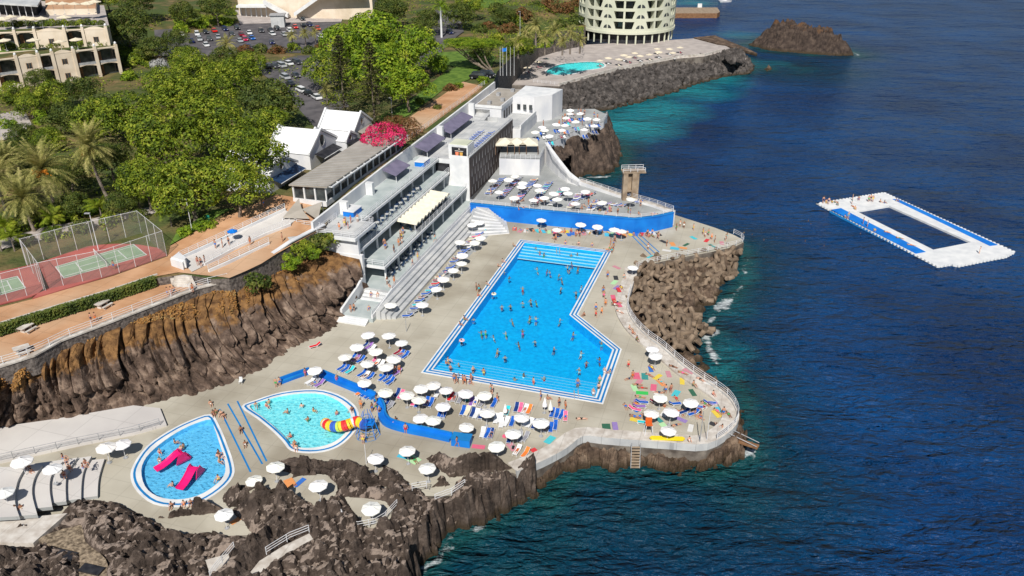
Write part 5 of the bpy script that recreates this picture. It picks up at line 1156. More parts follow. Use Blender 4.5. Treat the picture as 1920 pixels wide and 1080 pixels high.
# ---- round hotel on the right with its pool terrace
hz = 9.2
ht = px([(925, 158), (968, 130), (1008, 104), (1095, 84), (1270, 74), (1300, 72), (1345, 84), (1352, 98), (1320, 106), (1270, 110), (1160, 130), (1048, 162)], hz)
hp = smooth(px([(1024, 134), (1040, 124), (1060, 119), (1085, 117), (1110, 116), (1130, 119), (1132, 125), (1118, 129), (1095, 132), (1080, 137), (1060, 140), (1038, 140)], hz), 3, True)
mb = MB(); slab(mb, ht, hz, 6, M['road'], M['seawall'], holes=[hp]); struct('hotel_pool_terrace', mb)
mb = MB(); sheet(mb, hp, M['hotelpool'], hz - .3); m = len(hp); mb.add([(p.x, p.y, hz) for p in hp] + [(p.x, p.y, hz - .9) for p in hp], [(i, (i + 1) % m, m + (i + 1) % m, m + i) for i in range(m)], M['hotelpool']); sheet(mb, offset(hp, -.7), M['white'], hz + .03, holes=[hp]); struct('hotel_pool_basin', mb)
mb = MB(); sheet(mb, hp, M['kidwater'], hz - .05); struct('hotel_pool_water', mb)
mb = MB(); wall(mb, px([(1048, 161), (1100, 146), (1160, 130), (1270, 109), (1320, 105), (1350, 97)], hz), .5, 7, hz + .9, M['edge']); struct('hotel_terrace_parapet', mb)
mb = MB(); wall(mb, px([(966, 131), (1008, 105), (1060, 93), (1096, 85)], hz), .6, 7, hz + 3.2, M['stonewall']); struct('terrace_back_wall', mb)
mb = MB(); slab(mb, px([(1345, 84), (1352, 98), (1375, 112), (1395, 116), (1400, 108), (1385, 98), (1360, 86)], 5), 5, 5, M['road'], M['cast']); slab(mb, px([(1300, 70), (1340, 80), (1420, 100), (1400, 90), (1340, 66)], 3), 3, 4, M['lava2']); struct('hotel_pier', mb)
RH = 20.5; HC = P(1184, 84, hz) + Vector((0, RH, 0))
rh = thing('round_hotel', 'tall round cream hotel with rings of balconies by the sea', 'hotel', HC)
def ang(x): return math.asin(max(-1, min(1, (x - 1184) / 90.0)))
def arc(mb, r, a0, a1, z0, z1, mt, r2=None, n=None, top=True):
    n = n or max(1, int(abs(a1 - a0) / R(6))); r2 = r2 or r - .5
    for k in range(n):
        t0 = a0 + (a1 - a0) * k / n; t1 = a0 + (a1 - a0) * (k + 1) / n
        pts = [(r * math.sin(t), -r * math.cos(t)) for t in (t0, t1)] + [(r2 * math.sin(t), -r2 * math.cos(t)) for t in (t1, t0)]
        mb.add([(x, y, z) for z in (z0, z1) for x, y in pts], [(0, 1, 5, 4), (4, 5, 6, 7), (3, 2, 1, 0), (0, 4, 7, 3), (1, 2, 6, 5)], mt)
bays = [(-R(88), ang(1103)), (ang(1106), ang(1131)), (ang(1150), ang(1187)), (ang(1208), ang(1240)), (ang(1256), ang(1268)), (R(80), R(100)), (R(110), R(140)), (-R(140), -R(100))]
mb = MB(); arc(mb, RH - 3, -math.pi, math.pi, 0, 45, M['glassdark'], 1, 60); part('inner_glazing', mb, rh)
mb = MB(); arc(mb, RH - 2.0, -R(85), R(85), .1, 3.8, M['dark'], RH - 4, 30); part('ground_floor_glazing', mb, rh)
mb = MB(); arc(mb, RH + .3, -math.pi, math.pi, 4.0, 5.0, M['hotelwall'], RH - 4, 60); part('podium_ring', mb, rh)
for k in range(16): mb = MB(); t = -R(80) + k * R(10.6); mb.tube((RH * .97 * math.sin(t), -RH * .97 * math.cos(t), 0), (RH * .97 * math.sin(t), -RH * .97 * math.cos(t), 4), .35, M['hotelwall'], 8); part('column', mb, rh)
SH = 4.05
for st in range(7):
    z = 5 + st * SH; mb = MB(); arc(mb, RH, -math.pi, math.pi, z - .02, z + .25, M['hotelwall'], RH - 3, 60)
    for a0, a1 in bays: arc(mb, RH, a0, a1, z + .25, z + 1.15, M['hotelwall'], RH - .25)
    part('balcony_ring', mb, rh)
    edges = sorted(bays); prev = -math.pi
    for a0, a1 in edges + [(math.pi, math.pi)]:
        if a0 - prev > .01: mb = MB(); arc(mb, RH - .001, prev, a0, z + .25, z + SH - .02, M['hotelwall'], RH - 3); part('pier', mb, rh)
        prev = a1
    for a0, a1 in bays:
        mb = MB(); c = (a0 + a1) / 2; arc(mb, RH - .1, c - .02, c + .02, z + .25, z + SH, M['hotelwall'], RH - 2.6)
        # sloping cheeks make the openings trapezoid
        for s_, e in ((1, a0), (-1, a1)):
            t1 = e + s_ * .05; vs = [(RH * math.sin(e), -RH * math.cos(e), z + 1.1), (RH * math.sin(t1), -RH * math.cos(t1), z + 1.1), (RH * math.sin(e), -RH * math.cos(e), z + SH)]; mb.add(vs, [(0, 1, 2) if s_ > 0 else (1, 0, 2)], M['hotelwall'])
        part('balcony_divider', mb, rh)
    mb = MB()
    for cc in (1140, 1197.5, 1248):
        for s_ in (-1, 1):
            c = ang(cc) ; w_ = .075; c0 = c + s_ * .012; pts = [(c0, z + 1.3), (c0 + s_ * w_, z + 1.3), (c0 + s_ * w_ * .8, z + 2.0), (c0 + s_ * w_ * .45, z + 2.5), (c0, z + 2.7)]
            r_ = RH + .06; v_ = [(r_ * math.sin(t), -r_ * math.cos(t), zz) for t, zz in pts]; mb.add(v_, [tuple(range(5)) if s_ > 0 else tuple(range(4, -1, -1))], M['glassdark'])
    part('half_moon_windows', mb, rh)
mb = MB(); arc(mb, RH, -math.pi, math.pi, 5 + 7 * SH, 5 + 7 * SH + 1, M['hotelwall'], 1, 60); part('roof', mb, rh)
# old pier and boat beyond
pr_ = thing('stone_pier', 'low brown stone pier jutting into the sea behind round hotel', 'pier', P(1310, 18, WZ)); mb = MB(); mb.prism(px([(1240, 14), (1345, 14), (1350, 22), (1345, 25), (1240, 25)], 4.2), -1, 4.2, M['cast'], M['brownwood']); put('deck', mb, pr_); mb = MB(); mb.prism(px([(1308, 12), (1316, 12), (1316, 14), (1308, 14)], 4.2), 4.2, 5.8, M['white']); put('hut', mb, pr_)
bo = thing('motor_boat', 'small white boat on the sea near the top edge', 'boat', P(1359, 4, WZ), R(80)); mb = MB()
hull = [(-4, 0), (-3.6, 1.1), (0, 1.3), (3, .8), (4.4, 0), (3, -.8), (0, -1.3), (-3.6, -1.1)]; mb.add([(x, y, 1.0) for x, y in hull] + [(x * .85, y * .7, -.2) for x, y in hull], [tuple(range(7, -1, -1))] + [(i, (i + 1) % 8, 8 + (i + 1) % 8, 8 + i) for i in range(8)], M['white']); bo.rotation_euler.z = R(5); part('hull', mb, bo)
mb = MB(); mb.box((-.5, 0, 1.5), (2.6, 1.6, 1.1), M['white']); mb.box((.4, 0, 1.7), (.9, 1.62, .4), M['glassdark']); part('cabin', mb, bo)
# ================================================================== VEGETATION AND ROCKS
def leafcards(mb, pts, size, mat, rs, up=0.5):
    """many small leaf clumps: pts = (position, outward normal)"""
    for p, nrm in pts:
        n = (Vector(nrm) + Vector((rs.uniform(-.6, .6), rs.uniform(-.6, .6), rs.uniform(-.4, .6) + up * .3))).normalized()
        a = n.orthogonal().normalized(); a = Matrix.Rotation(rs.uniform(0, 6.28), 3, n) @ a; b = n.cross(a); s = size * rs.uniform(.6, 1.4)
        c = Vector(p); mb.add([c - a * s, c - b * s * .55 + n * s * .15, c + a * s, c + b * s * .55 + n * s * .15], [(0, 1, 2, 3)], mat)
def crown(seed, r, rz, mat, nblob=26, per=260, size=.34, bl=.42, flat=0.0):
    rs = random.Random(seed); mb = MB(); blobs = []
    for i in range(nblob):
        t = rs.uniform(0, 6.283); h = rs.uniform(-.55, 1); q = math.sqrt(max(0, 1 - h * h)) * rs.uniform(.45, .8)
        blobs.append((Vector((math.cos(t) * q * r, math.sin(t) * q * r, h * rz * .72)), r * bl * rs.uniform(.6, 1.15)))
    pts = []
    for c, br in blobs:
        for k in range(per):
            d = Vector((rs.gauss(0, 1), rs.gauss(0, 1), rs.gauss(0, 1))).normalized()
            if d.z < -.35 and rs.random() < .7: continue
            rr = br * (1 - .35 * rs.random() ** 2); p = c + Vector((d.x * rr, d.y * rr, d.z * rr * .75))
            if any((p - c2).length < b2 * .62 for c2, b2 in blobs if c2 is not c): continue
            pts.append((p, d))
    leafcards(mb, pts, size, M[mat], rs); return mb.mesh('crown')
def trunkmesh(seed, h, r, lean=.1, mat='bark', limbs=6, spread=3.0):
    rs = random.Random(seed); mb = MB(); p = Vector((0, 0, -.5)); seg = 5
    for k in range(seg):
        q = p + Vector((rs.uniform(-lean, lean), rs.uniform(-lean, lean), 1)) * ((h + .5) / seg); mb.tube(p, q, r * (1 - k * .12), M[mat], 8, r * (1 - (k + 1) * .12)); p = q
    for k in range(limbs):
        t = k * 6.283 / limbs + rs.uniform(-.3, .3); q = p + Vector((math.cos(t) * spread, math.sin(t) * spread, rs.uniform(1.2, 3))); m_ = p.lerp(q, .5) + Vector((0, 0, .4)); mb.tube(p, m_, r * .45, M[mat], 6, r * .3); mb.tube(m_, q, r * .3, M[mat], 6, r * .12)
    return mb.mesh('trunk')
TREEK = {}
for key, args in {'A': ('leafA', 0.36), 'B': ('leafB', .34), 'C': ('leafC', .38)}.items():
    for v in range(2):
        TREEK[key + str(v)] = (crown(100 + v * 7 + ord(key), 5, 4.2, args[0], 30, 300, args[1] * .62, .40), trunkmesh(v + 5, 4.5, .35))
def worldat(cx, cy, hc):
    p = P(cx, cy, 20)
    for _ in range(6): p = P(cx, cy, landz(p.x, p.y) + hc)
    return Vector((p.x, p.y, landz(p.x, p.y)))
def tree(cx, cy, r, hc, kind, label, v=0, sq=1.0, name='tree', cat='tree', group='broad trees of the park'):
    b = worldat(cx, cy, hc); t = thing(name, label, cat, b, rnd.uniform(0, 6.28), group); cm_, tm_ = TREEK[kind + str(v)]
    c = part('crown', cm_, t); c.location = (0, 0, hc); s = r / 5.2; c.scale = (s, s, s * sq)
    k = part('trunk', tm_, t); k.scale = (s, s, max(.3, (hc - r * .45) / 4.5)); return t
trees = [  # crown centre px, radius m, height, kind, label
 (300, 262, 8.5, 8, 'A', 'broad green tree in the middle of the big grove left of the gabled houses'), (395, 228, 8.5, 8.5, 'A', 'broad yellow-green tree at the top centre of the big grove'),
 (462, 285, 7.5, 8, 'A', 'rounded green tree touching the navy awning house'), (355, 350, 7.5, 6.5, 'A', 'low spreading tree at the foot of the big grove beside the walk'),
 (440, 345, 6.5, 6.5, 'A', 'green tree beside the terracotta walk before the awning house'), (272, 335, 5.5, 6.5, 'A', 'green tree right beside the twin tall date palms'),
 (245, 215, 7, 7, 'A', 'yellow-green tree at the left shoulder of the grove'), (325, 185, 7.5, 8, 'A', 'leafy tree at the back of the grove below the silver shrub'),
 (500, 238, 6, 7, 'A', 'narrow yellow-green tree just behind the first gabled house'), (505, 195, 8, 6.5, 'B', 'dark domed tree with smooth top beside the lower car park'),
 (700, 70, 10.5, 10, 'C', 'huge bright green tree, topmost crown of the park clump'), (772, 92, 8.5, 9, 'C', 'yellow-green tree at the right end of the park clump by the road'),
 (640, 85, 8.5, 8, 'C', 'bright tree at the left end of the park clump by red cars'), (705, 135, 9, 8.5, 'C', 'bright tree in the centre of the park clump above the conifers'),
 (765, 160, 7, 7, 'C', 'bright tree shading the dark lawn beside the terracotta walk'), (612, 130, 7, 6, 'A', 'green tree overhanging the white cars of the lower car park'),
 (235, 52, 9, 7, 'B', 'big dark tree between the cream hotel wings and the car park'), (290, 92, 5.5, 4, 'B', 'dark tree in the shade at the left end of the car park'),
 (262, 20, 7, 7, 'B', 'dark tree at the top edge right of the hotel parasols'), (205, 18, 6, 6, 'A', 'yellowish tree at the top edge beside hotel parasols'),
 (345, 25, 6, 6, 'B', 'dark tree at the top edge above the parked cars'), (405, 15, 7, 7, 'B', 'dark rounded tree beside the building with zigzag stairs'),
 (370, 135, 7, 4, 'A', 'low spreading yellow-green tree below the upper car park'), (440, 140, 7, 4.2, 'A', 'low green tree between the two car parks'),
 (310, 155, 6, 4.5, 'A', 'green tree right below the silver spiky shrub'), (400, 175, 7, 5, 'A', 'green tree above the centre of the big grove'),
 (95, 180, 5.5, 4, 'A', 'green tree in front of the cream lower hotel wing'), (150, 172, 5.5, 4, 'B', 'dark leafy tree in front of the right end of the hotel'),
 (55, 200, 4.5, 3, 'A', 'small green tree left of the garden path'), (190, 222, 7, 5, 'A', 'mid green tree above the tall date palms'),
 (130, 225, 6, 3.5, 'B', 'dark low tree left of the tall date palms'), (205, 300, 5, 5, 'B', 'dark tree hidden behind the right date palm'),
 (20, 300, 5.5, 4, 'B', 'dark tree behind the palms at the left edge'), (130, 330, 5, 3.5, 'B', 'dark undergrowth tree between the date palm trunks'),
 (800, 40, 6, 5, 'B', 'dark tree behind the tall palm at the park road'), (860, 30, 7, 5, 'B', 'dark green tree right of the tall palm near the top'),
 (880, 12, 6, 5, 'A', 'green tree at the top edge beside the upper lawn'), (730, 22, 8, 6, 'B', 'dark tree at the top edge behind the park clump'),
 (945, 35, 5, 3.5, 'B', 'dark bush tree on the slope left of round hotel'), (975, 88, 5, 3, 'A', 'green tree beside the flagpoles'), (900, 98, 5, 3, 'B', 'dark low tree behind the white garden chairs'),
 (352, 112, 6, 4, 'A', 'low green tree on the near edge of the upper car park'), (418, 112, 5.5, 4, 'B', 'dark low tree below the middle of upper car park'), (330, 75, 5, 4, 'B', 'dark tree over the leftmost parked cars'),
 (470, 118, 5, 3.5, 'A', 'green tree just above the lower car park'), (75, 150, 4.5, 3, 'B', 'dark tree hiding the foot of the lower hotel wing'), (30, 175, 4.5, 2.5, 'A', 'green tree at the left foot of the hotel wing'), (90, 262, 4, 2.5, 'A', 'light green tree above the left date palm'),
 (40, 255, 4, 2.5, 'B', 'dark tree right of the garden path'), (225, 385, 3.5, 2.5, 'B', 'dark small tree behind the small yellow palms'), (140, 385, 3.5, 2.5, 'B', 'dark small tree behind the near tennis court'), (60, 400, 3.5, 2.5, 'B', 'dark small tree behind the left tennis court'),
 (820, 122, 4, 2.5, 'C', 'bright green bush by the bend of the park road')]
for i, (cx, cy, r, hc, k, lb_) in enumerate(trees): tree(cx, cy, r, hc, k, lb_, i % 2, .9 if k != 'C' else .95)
# flat-topped leaning tree by the flagpoles
ft = thing('flat_topped_tree', 'flat-topped bright tree with bare leaning trunks beside flagpoles', 'tree', G(925, 135)); mb = MB()
cpos = worldat(882, 82, 8) + Vector((0, 0, 8)) - Vector(ft.location)
for k in range(5): q = cpos + Vector((rnd.uniform(-6, 6), rnd.uniform(-3, 3), -.6)); m_ = q * .5 + Vector((0, 0, -1)); mb.tube((0, 0, -.3), m_, .35, M['bark'], 6, .25); mb.tube(m_, q, .25, M['bark'], 6, .1)
part('trunk', mb, ft)
for dx, dy in ((-5, 1), (0, -1.5), (5, 1), (-1, 3)): c = part('crown', TREEK['C0'][0], ft); c.location = cpos + Vector((dx, dy, 0)); c.scale = (.95, .95, .34)
# conifers
def conifer(seed, h, r):
    rs = random.Random(seed); mb = MB(); pts = []
    for k in range(26):
        z = 1.5 + (h - 1.5) * k / 26; rr = r * (1 - k / 26) ** .75 + .3
        for j in range(9):
            t = rs.uniform(0, 6.28)
            for m_ in range(20): s = (m_ + 1) / 20 * rr * rs.uniform(.85, 1.1); pts.append((Vector((math.cos(t) * s, math.sin(t) * s, z + .15 * s + rs.uniform(-.25, .25))), (0, 0, 1)))
    leafcards(mb, pts, .26, M['leafD'], rs); return mb.mesh('crown')
cfm = conifer(3, 21, 5.0)
for (bx_, by_, lb_) in ((648, 226, 'tall dark conifer left of the pair behind the farthest gabled house'), (704, 246, 'tall dark conifer right of the pair beside the terracotta walk')):
    t = thing('conifer', lb_, 'conifer', G(bx_, by_), 0, 'dark conifers'); part('crown', cfm, t); mb = MB(); mb.tube((0, 0, -.5), (0, 0, 17), .35, M['bark'], 7, .08); part('trunk', mb, t)
# shrubs
def shrubmesh(seed, mat, size=.16, n=14, per=110): return crown(seed, 1.5, 1.1, mat, n, per, size, .5)
SHR = {k: shrubmesh(40 + i, m_) for i, (k, m_) in enumerate({'A': 'leafA', 'B': 'leafB', 'C': 'leafC', 'pink': 'pink', 'rust': 'rust', 'silver': 'silver'}.items())}
def shrub(p, s, k, label, name='shrub', cat='shrub', sc=(1, 1, 1), group=None):
    t = thing(name, label, cat, p, rnd.uniform(0, 6), group); c = part('foliage', SHR[k], t); c.scale = (s * sc[0], s * sc[1], s * sc[2]); c.location = (0, 0, s * .45)
    mb = MB(); mb.tube((0, 0, -.3), (0, 0, s * .8), .08 * s, M['bark'], 5); part('stem', mb, t); return t
mb = crown(77, 5.2, 2.6, 'pink', 30, 260, .2, .42); bo_ = thing('bougainvillea', 'vivid magenta bougainvillea spilling over the restaurant roof', 'bougainvillea', F(40, -13.2, 19.0)); c = part('blossom', mb, bo_); c.location = (0, 0, 3.0); c.rotation_euler.z = FROT
mb = MB(); mb.tube((0, 0, -1), (0, 0, 3), .2, M['bark'], 6); part('stem', mb, bo_)
mb = crown(78, 5.0, 2.6, 'rust', 30, 260, .2, .42); bo_ = thing('bougainvillea', 'rusty green climbing shrub next to the magenta bougainvillea', 'shrub', F(52, -14.5, 18.6)); c = part('foliage', mb, bo_); c.location = (0, 0, 2.4)
mb = MB(); mb.tube((0, 0, -1), (0, 0, 2), .2, M['bark'], 6); part('stem', mb, bo_)
for a, b, z, s, k, lb_ in [(572, 470, 14.2, 1.2, 'A', 'spiky green shrub on the cliff top below the shade sails'), (600, 462, 14.2, 1.5, 'B', 'dark round shrub on the cliff top near the building'), (615, 455, 14.4, 1.2, 'A', 'green shrub on the cliff top beside the end platform'),
                       (588, 480, 13.8, .9, 'C', 'pale green agave-like shrub low on the cliff top'), (545, 498, 13.4, 1.3, 'C', 'light green round shrub alone on the ochre slope'), (482, 538, 12.9, 1.5, 'B', 'dark green round bush on the ochre slope below the ramp wall'),
                       (558, 478, 14.2, 1.2, 'A', 'yellow green shrub by the ramp retaining wall')]:
    shrub(P(a, b, z), s, k, lb_)
shrub(G(300, 135), 2.2, 'silver', 'silver grey spiky shrub below the upper car park', sc=(1, 1, 1.2))
for i, (a, b, k, s) in enumerate([(930, 35, 'B', 2.2), (955, 62, 'rust', 2.5), (980, 20, 'rust', 2.8), (1005, 30, 'B', 2.5), (1030, 15, 'rust', 3), (1060, 25, 'rust', 2.8), (1080, 45, 'B', 2.3), (1050, 50, 'B', 2), (1020, 85, 'C', 2.2), (985, 100, 'A', 1.6),
                                 (915, 55, 'rust', 2), (1085, 12, 'rust', 2.4), (900, 45, 'B', 2.2), (960, 100, 'B', 2.0), (935, 80, 'A', 2.2), (1000, 60, 'B', 2.2), (1035, 40, 'rust', 2.2), (965, 45, 'A', 2.2)]):
    shrub(G(a, b), s, k, '%s shrub, %s from the left on the slope beside round hotel' % ({'B': 'dark green', 'rust': 'reddish brown', 'C': 'bright green', 'A': 'green'}[k], ordn(sorted([930, 955, 980, 1005, 1030, 1060, 1080, 1050, 1020, 985, 915, 1085, 900, 960, 935, 1000, 1035, 965]).index(a))), group='shrubs on the hotel slope')
for i, (a, b, k, s) in enumerate([(785, 195, 'A', 1.0), (845, 170, 'rust', 1.3), (860, 165, 'C', 1.0), (905, 155, 'C', 1.2), (820, 205, 'B', .8), (740, 235, 'A', 1.2), (380, 430, 'C', 1.0), (395, 425, 'C', .9), (350, 440, 'C', 1.0), (460, 100, 'rust', 1.8), (490, 98, 'B', 1.8), (520, 100, 'rust', 1.8), (550, 96, 'A', 1.8), (580, 100, 'B', 1.6), (605, 92, 'rust', 1.7),
                                  (340, 60, 'C', 2.2), (380, 52, 'C', 2.2), (425, 48, 'C', 2.0), (20, 192, 'B', 1.6), (15, 240, 'C', 1.4), (80, 230, 'C', 1.8), (100, 260, 'A', 1.8), (50, 265, 'C', 1.6), (220, 125, 'B', 2), (250, 120, 'A', 2.2), (245, 150, 'C', 1.8), (270, 115, 'B', 2.0), (10, 80, 'B', 2)]):
    shrub(G(a, b), s, k, '%s bush, %s from the left among the park beds' % ({'B': 'dark green', 'rust': 'russet', 'C': 'bright green', 'A': 'green'}[k], ordn(i)), group='bushes in the park beds')
for i in range(14):
    x_ = 4 + i * 15; shrub(P(x_, 93 - x_ * .045, 26.4), rnd.uniform(.8, 1.3), 'AB'[i % 2], 'green shrub, %s from the left along the lower hotel roof garden' % ORD[i], group='shrubs on the lower hotel roof')
for i in range(15):
    x_ = 2 + i * 13.5; shrub(P(x_, 50 - x_ * .02, 31.2), rnd.uniform(.8, 1.3), 'BA'[i % 2], 'green shrub, %s from the left along the upper hotel terrace edge' % ORD[i], group='shrubs on the upper hotel terrace')
bx_ = [20, 48, 76, 105, 130, 155, 180, 210, 236, 262, 288, 312, 330]
for i, a in enumerate(bx_):
    shrub(G(a, 462 - a * .23 + (8 if i % 2 else -22)), rnd.uniform(1.0, 1.7), 'ABCA'[i % 4], '%s bush, %s from the left in the bed behind the courts' % (['green', 'dark green', 'bright green', 'green'][i % 4], ordn(i)), group='bushes behind the tennis courts')
# hedge between the promenades
hl = px([(-60, 633), (0, 615), (100, 584), (200, 554), (290, 524)], 15.3); hp_ = resample(hl, 160); rs = random.Random(9); mb = MB(); pts = []
for p in hp_:
    for k in range(90): pts.append((p + Vector((rs.uniform(-.3, .3), rs.uniform(-.45, .75), 0)) + Vector((0, 0, rs.uniform(-1.15, .55))), (rs.uniform(-.3, .3), -.8, .6)))
leafcards(mb, pts, .15, M['leafB'], rs); hg = thing('hedge', 'long clipped dark hedge between court walk and promenade', 'hedge', hp_[60]); put('foliage', mb, hg)
mb = MB(); wall(mb, [p + Vector((0, 1.25, 0)) for p in hl], .3, 14, 15.75, M['edge']); struct('hedge_kerb', mb)
# ochre scrub on the upper cliff
rs = random.Random(12); mb = MB(); pts = []
for _ in range(15000):
    i = rs.randrange(6, NC - 14); t = rs.random() ** 1.5 * .42; j = int(t * NR)
    p = cv[i * NR + j]
    if noise.noise(p * .22) + .45 - t * 1.6 > .0: pts.append((p + Vector((rs.uniform(-.2, .2), -.1, .1)), (0, -.5, .8)))
leafcards(mb, pts, .17, M['drygrass'], rs); o = link('dry_scrub', mb.mesh('dry_scrub')); tag(o, 'ochre dry scrub covering the top of the basalt cliff', 'scrub', kind='stuff')
# ground cover over the park
rs = random.Random(13); mb = MB(); pts = []
cover = [[(0, 150), (230, 130), (330, 110), (560, 110), (560, 210), (500, 330), (420, 390), (330, 380), (200, 400), (0, 420)], [(230, 60), (300, 100), (280, 130), (200, 100)], [(880, 60), (1095, 10), (1095, 75), (1000, 95), (940, 118), (900, 90)], [(700, 0), (1100, 0), (1090, 30), (900, 40), (760, 60)], [(320, 20), (450, 20), (440, 45), (330, 55)], [(600, 200), (760, 180), (790, 150), (820, 100), (640, 100)], [(0, 0), (500, 0), (440, 20), (200, 30)]]
for poly in cover:
    wp = [G(a, b) for a, b in poly]; x0 = min(p.x for p in wp); x1 = max(p.x for p in wp); y0 = min(p.y for p in wp); y1 = max(p.y for p in wp)
    for _ in range(11000):
        x = rs.uniform(x0, x1); y = rs.uniform(y0, y1)
        if inpoly(x, y, wp) and noise.noise(Vector((x * .12, y * .12, 3))) > -.12: pts.append((Vector((x, y, landz(x, y) + rs.uniform(.15, .9))), (0, -.2, 1)))
leafcards(mb, pts[:40000], .34, M['leafA'], rs); o = link('ground_cover', mb.mesh('ground_cover')); tag(o, 'low mixed green ground cover under the park trees', 'ground cover', kind='stuff')

# ---- palms
def palmcrown(seed, L, n, mat, droop=1.0, fruit=False, wid=.16):
    rs = random.Random(seed); mb = MB()
    for i in range(n):
        az = rs.uniform(0, 6.283); el = R(rs.uniform(-35, 80)) if n > 30 else R(rs.uniform(0, 75)); l_ = L * rs.uniform(.8, 1.1); seg = 9; p = Vector((0, 0, 0)); d = Vector((math.cos(az) * math.cos(el), math.sin(az) * math.cos(el), math.sin(el))); side = Vector((-math.sin(az), math.cos(az), 0))
        for k in range(seg):
            q = p + d * (l_ / seg); up = side.cross(d).normalized(); w_ = l_ * wid * math.sin(math.pi * min(1, (k + .8) / (seg + .6))) + .05
            for sg in (-1, 1):
                for m_ in range(3):
                    a = p.lerp(q, m_ / 3); tipp = a + side * sg * w_ + d * w_ * .7 - Vector((0, 0, w_ * .35)); b = p.lerp(q, (m_ + .65) / 3)
                    mb.add([a, b, tipp + d * .02, tipp], [(0, 1, 2, 3)], M[mat])
            mb.add([p - side * .03, p + side * .03, q + side * .02, q - side * .02], [(0, 1, 2, 3)], M[mat])
            p = q; d = (d + Vector((0, 0, -1)) * (.13 * droop * (1 + k * .12))).normalized()
    return mb.mesh('fronds')
def fruitmesh(seed):
    rs = random.Random(seed); mb = MB()
    for i in range(9):
        t = rs.uniform(3.4, 6.0); c = Vector((math.cos(t) * 1.2, math.sin(t) * 1.2, -.3))
        for k in range(40): p = c + Vector((rs.gauss(0, .28), rs.gauss(0, .28), rs.gauss(-.1, .3))); mb.box(p, (.13, .13, .16), M['fruit'])
    return mb.mesh('fruit')
PC = {'date': palmcrown(1, 5.6, 84, 'palm', .85, wid=.12), 'yellow': palmcrown(2, 2.6, 24, 'palmY', .9, wid=.22), 'far': palmcrown(3, 3.6, 44, 'palm', 1.0), 'tall': palmcrown(4, 3.6, 26, 'leafC', 1.0, wid=.2)}
FM = fruitmesh(4)
def palm(cx, cy, h, kind, label, s=1.0, bx=0, fruit=False, mat='palmbark', r=.28, group='date palms'):
    b = worldat(cx, cy, h); t = thing('palm_tree', label, 'palm', b, 0, group); c = part('fronds', PC[kind], t); c.location = (0, 0, h); c.scale = (s,) * 3; c.rotation_euler.z = rnd.uniform(0, 6)
    mb = MB(); p = Vector((-bx, 0, -.5))
    for k in range(6): q = Vector((-bx * (1 - (k + 1) / 6) ** 2, 0, -.5 + (h + .5) * (k + 1) / 6)); mb.tube(p, q, r * (1.15 - .05 * k), M[mat], 8); p = q
    part('trunk', mb, t)
    if fruit: f = part('fruit', FM, t); f.location = (0, 0, h)
    return t
palm(78, 318, 9.5, 'date', 'tall date palm with orange fruit, left of the twin palms', 1.15, -1.5, True)
palm(166, 278, 10.5, 'date', 'tallest date palm with orange fruit and leaning trunk', 1.1, -1.6, True)
palm(42, 372, 6.5, 'date', 'dark date palm above the left tennis court', .95, -.6)
palm(-8, 330, 7, 'date', 'date palm cut by the left edge of the picture', 1.0)
palm(10, 300, 6, 'date', 'date palm behind the others at the left edge', .8)
for i, (a, b, s) in enumerate([(8, 425, 1.1), (-5, 445, 1.0), (97, 408, 1.1), (186, 388, 1.15), (258, 370, 1.1), (317, 400, 1.0), (20, 445, .8)]):
    palm(a, b, 2.6, 'yellow', '%s small yellow-green palm from the left in the row behind the courts' % ordn(sorted([8, -5, 97, 186, 258, 317, 20]).index(a)), s, group='small palms behind the tennis courts', r=.12)
for i, (a, b, h, s) in enumerate([(985, 62, 6, 1), (1005, 48, 7, 1.1), (1040, 58, 6.5, 1.1), (1070, 62, 6.5, 1.1), (972, 78, 5, .9), (1022, 72, 5, .9), (1088, 75, 4, .8), (1055, 78, 4, .8)]):
    palm(a, b, h, 'far', 'palm, %s from the left in the cluster beside the hotel pool' % ordn(sorted([985, 1005, 1040, 1070, 972, 1022, 1088, 1055]).index(a)), s, group='palms beside the hotel pool')
palm(826, 12, 11, 'tall', 'tall white-trunked palm beside the park road', 1.2, 0, mat='whitewall', r=.35)
for i, (a, b, h) in enumerate([(425, 82, 5), (571, 62, 4.5), (547, 66, 4), (611, 168, 4), (590, 60, 4)]):
    palm(a, b, h, 'far', 'small palm, %s from the left among the parked cars' % ordn(sorted([425, 571, 547, 611, 590]).index(a)), .75 if i else 1.1, group='palms in the car park', r=.16)

# ---- boulders of the hotel bank
def bouldermesh(seed, mat):
    bm = bmesh.new(); bmesh.ops.create_icosphere(bm, subdivisions=2, radius=1)
    for v in bm.verts:
        c, cp = crack(v.co + Vector((seed * 3.1, 0, 0)), 1.1, 1.0); v.co *= 0.8 + .35 * noise.noise(v.co * 1.3 + Vector((seed, 0, 0))) + .25 * c
        v.co = Vector((round(v.co.x * 3.2) / 3.2 * .5 + v.co.x * .5, round(v.co.y * 3.2) / 3.2 * .5 + v.co.y * .5, v.co.z * .8))
    me = bpy.data.meshes.new('boulder'); bm.to_mesh(me); bm.free(); me.materials.append(M[mat]); return me
BM_ = [bouldermesh(k, 'darkrock') for k in range(5)]
topb = resample(px([(1046, 172), (1100, 155), (1160, 140), (1230, 122), (1290, 112), (1345, 108), (1380, 118)], 7.6), 60); botb = resample(bank_shore[:-2], 60)
mb = MB(); bv = []
for i in range(60):
    for j in range(8): t = j / 7; p = topb[i].lerp(botb[i], t); p.z = 8.0 * (1 - t) ** .9 + .5 * t; bv.append(p)
mb.add(bv, [(i * 8 + j, i * 8 + j + 1, (i + 1) * 8 + j + 1, (i + 1) * 8 + j) for i in range(59) for j in range(7)], M['darkrock']); struct('boulder_bank', mb)
sp = []
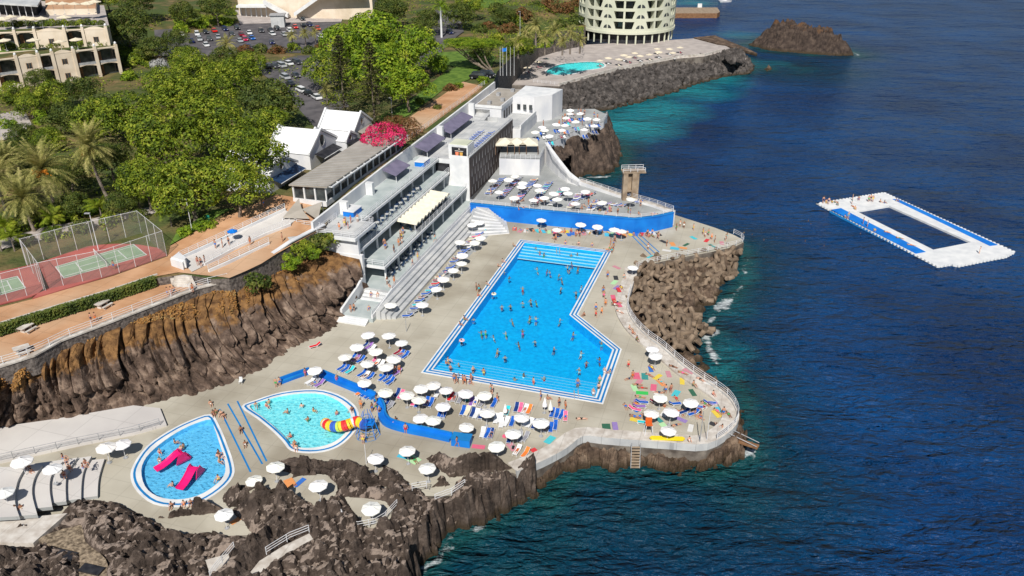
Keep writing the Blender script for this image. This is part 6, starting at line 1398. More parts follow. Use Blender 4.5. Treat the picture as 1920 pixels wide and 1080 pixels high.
for i in range(58):
    for j in range(13):
        t = (j + rnd.uniform(-.35, .35)) / 12; a = topb[i].lerp(topb[i + 1], rnd.random()); b = botb[i].lerp(botb[i + 1], rnd.random()); p = a.lerp(b, t); p.z = WZ + 6.3 * (1 - min(1, max(0, t))) ** .9 + .1 - .4 * t; sp.append(p)
sp.sort(key=lambda p: p.x * .0 + (p - Vector((0, 0, ZC))).length); stm = MB(); k_ = 0
boul = link('boulder', BM_[0]); tag(boul, 'dark grey boulder in the heap below the hotel terrace', 'boulder', 'boulders heaped below the hotel pool terrace')
for p in sp:
    s = rnd.uniform(1.0, 2.1)
    if k_ < 298:
        o = boul if k_ == 0 else boul.copy()
        if k_: COL.objects.link(o); o.data = BM_[k_ % 5]
        o.location = p; o.rotation_euler = [rnd.uniform(0, 6) for _ in range(3)]; o.scale = (s, s * rnd.uniform(.8, 1.1), s * .85)
    else:
        mt_ = Matrix.Translation(p) @ Matrix.Rotation(rnd.uniform(0, 6), 4, Vector((rnd.random(), rnd.random(), .5)).normalized()) @ Matrix.Diagonal((s, s, s * .85, 1)); me = BM_[k_ % 5]
        stm.add([mt_ @ v.co for v in me.vertices], [tuple(f.vertices) for f in me.polygons], M['darkrock'])
    k_ += 1
o = link('boulder_heap', stm.mesh('boulder_heap')); tag(o, 'farther dark boulders of the bank towards the hotel pier', 'boulders', kind='stuff')
# ---- concrete tetrapods
bm = MB(); dirs = [Vector((0, 0, 1)), Vector((.943, 0, -.333)), Vector((-.471, .816, -.333)), Vector((-.471, -.816, -.333))]
for d in dirs: bm.tube(-d * .1, d * 1.3, .46, M['tetra'], 9, .33)
TP = bm.mesh('tetrapod'); root = link('tetrapod', TP)
cells = []
area = px([(1212, 500), (1300, 486), (1374, 468), (1384, 500), (1350, 540), (1300, 590), (1330, 620), (1300, 660), (1262, 668), (1222, 630), (1185, 590), (1190, 530)], 2.2)
tries = 0
while len(cells) < 150 and tries < 9000:
    tries += 1; x = rnd.uniform(10, 80); y = rnd.uniform(80, 260)
    if inpoly(x, y, area) and all((x - c[0]) ** 2 + (y - c[1]) ** 2 > 1.9 for c in cells): cells.append((x, y))
wl = px([(1379, 462), (1210, 497), (1192, 520), (1177, 584), (1217, 637), (1282, 690)], WZ)
for i, (x, y) in enumerate(cells):
    o = root if i == 0 else root.copy()
    if i: COL.objects.link(o)
    dw = float(segdist(np.array([x]), np.array([y]), wl)[0]); o.location = (x, y, max(WZ + .3, 4.1 - dw * .16) + rnd.uniform(-.4, .5)); o.rotation_euler = [rnd.uniform(0, 6.28) for _ in range(3)]; s = rnd.uniform(1.05, 1.45); o.scale = (s,) * 3
    tag(o, 'brown concrete tetrapod piled beneath the curved sea wall', 'tetrapod', 'concrete tetrapods beneath the sea wall')
# ================================================================== FURNITURE, PEOPLE, CARS
def pix(p):
    """photo column of a point, used only to word labels (left to right)"""
    Z = p[2] - ZC; d = p[1] * math.cos(TH) - Z * math.sin(TH); return 960 + FPX * p[0] / d
# ---- parasol
def parasol_kit(name, label, r, h, mat, closed=False):
    t = thing(name, label, 'parasol'); mb = MB(); n = 12; ring = [Vector((r * math.cos(k * 6.2832 / n), r * math.sin(k * 6.2832 / n), h)) for k in range(n)]
    if not closed:
        n = 16; ring = []; mid = []; low = []
        for k in range(n):
            a_ = k * 6.2832 / n; sag = k % 2; rr = r * (.945 if sag else 1.0); ring.append(Vector((rr * math.cos(a_), rr * math.sin(a_), h - (.03 if sag else 0))))
            mid.append(Vector((rr * .5 * math.cos(a_), rr * .5 * math.sin(a_), h + (.15 if sag else .2)))); low.append(ring[-1] - Vector((0, 0, .08 if sag else .14)))
        top = Vector((0, 0, h + .44))
        mb.add(ring + mid + [top] + low, [(i, (i + 1) % n, n + (i + 1) % n, n + i) for i in range(n)] + [(n + i, n + (i + 1) % n, 2 * n) for i in range(n)] + [(2 * n + 1 + i, 2 * n + 1 + (i + 1) % n, (i + 1) % n, i) for i in range(n)], mat)
        mb.lathe([(.05, h + .4), (.04, h + .55)], M['greymetal'], 6)
    else: mb.lathe([(.12, 1.0), (.36, 1.15), (.34, 1.4), (.16, 2.1), (.03, 2.6)], mat, 10)
    a = part('canopy', mb, t); mb = MB(); mb.tube((0, 0, 0), (0, 0, h + .3), .035, M['metal'], 6); b = part('pole', mb, t); mb = MB(); mb.lathe([(.3, 0), (.3, .08), (.06, .14)], M['greymetal'], 10); c = part('base', mb, t)
    return Kit(t, [a, b, c])
PAR = parasol_kit('parasol', '', 1.13, 2.15, M['canopy']); PARC = parasol_kit('closed_parasol', '', 1.1, 2.2, M['canopy'], True); PARB = parasol_kit('beige_parasol', '', 1.5, 2.4, M['canopy'])
def parasols(kit, pts, z, dh, phrase, group, scale=1.0, word='white parasol'):
    q = []
    for a, b in pts:
        c = P(a, b, z + dh * scale); q.append(Vector((c.x, c.y, z)))
    q.sort(key=pix)
    for i, p in enumerate(q): wc = rnd.uniform(.72, .86); o = kit.place(p, rnd.uniform(0, 1), '%s, %s from the left %s' % (word, ordn(i), phrase), group, scale * rnd.uniform(.94, 1.07), {'canopy': (wc, wc * rnd.uniform(.96, 1.0), wc * rnd.uniform(.88, .98)) if 'white' in word else (.66, .58, .44)}); o.rotation_euler[0] = rnd.uniform(-.07, .07); o.rotation_euler[1] = rnd.uniform(-.07, .07)
    return q
H = 2.35
z1 = [(691, 627), (729, 629), (753, 640), (668, 649), (706, 657), (648, 668), (736, 672), (687, 679), (726, 687), (683, 714), (591, 692), (722, 733)]
z2 = [(789, 726), (814, 720), (837, 729), (871, 736), (909, 738), (762, 739), (784, 748), (830, 760), (790, 781), (811, 787), (873, 797), (912, 773), (977, 781), (1015, 792), (962, 812), (933, 835), (764, 843)]
q1 = parasols(PAR, z1, Z0, H, 'in the cluster left of the pool corner', 'parasols left of the big pool')
q2 = parasols(PAR, z2, Z0, H, 'in the rows below the big pool', 'parasols below the big pool')
parasols(PARC, [(947, 764), (1021, 755), (1033, 761)], Z0, 1.8, 'below the pool steps', 'closed parasols below the big pool', 1, 'closed white parasol')
parasols(PAR, [(515, 875), (598, 910), (697, 951)], 5.6, H, 'on the pads in the lava rock', 'parasols on the rock pads')
parasols(PAR, [(802, 876), (420, 962), (702, 857), (478, 897)], Z0, H, 'at the edge of the lava rocks', 'parasols at the edge of the lava rocks')
parasols(PAR, [(40, 865), (95, 876), (6, 920)], 6.2, H, 'on the curved terrace steps', 'parasols on the curved terrace', 1.1)
parasols(PAR, [(197, 838), (228, 829)], Z0, H, 'between pale ramp and blue paddling pool', 'pair of parasols by the pale ramp', 1.1)
q5 = parasols(PAR, [(1238, 742), (1296, 753), (1221, 774), (1257, 771), (1252, 805), (1230, 664), (1223, 652), (1186, 499)], Z0, H, 'on the sunny peninsula right of the pool', 'parasols on the peninsula')
q6 = parasols(PAR, [(899, 414), (886, 419), (902, 444), (862, 452), (890, 452), (867, 478), (865, 492), (850, 504), (831, 522), (819, 539), (791, 570), (732, 571)], Z0, H, 'in the line along the concrete stands', 'parasols along the stands')
q7 = parasols(PAR, [(1014, 411), (1088, 420), (1044, 428), (1152, 430), (1166, 432), (1120, 424)], Z0, H, 'in front of the blue wall', 'parasols before the blue wall')
z8 = [(924, 337), (966, 328), (954, 336), (977, 350), (935, 358), (1007, 345), (1037, 362), (965, 370), (1021, 369), (1000, 373), (1046, 373), (1065, 361), (1060, 352), (1098, 357), (1079, 380), (1130, 379), (1182, 371), (980, 342), (1012, 356)]
q8 = parasols(PAR, z8, 7.5, H, 'on the upper sun terrace behind blue wall', 'parasols on the upper sun terrace')
z9 = [(1069, 205), (1069, 212), (1089, 211), (1062, 219), (1102, 222), (1119, 222), (1114, 234), (1060, 234), (1016, 237), (1054, 242), (1021, 243), (1004, 246), (1096, 242), (1031, 254), (1080, 228), (1042, 232)]
q9 = parasols(PAR, z9, 11.62, H, 'on the terrace above the cove', 'parasols above the cove')
z10 = [(1024, 109), (1010, 115), (989, 125), (1160, 111), (1140, 108), (1180, 106), (1200, 103), (1218, 101), (1235, 97), (1255, 91), (1232, 90), (1262, 98), (1275, 88), (1190, 98), (1170, 103), (1125, 112)]
q10 = parasols(PARB, z10, hz, 2.6, 'round the hotel pool terrace', 'beige parasols of the hotel pool', .95, 'beige parasol')
parasols(PARB, [(8, 74), (62, 74), (112, 76), (142, 72)], 26.5, 2.6, 'on the hotel garden terrace', 'parasols on the hotel garden', 1.25, 'cream parasol')
parasols(PARB, [(4, 33), (20, 30), (60, 33), (76, 34), (119, 32), (45, 31)], 31.2, 2.6, 'on the hotel top terrace', 'parasols on the hotel top terrace', 1.35, 'cream parasol')
parasols(PARB, [(98, 6), (117, 5), (137, 5), (162, 4), (176, 2)], 33, 2.6, 'at the very top beside the dark trees', 'parasols at the top of the hotel', 1.35, 'cream parasol')
parasols(PARB, [(27, 158)], 17.6, 2.6, 'below the cream hotel wing', 'parasol below the hotel', 1.2, 'cream parasol')
# ---- sun lounger
lt_ = thing('sun_lounger', '', 'sun lounger'); mb = MB()
for sx in (-.3, .3):
    mb.tube((sx, -.95, .32), (sx, .3, .32), .03, M['white'], 5); mb.tube((sx, .3, .32), (sx, .92, .72), .03, M['white'], 5)
    for y in (-.8, .35): mb.tube((sx, y, .32), (sx, y - .18, 0), .028, M['white'], 5); mb.tube((sx, y - .3, .32), (sx, y + .1, 0), .028, M['white'], 5)
mb.tube((-.3, -.95, .32), (.3, -.95, .32), .03, M['white'], 5); fr_ = part('frame', mb, lt_)
mb = MB(); mb.add([(-.28, -.93, .34), (.28, -.93, .34), (.28, .3, .335), (-.28, .3, .335), (-.28, -.93, .31), (.28, -.93, .31), (.28, .3, .3), (-.28, .3, .3)], [(0, 1, 2, 3), (7, 6, 5, 4), (0, 4, 5, 1), (1, 5, 6, 2), (3, 2, 6, 7), (0, 3, 7, 4)], M['cloth']); se_ = part('seat', mb, lt_)
mb = MB(); mb.add([(-.28, .31, .345), (.28, .31, .345), (.28, .9, .74), (-.28, .9, .74), (-.28, .31, .31), (.28, .31, .31), (.28, .9, .70), (-.28, .9, .70)], [(0, 1, 2, 3), (7, 6, 5, 4), (0, 4, 5, 1), (1, 5, 6, 2), (3, 2, 6, 7), (0, 3, 7, 4)], M['cloth']); ba_ = part('backrest', mb, lt_)
LG = Kit(lt_, [fr_, se_, ba_]); BLUE = (.01, .09, .42); NAV = (.01, .04, .18); WHI = (.7, .7, .7)
CN = {'bright blue': BLUE, 'dark blue': NAV, 'white': WHI, 'red': (.6, .02, .03), 'orange': (.75, .2, .04), 'pink': (.75, .12, .25), 'turquoise': (.03, .5, .55), 'striped grey': (.25, .25, .28), 'maroon': (.25, .02, .04), 'cream': (.7, .62, .45), 'violet': (.25, .12, .4)}
PAL = ['bright blue'] * 9 + ['dark blue'] * 4 + ['white'] * 3 + ['striped grey'] * 3 + ['red', 'orange', 'pink', 'turquoise', 'maroon', 'cream', 'violet']
LN = [0]; LSPOT = []; LX = MB()
def bake(mbx, objs, p, rz, cols, s=1.0):
    mt_ = Matrix.Translation(p) @ Matrix.Rotation(rz, 4, 'Z') @ Matrix.Diagonal((s, s, s, 1))
    for o, c in zip(objs, cols):
        mbx.add([mt_ @ v.co for v in o.vertices], [tuple(f.vertices) for f in o.polygons], c)
def loungers(pts, phrase, group, pal=PAL, jit=.12):
    pts = sorted(pts, key=lambda q: pix(q[0])); n = len(pts)
    for i, (p, rz) in enumerate(pts):
        c = rnd.choice(pal)
        if LN[0] >= 298: bake(LX, [fr_.data, se_.data, ba_.data], p, rz, [M['white'], M['blue'] if 'blue' in c else M['greywhite'], M['blue'] if 'blue' in c else M['greywhite']]); continue
        LN[0] += 1; LG.place(p, rz + rnd.uniform(-jit, jit), '%s sun lounger, %s from the left %s' % (c, ordn(i), phrase), group, None, {'seat': CN[c], 'backrest': CN[c]}); LSPOT.append((p, rz))
def pairs(qs, rz, n=2, off=(0.2, 1.0)):
    out = []
    for p in qs:
        for k in range(n): d = Vector((math.cos(rz), math.sin(rz), 0)); e = Vector((-math.sin(rz), math.cos(rz), 0)); out.append((p + d * ((k - (n - 1) / 2) * .85 + off[0]) - e * off[1] * .5 + e * rnd.uniform(-.2, .2), rz))
    return out
loungers(pairs(q1[:9] + q1[10:], R(-35), 3), 'in the cluster left of the pool corner', 'loungers left of the big pool')
xs2 = [(745, 741), (752, 744), (776, 757), (783, 760), (800, 757), (808, 759), (820, 741), (845, 748), (852, 749), (862, 752), (884, 757), (891, 758), (903, 759), (926, 760), (825, 778), (833, 779), (868, 774), (876, 775), (886, 778), (893, 780), (902, 781), (930, 789), (938, 788), (951, 775), (968, 768), (976, 769), (984, 771), (992, 772), (1035, 778), (1044, 780), (1052, 782), (1060, 785), (985, 795), (993, 797), (1002, 800), (1023, 806), (1033, 806), (1041, 802), (905, 815), (913, 817), (921, 817), (955, 826), (975, 824), (985, 823), (960, 795), (949, 795), (940, 797)]
loungers([(P(a, b), R(rnd.uniform(-22, -8))) for a, b in xs2], 'in the rows below the big pool', 'loungers below the big pool')
loungers([(F(-4 + k * 1.45, 10.6 + .25 * math.sin(k), Z0), FROT + R(-62)) for k in range(30)], 'in the line along the concrete stands', 'loungers along the stands')
for j, v in enumerate((7.5, 11, 15, 19, 23, 27.5, 32)):
    u0, u1 = [(50, 62), (49, 64), (48, 64), (48, 62), (47.5, 60), (47, 57), (47, 54)][j]; k = int((u1 - u0) / 1.15)
    loungers([(F(u0 + i * 1.15, v, 7.5), FROT + R(-75)) for i in range(k)], ['on upper terrace row beside tower cladding', 'on second terrace row from the tower', 'on third terrace row from the tower', 'on fourth terrace row from the tower', 'on fifth terrace row from the tower', 'on sixth terrace row from the tower', 'on terrace row nearest the diving tower'][j], 'loungers on the upper sun terrace')
loungers([(P(a, b, 7.5), FROT + R(-75)) for a, b in [(1125, 388), (1132, 386), (1139, 384), (1150, 386), (1158, 387), (1166, 388), (1190, 380), (1198, 381), (1092, 374), (1098, 371), (1104, 368), (1110, 365), (1086, 366), (1092, 363)]], 'on the upper terrace towards the diving tower', 'loungers by the diving tower')
loungers([(P(a, b), R(rnd.uniform(60, 120))) for a, b in [(1190, 770), (1198, 765), (1230, 757), (1305, 765), (1312, 768), (1265, 760), (1203, 757), (1330, 758), (1337, 760)]], 'on the peninsula', 'loungers on the peninsula')
for j, v in enumerate((-1.2, 1.6)):
    loungers([(F(57 + i * 1.45, v, 15.64), FROT + R(-70)) for i in range(10)], ['in the inner row on the tower roof', 'in the outer row on the tower roof'][j], 'blue loungers on the tower roof', ['bright blue'] * 6 + ['dark blue'])
loungers(pairs(q9, R(10), 2), 'on the terrace above the cove', 'loungers above the cove')
loungers(pairs([q for q in q10 if pix(q) > 1100], R(20), 1) + pairs([q for q in q10 if pix(q) < 1100], R(60), 2), 'round the hotel pool', 'loungers of the hotel pool', ['striped grey', 'cream', 'maroon', 'white'])
loungers([(P(591, 651), R(-55)), (P(985, 853), R(-30)), (P(970, 848), R(-25)), (P(1208, 795), R(-100)), (P(1283, 775), R(-60)), (P(1300, 778), R(-60))], 'standing apart on the open deck', 'single loungers')
if LX.v: o = link('sun_loungers', LX.mesh('sun_loungers')); tag(o, 'remaining small sun loungers on the far terraces', 'sun loungers', kind='stuff')
print('LOUNGERS', LN[0])
# ---- towels and mats
tw = MB(); tw.add([(-.42, -.9, 0.02), (.42, -.9, .02), (.42, .9, .02), (-.42, .9, .02), (-.42, -.9, 0), (.42, -.9, 0), (.42, .9, 0), (-.42, .9, 0)], [(0, 1, 2, 3), (0, 4, 5, 1), (1, 5, 6, 2), (2, 6, 7, 3), (3, 7, 4, 0)], M['cloth']); tmesh = tw.mesh('towel'); tw0 = link('towel', tmesh); twn = [0]; TOW = []
TC = {'pink': (.75, .12, .22), 'teal': (.02, .28, .26), 'bright green': (.02, .55, .08), 'orange': (.8, .3, .08), 'dark green': (.01, .12, .06), 'violet': (.3, .2, .5), 'turquoise': (.05, .55, .62), 'pale green': (.45, .75, .4), 'red': (.7, .02, .03), 'yellow': (.8, .6, .05), 'blue': (.01, .15, .6), 'white': (.75, .73, .7), 'cyan': (.05, .5, .7), 'black': (.02, .02, .025), 'striped rose': (.6, .25, .3)}
def towel(p, rz, c, label, s=1.0, sx=1.0):
    o = tw0 if twn[0] == 0 else tw0.copy()
    if twn[0]: COL.objects.link(o)
    twn[0] += 1; o.location = p; o.rotation_euler.z = rz; o.scale = (s * sx, s, 1); o.color = (*[min(.7, q * .8 + .03) for q in TC[c]], 1); tag(o, label, 'towel', 'towels laid out to dry or lie on'); TOW.append((Vector(p), rz)); return o
for a, b, c, rz, sx, ph in [(1193, 705, 'pink', 0, 1.3, 'spread beside the teal one right of the pool'), (1209, 706, 'teal', -.1, 1.2, 'spread beside the pink one right of the pool'), (1204, 737, 'bright green', 1.45, 1.0, 'laid flat in the group right of the pool'), (1240, 718, 'orange', .4, 1, 'lying alone under a sunbather on the peninsula'),
                        (1137, 802, 'dark green', 0, 1.4, 'spread by the sea wall below the pool'), (1153, 803, 'violet', 0, .9, 'spread next to the dark green towel'), (1031, 825, 'turquoise', -.6, 1.2, 'near the bend of the sea wall'), (1042, 833, 'pale green', -.6, 1.1, 'next to the turquoise towel at the sea wall'),
                        (1005, 848, 'red', .6, 1, 'on the deck corner above the lava rock'), (897, 838, 'pink', 1.4, 1, 'beside the blue block'), (1193, 788, 'yellow', 1.2, 1, 'under the group beside the peninsula parasols'), (1345, 776, 'yellow', .3, 1.3, 'at the tip of the peninsula'), (1350, 770, 'cyan', .3, .8, 'at the tip beside the yellow one'),
                        (775, 862, 'pale green', .9, 1.6, 'among the lava rocks below a parasol'), (757, 857, 'cyan', 1.2, .8, 'left of the parasol on the rock corridor'), (544, 906, 'orange', .6, 1.4, 'on the leftmost rock pad'), (562, 905, 'blue', -.5, .8, 'on the leftmost rock pad'), (445, 975, 'orange', -.7, .8, 'beside the parasol in the rock hollow'),
                        (960, 838, 'striped rose', .5, 1.2, 'above the lava rock edge'), (1200, 752, 'violet', 1.5, .8, 'in the group under the green towel'), (1220, 692, 'blue', 0, .8, 'beside the curved walk parasols'), (1330, 722, 'white', 1.1, 1.4, 'on the sea wall walk'), (1265, 466, 'cyan', 1.2, 1.4, 'by the wall above the tetrapods'), (1280, 465, 'orange', 1.2, 1.0, 'by the wall above the tetrapods'),
                        (1250, 470, 'white', 1.2, 1, 'by the wall above the tetrapods'), (1160, 575, 'pink', .2, 1, 'on the walk at the bend of the sea wall'), (1152, 568, 'red', .1, .8, 'on the walk at the bend of the sea wall'), (1160, 547, 'red', .1, .8, 'on the straight sea wall walk'), (1066, 440, 'blue', .2, .9, 'before the blue wall'), (1190, 435, 'turquoise', 1, .8, 'before the blue wall'),
                        (30, 960, 'pink', 1.2, 1.2, 'on the curved terrace steps'), (1290, 700, 'striped rose', .8, .9, 'on the sea wall walk'), (1140, 470, 'orange', .2, .8, 'beside the far right pool corner')]:
    p = P(a, b, Z0); dz = .03
    for pd, zz in ((pad1, 5.6), (pad3, 5.61)):
        if inpoly(P(a, b, zz).x, P(a, b, zz).y, pd): p = P(a, b, zz)
    if a < 100: p = P(a, b, 5.8 + .42)
    if (a > 1285 and b < 725) or (1150 <= a <= 1162): dz = .4
    towel(p + Vector((0, 0, dz)), rz, c, '%s towel %s' % (c, ph), 1.0, sx)
cl_ = ['red', 'orange', 'cyan', 'white', 'blue', 'pink', 'turquoise', 'striped rose', 'yellow', 'pale green', 'black']
wn = [0]
for k in range(26):
    f_ = k / 25; a = 965 + 270 * f_; b = 431 + 12 * f_ - (0 if f_ < .75 else 18 * (f_ - .75)); c = cl_[(k * 7) % 11]; p = P(a, b + rnd.uniform(-2, 3), Z0)
    towel(p + Vector((0, 0, .03)), rnd.uniform(-.4, .4), c, '%s towel, %s from the left at the foot of the blue wall' % (c, ordn(k)), 1, rnd.uniform(.9, 1.3))
for nm_, poly, n_ in (('on the outer peninsula', [(1250, 695), (1340, 735), (1368, 785), (1320, 812), (1262, 812)], 9), ('on the peninsula nearest the pool', [(1182, 690), (1240, 690), (1250, 812), (1180, 800)], 8), ('on the corner deck above tetrapods', [(1240, 448), (1360, 440), (1370, 455), (1215, 485)], 8), ('on the walk beside the pool', [(1150, 500), (1165, 500), (1150, 575), (1140, 575)], 5)):
    wp = px(poly, Z0); x0 = min(p.x for p in wp); x1 = max(p.x for p in wp); y0 = min(p.y for p in wp); y1 = max(p.y for p in wp); sp_ = []
    while len(sp_) < n_:
        x = rnd.uniform(x0, x1); y = rnd.uniform(y0, y1)
        if inpoly(x, y, wp) and all((x - t_.x) ** 2 + (y - t_.y) ** 2 > 3 for t_ in sp_) and all((x - t_[0].x) ** 2 + (y - t_[0].y) ** 2 > 2.5 for t_ in TOW + LSPOT): sp_.append(Vector((x, y, Z0 + .012)))
    sp_.sort(key=pix)
    for i, p in enumerate(sp_): c = rnd.choice(list(TC)); towel(p, rnd.uniform(-.9, .9), c, '%s towel, %s from left %s' % (c, ordn(i), nm_), 1, rnd.uniform(.8, 1.2))
ym = MB(); ym.prism([(-2.1, -.35), (2.1, -.35), (2.4, 0), (2.1, .35), (-2.1, .35), (-2.4, 0)], 0, .22, M['plastic']); yb = link('surf_mat', ym.mesh('surf_mat')); yb.location = P(1251, 823, Z0 + .6); yb.rotation_euler.z = R(-3); yb.color = (.8, .62, .02, 1); tag(yb, 'long yellow rescue board lying on the sea wall', 'rescue board')

# ---- people
def figure(name, J, B_, rad, hair_c, hair_r, suit, hairdir=(0, .02, .03)):
    me = bpy.data.meshes.new('tmpfig'); keys = list(J); me.from_pydata([J[k] for k in keys], [(keys.index(a), keys.index(b)) for a, b in B_], [])
    o = bpy.data.objects.new('tmpfig', me); COL.objects.link(o); md = o.modifiers.new('s', 'SKIN'); md.use_smooth_shade = True
    for i, k in enumerate(keys): sv_ = me.skin_vertices[0].data[i]; sv_.radius = (rad[k], rad[k]) if not isinstance(rad[k], tuple) else rad[k]; sv_.use_root = (k == 'pelvis')
    md2 = o.modifiers.new('b', 'SUBSURF'); md2.levels = 1; md2.render_levels = 1
    dg = bpy.context.evaluated_depsgraph_get(); ev = bpy.data.meshes.new_from_object(o.evaluated_get(dg)); bpy.data.objects.remove(o); ev.name = name; ev.materials.clear(); ev.materials.append(M['skin'])
    hm = MB(); c = Vector(hair_c) + Vector(hairdir); bmh = bmesh.new(); bmesh.ops.create_icosphere(bmh, subdivisions=2, radius=hair_r)
    vs = [(v.co.x * .92 + c.x, v.co.y + c.y, v.co.z + c.z) for v in bmh.verts if True]; fs = [tuple(v.index for v in f.verts) for f in bmh.faces if (f.calc_center_median().z > -hair_r * .15 or f.calc_center_median().y > .02)]; bmh.free()
    hm.add(vs, fs, M['hair']); hair = hm.mesh('hair'); 
    sm_ = MB(); c0, r0 = suit
    nv = {}; fs = []
    for p in ev.polygons:
        if (p.center - Vector(c0)).length < r0:
            f = []
            for i in p.vertices:
                if i not in nv: nv[i] = len(nv)
                f.append(nv[i])
            fs.append(tuple(f))
    vs = [None] * len(nv)
    for i, k in nv.items(): vs[k] = ev.vertices[i].co + ev.vertices[i].normal * .018
    sm_.add(vs, fs, M['cloth']); return ev, hair, sm_.mesh('swimwear')
R_ = dict(pelvis=(.15, .11), waist=(.13, .10), chest=(.17, .12), neck=.055, head=(.085, .10), top=(.07, .08), hl=.09, hr=.09, kl=.06, kr=.06, al=.04, ar=.04, fl=.035, fr=.035, sl=.06, sr=.06, el=.042, er=.042, wl=.03, wr=.03, hdl=.035, hdr=.035)
BON = [('pelvis', 'waist'), ('waist', 'chest'), ('chest', 'neck'), ('neck', 'head'), ('head', 'top'), ('pelvis', 'hl'), ('pelvis', 'hr'), ('hl', 'kl'), ('kl', 'al'), ('al', 'fl'), ('hr', 'kr'), ('kr', 'ar'), ('ar', 'fr'), ('chest', 'sl'), ('sl', 'el'), ('el', 'wl'), ('wl', 'hdl'), ('chest', 'sr'), ('sr', 'er'), ('er', 'wr'), ('wr', 'hdr')]
stand = dict(pelvis=(0, 0, .95), waist=(0, .01, 1.12), chest=(0, 0, 1.34), neck=(0, 0, 1.47), head=(0, -.02, 1.58), top=(0, -.01, 1.68), hl=(.1, 0, .86), hr=(-.1, 0, .86), kl=(.11, -.02, .48), kr=(-.11, .0, .48), al=(.11, .02, .07), ar=(-.11, .05, .07), fl=(.12, -.14, .03), fr=(-.12, -.12, .03), sl=(.19, 0, 1.38), sr=(-.19, 0, 1.38), el=(.27, .03, 1.12), er=(-.27, .03, 1.12), wl=(.28, -.05, .88), wr=(-.28, -.03, .88), hdl=(.28, -.08, .80), hdr=(-.28, -.06, .80))
walk = dict(stand); walk.update(kl=(.1, -.16, .5), al=(.1, -.24, .1), fl=(.1, -.38, .05), kr=(-.1, .08, .48), ar=(-.1, .32, .14), fr=(-.1, .22, .04), el=(.26, .12, 1.12), wl=(.25, .2, .9), hdl=(.25, .2, .82), er=(-.26, -.08, 1.12), wr=(-.25, -.22, .92), hdr=(-.25, -.27, .86))
sit = dict(pelvis=(0, 0, .13), waist=(0, .03, .30), chest=(0, .03, .52), neck=(0, .0, .65), head=(0, -.04, .76), top=(0, -.03, .86), hl=(.1, -.06, .13), hr=(-.1, -.06, .13), kl=(.16, -.38, .38), kr=(-.16, -.4, .34), al=(.13, -.62, .07), ar=(-.13, -.68, .07), fl=(.13, -.76, .04), fr=(-.13, -.82, .04), sl=(.19, .02, .56), sr=(-.19, .02, .56), el=(.26, .02, .32), er=(-.27, -.1, .34), wl=(.24, .18, .1), wr=(-.2, -.32, .4), hdl=(.24, .24, .05), hdr=(-.17, -.38, .42))
lie = dict(pelvis=(0, 0, .13), waist=(0, .18, .13), chest=(0, .4, .14), neck=(0, .53, .14), head=(0, .64, .16), top=(0, .74, .16), hl=(.1, -.08, .11), hr=(-.1, -.08, .11), kl=(.13, -.46, .14), kr=(-.12, -.45, .22), al=(.14, -.86, .08), ar=(-.12, -.8, .07), fl=(.16, -.9, .16), fr=(-.13, -.88, .1), sl=(.19, .43, .13), sr=(-.19, .43, .13), el=(.32, .25, .08), er=(-.36, .5, .1), wl=(.3, .02, .07), wr=(-.22, .7, .08), hdl=(.28, -.06, .06), hdr=(-.14, .72, .08))
swim = dict(pelvis=(0, .1, -.55), waist=(0, .06, -.38), chest=(0, 0, -.14), neck=(0, -.02, 0.0), head=(0, -.05, .12), top=(0, -.04, .21), hl=(.1, .12, -.62), hr=(-.1, .12, -.62), kl=(.12, .2, -.95), kr=(-.12, .05, -.95), al=(.12, .4, -1.2), ar=(-.12, .3, -1.2), fl=(.12, .45, -1.25), fr=(-.12, .35, -1.25), sl=(.19, 0, -.1), sr=(-.19, 0, -.1), el=(.34, -.14, -.16), er=(-.34, -.1, -.2), wl=(.30, -.38, -.05), wr=(-.36, -.3, -.18), hdl=(.26, -.46, -.03), hdr=(-.36, -.38, -.2))
FIG = {}
for nm, J, sc_, sr_ in (('stand', stand, (0, 0, .88), .2), ('walk', walk, (0, 0, .88), .2), ('sit', sit, (0, -.02, .12), .2), ('lie', lie, (0, -.03, .12), .2), ('swim', swim, (0, .1, -.56), .2)):
    FIG[nm] = figure('body', J, BON, R_, J['head'], .118, (sc_, sr_), (0, .03, .04) if nm != 'lie' else (0, .06, .0))
SKINS = [(.50, .26, .16), (.42, .20, .12), (.58, .33, .22), (.30, .14, .08), (.62, .36, .26)]; HAIRS = {'dark-haired': (.03, .02, .015), 'brown-haired': (.09, .05, .025), 'fair-haired': (.35, .25, .12), 'grey-haired': (.3, .3, .3)}
SU = {'red': (.6, .02, .03), 'black': (.02, .02, .02), 'navy': (.01, .03, .12), 'blue': (.02, .15, .55), 'pink': (.75, .12, .3), 'turquoise': (.03, .45, .5), 'orange': (.75, .22, .04), 'white': (.75, .75, .72), 'green': (.05, .35, .1), 'yellow': (.75, .6, .08)}
PK = {}
for nm, (b_, h_, s_) in FIG.items():
    t = thing('person', '', 'person'); PK[nm] = Kit(t, [part('body', b_, t), part('hair', h_, t), part('swimwear', s_, t)])
PCNT = [0]; PXX = []; VERB = {'stand': 'standing', 'walk': 'walking', 'sit': 'sitting', 'lie': 'lying', 'swim': 'swimming'}
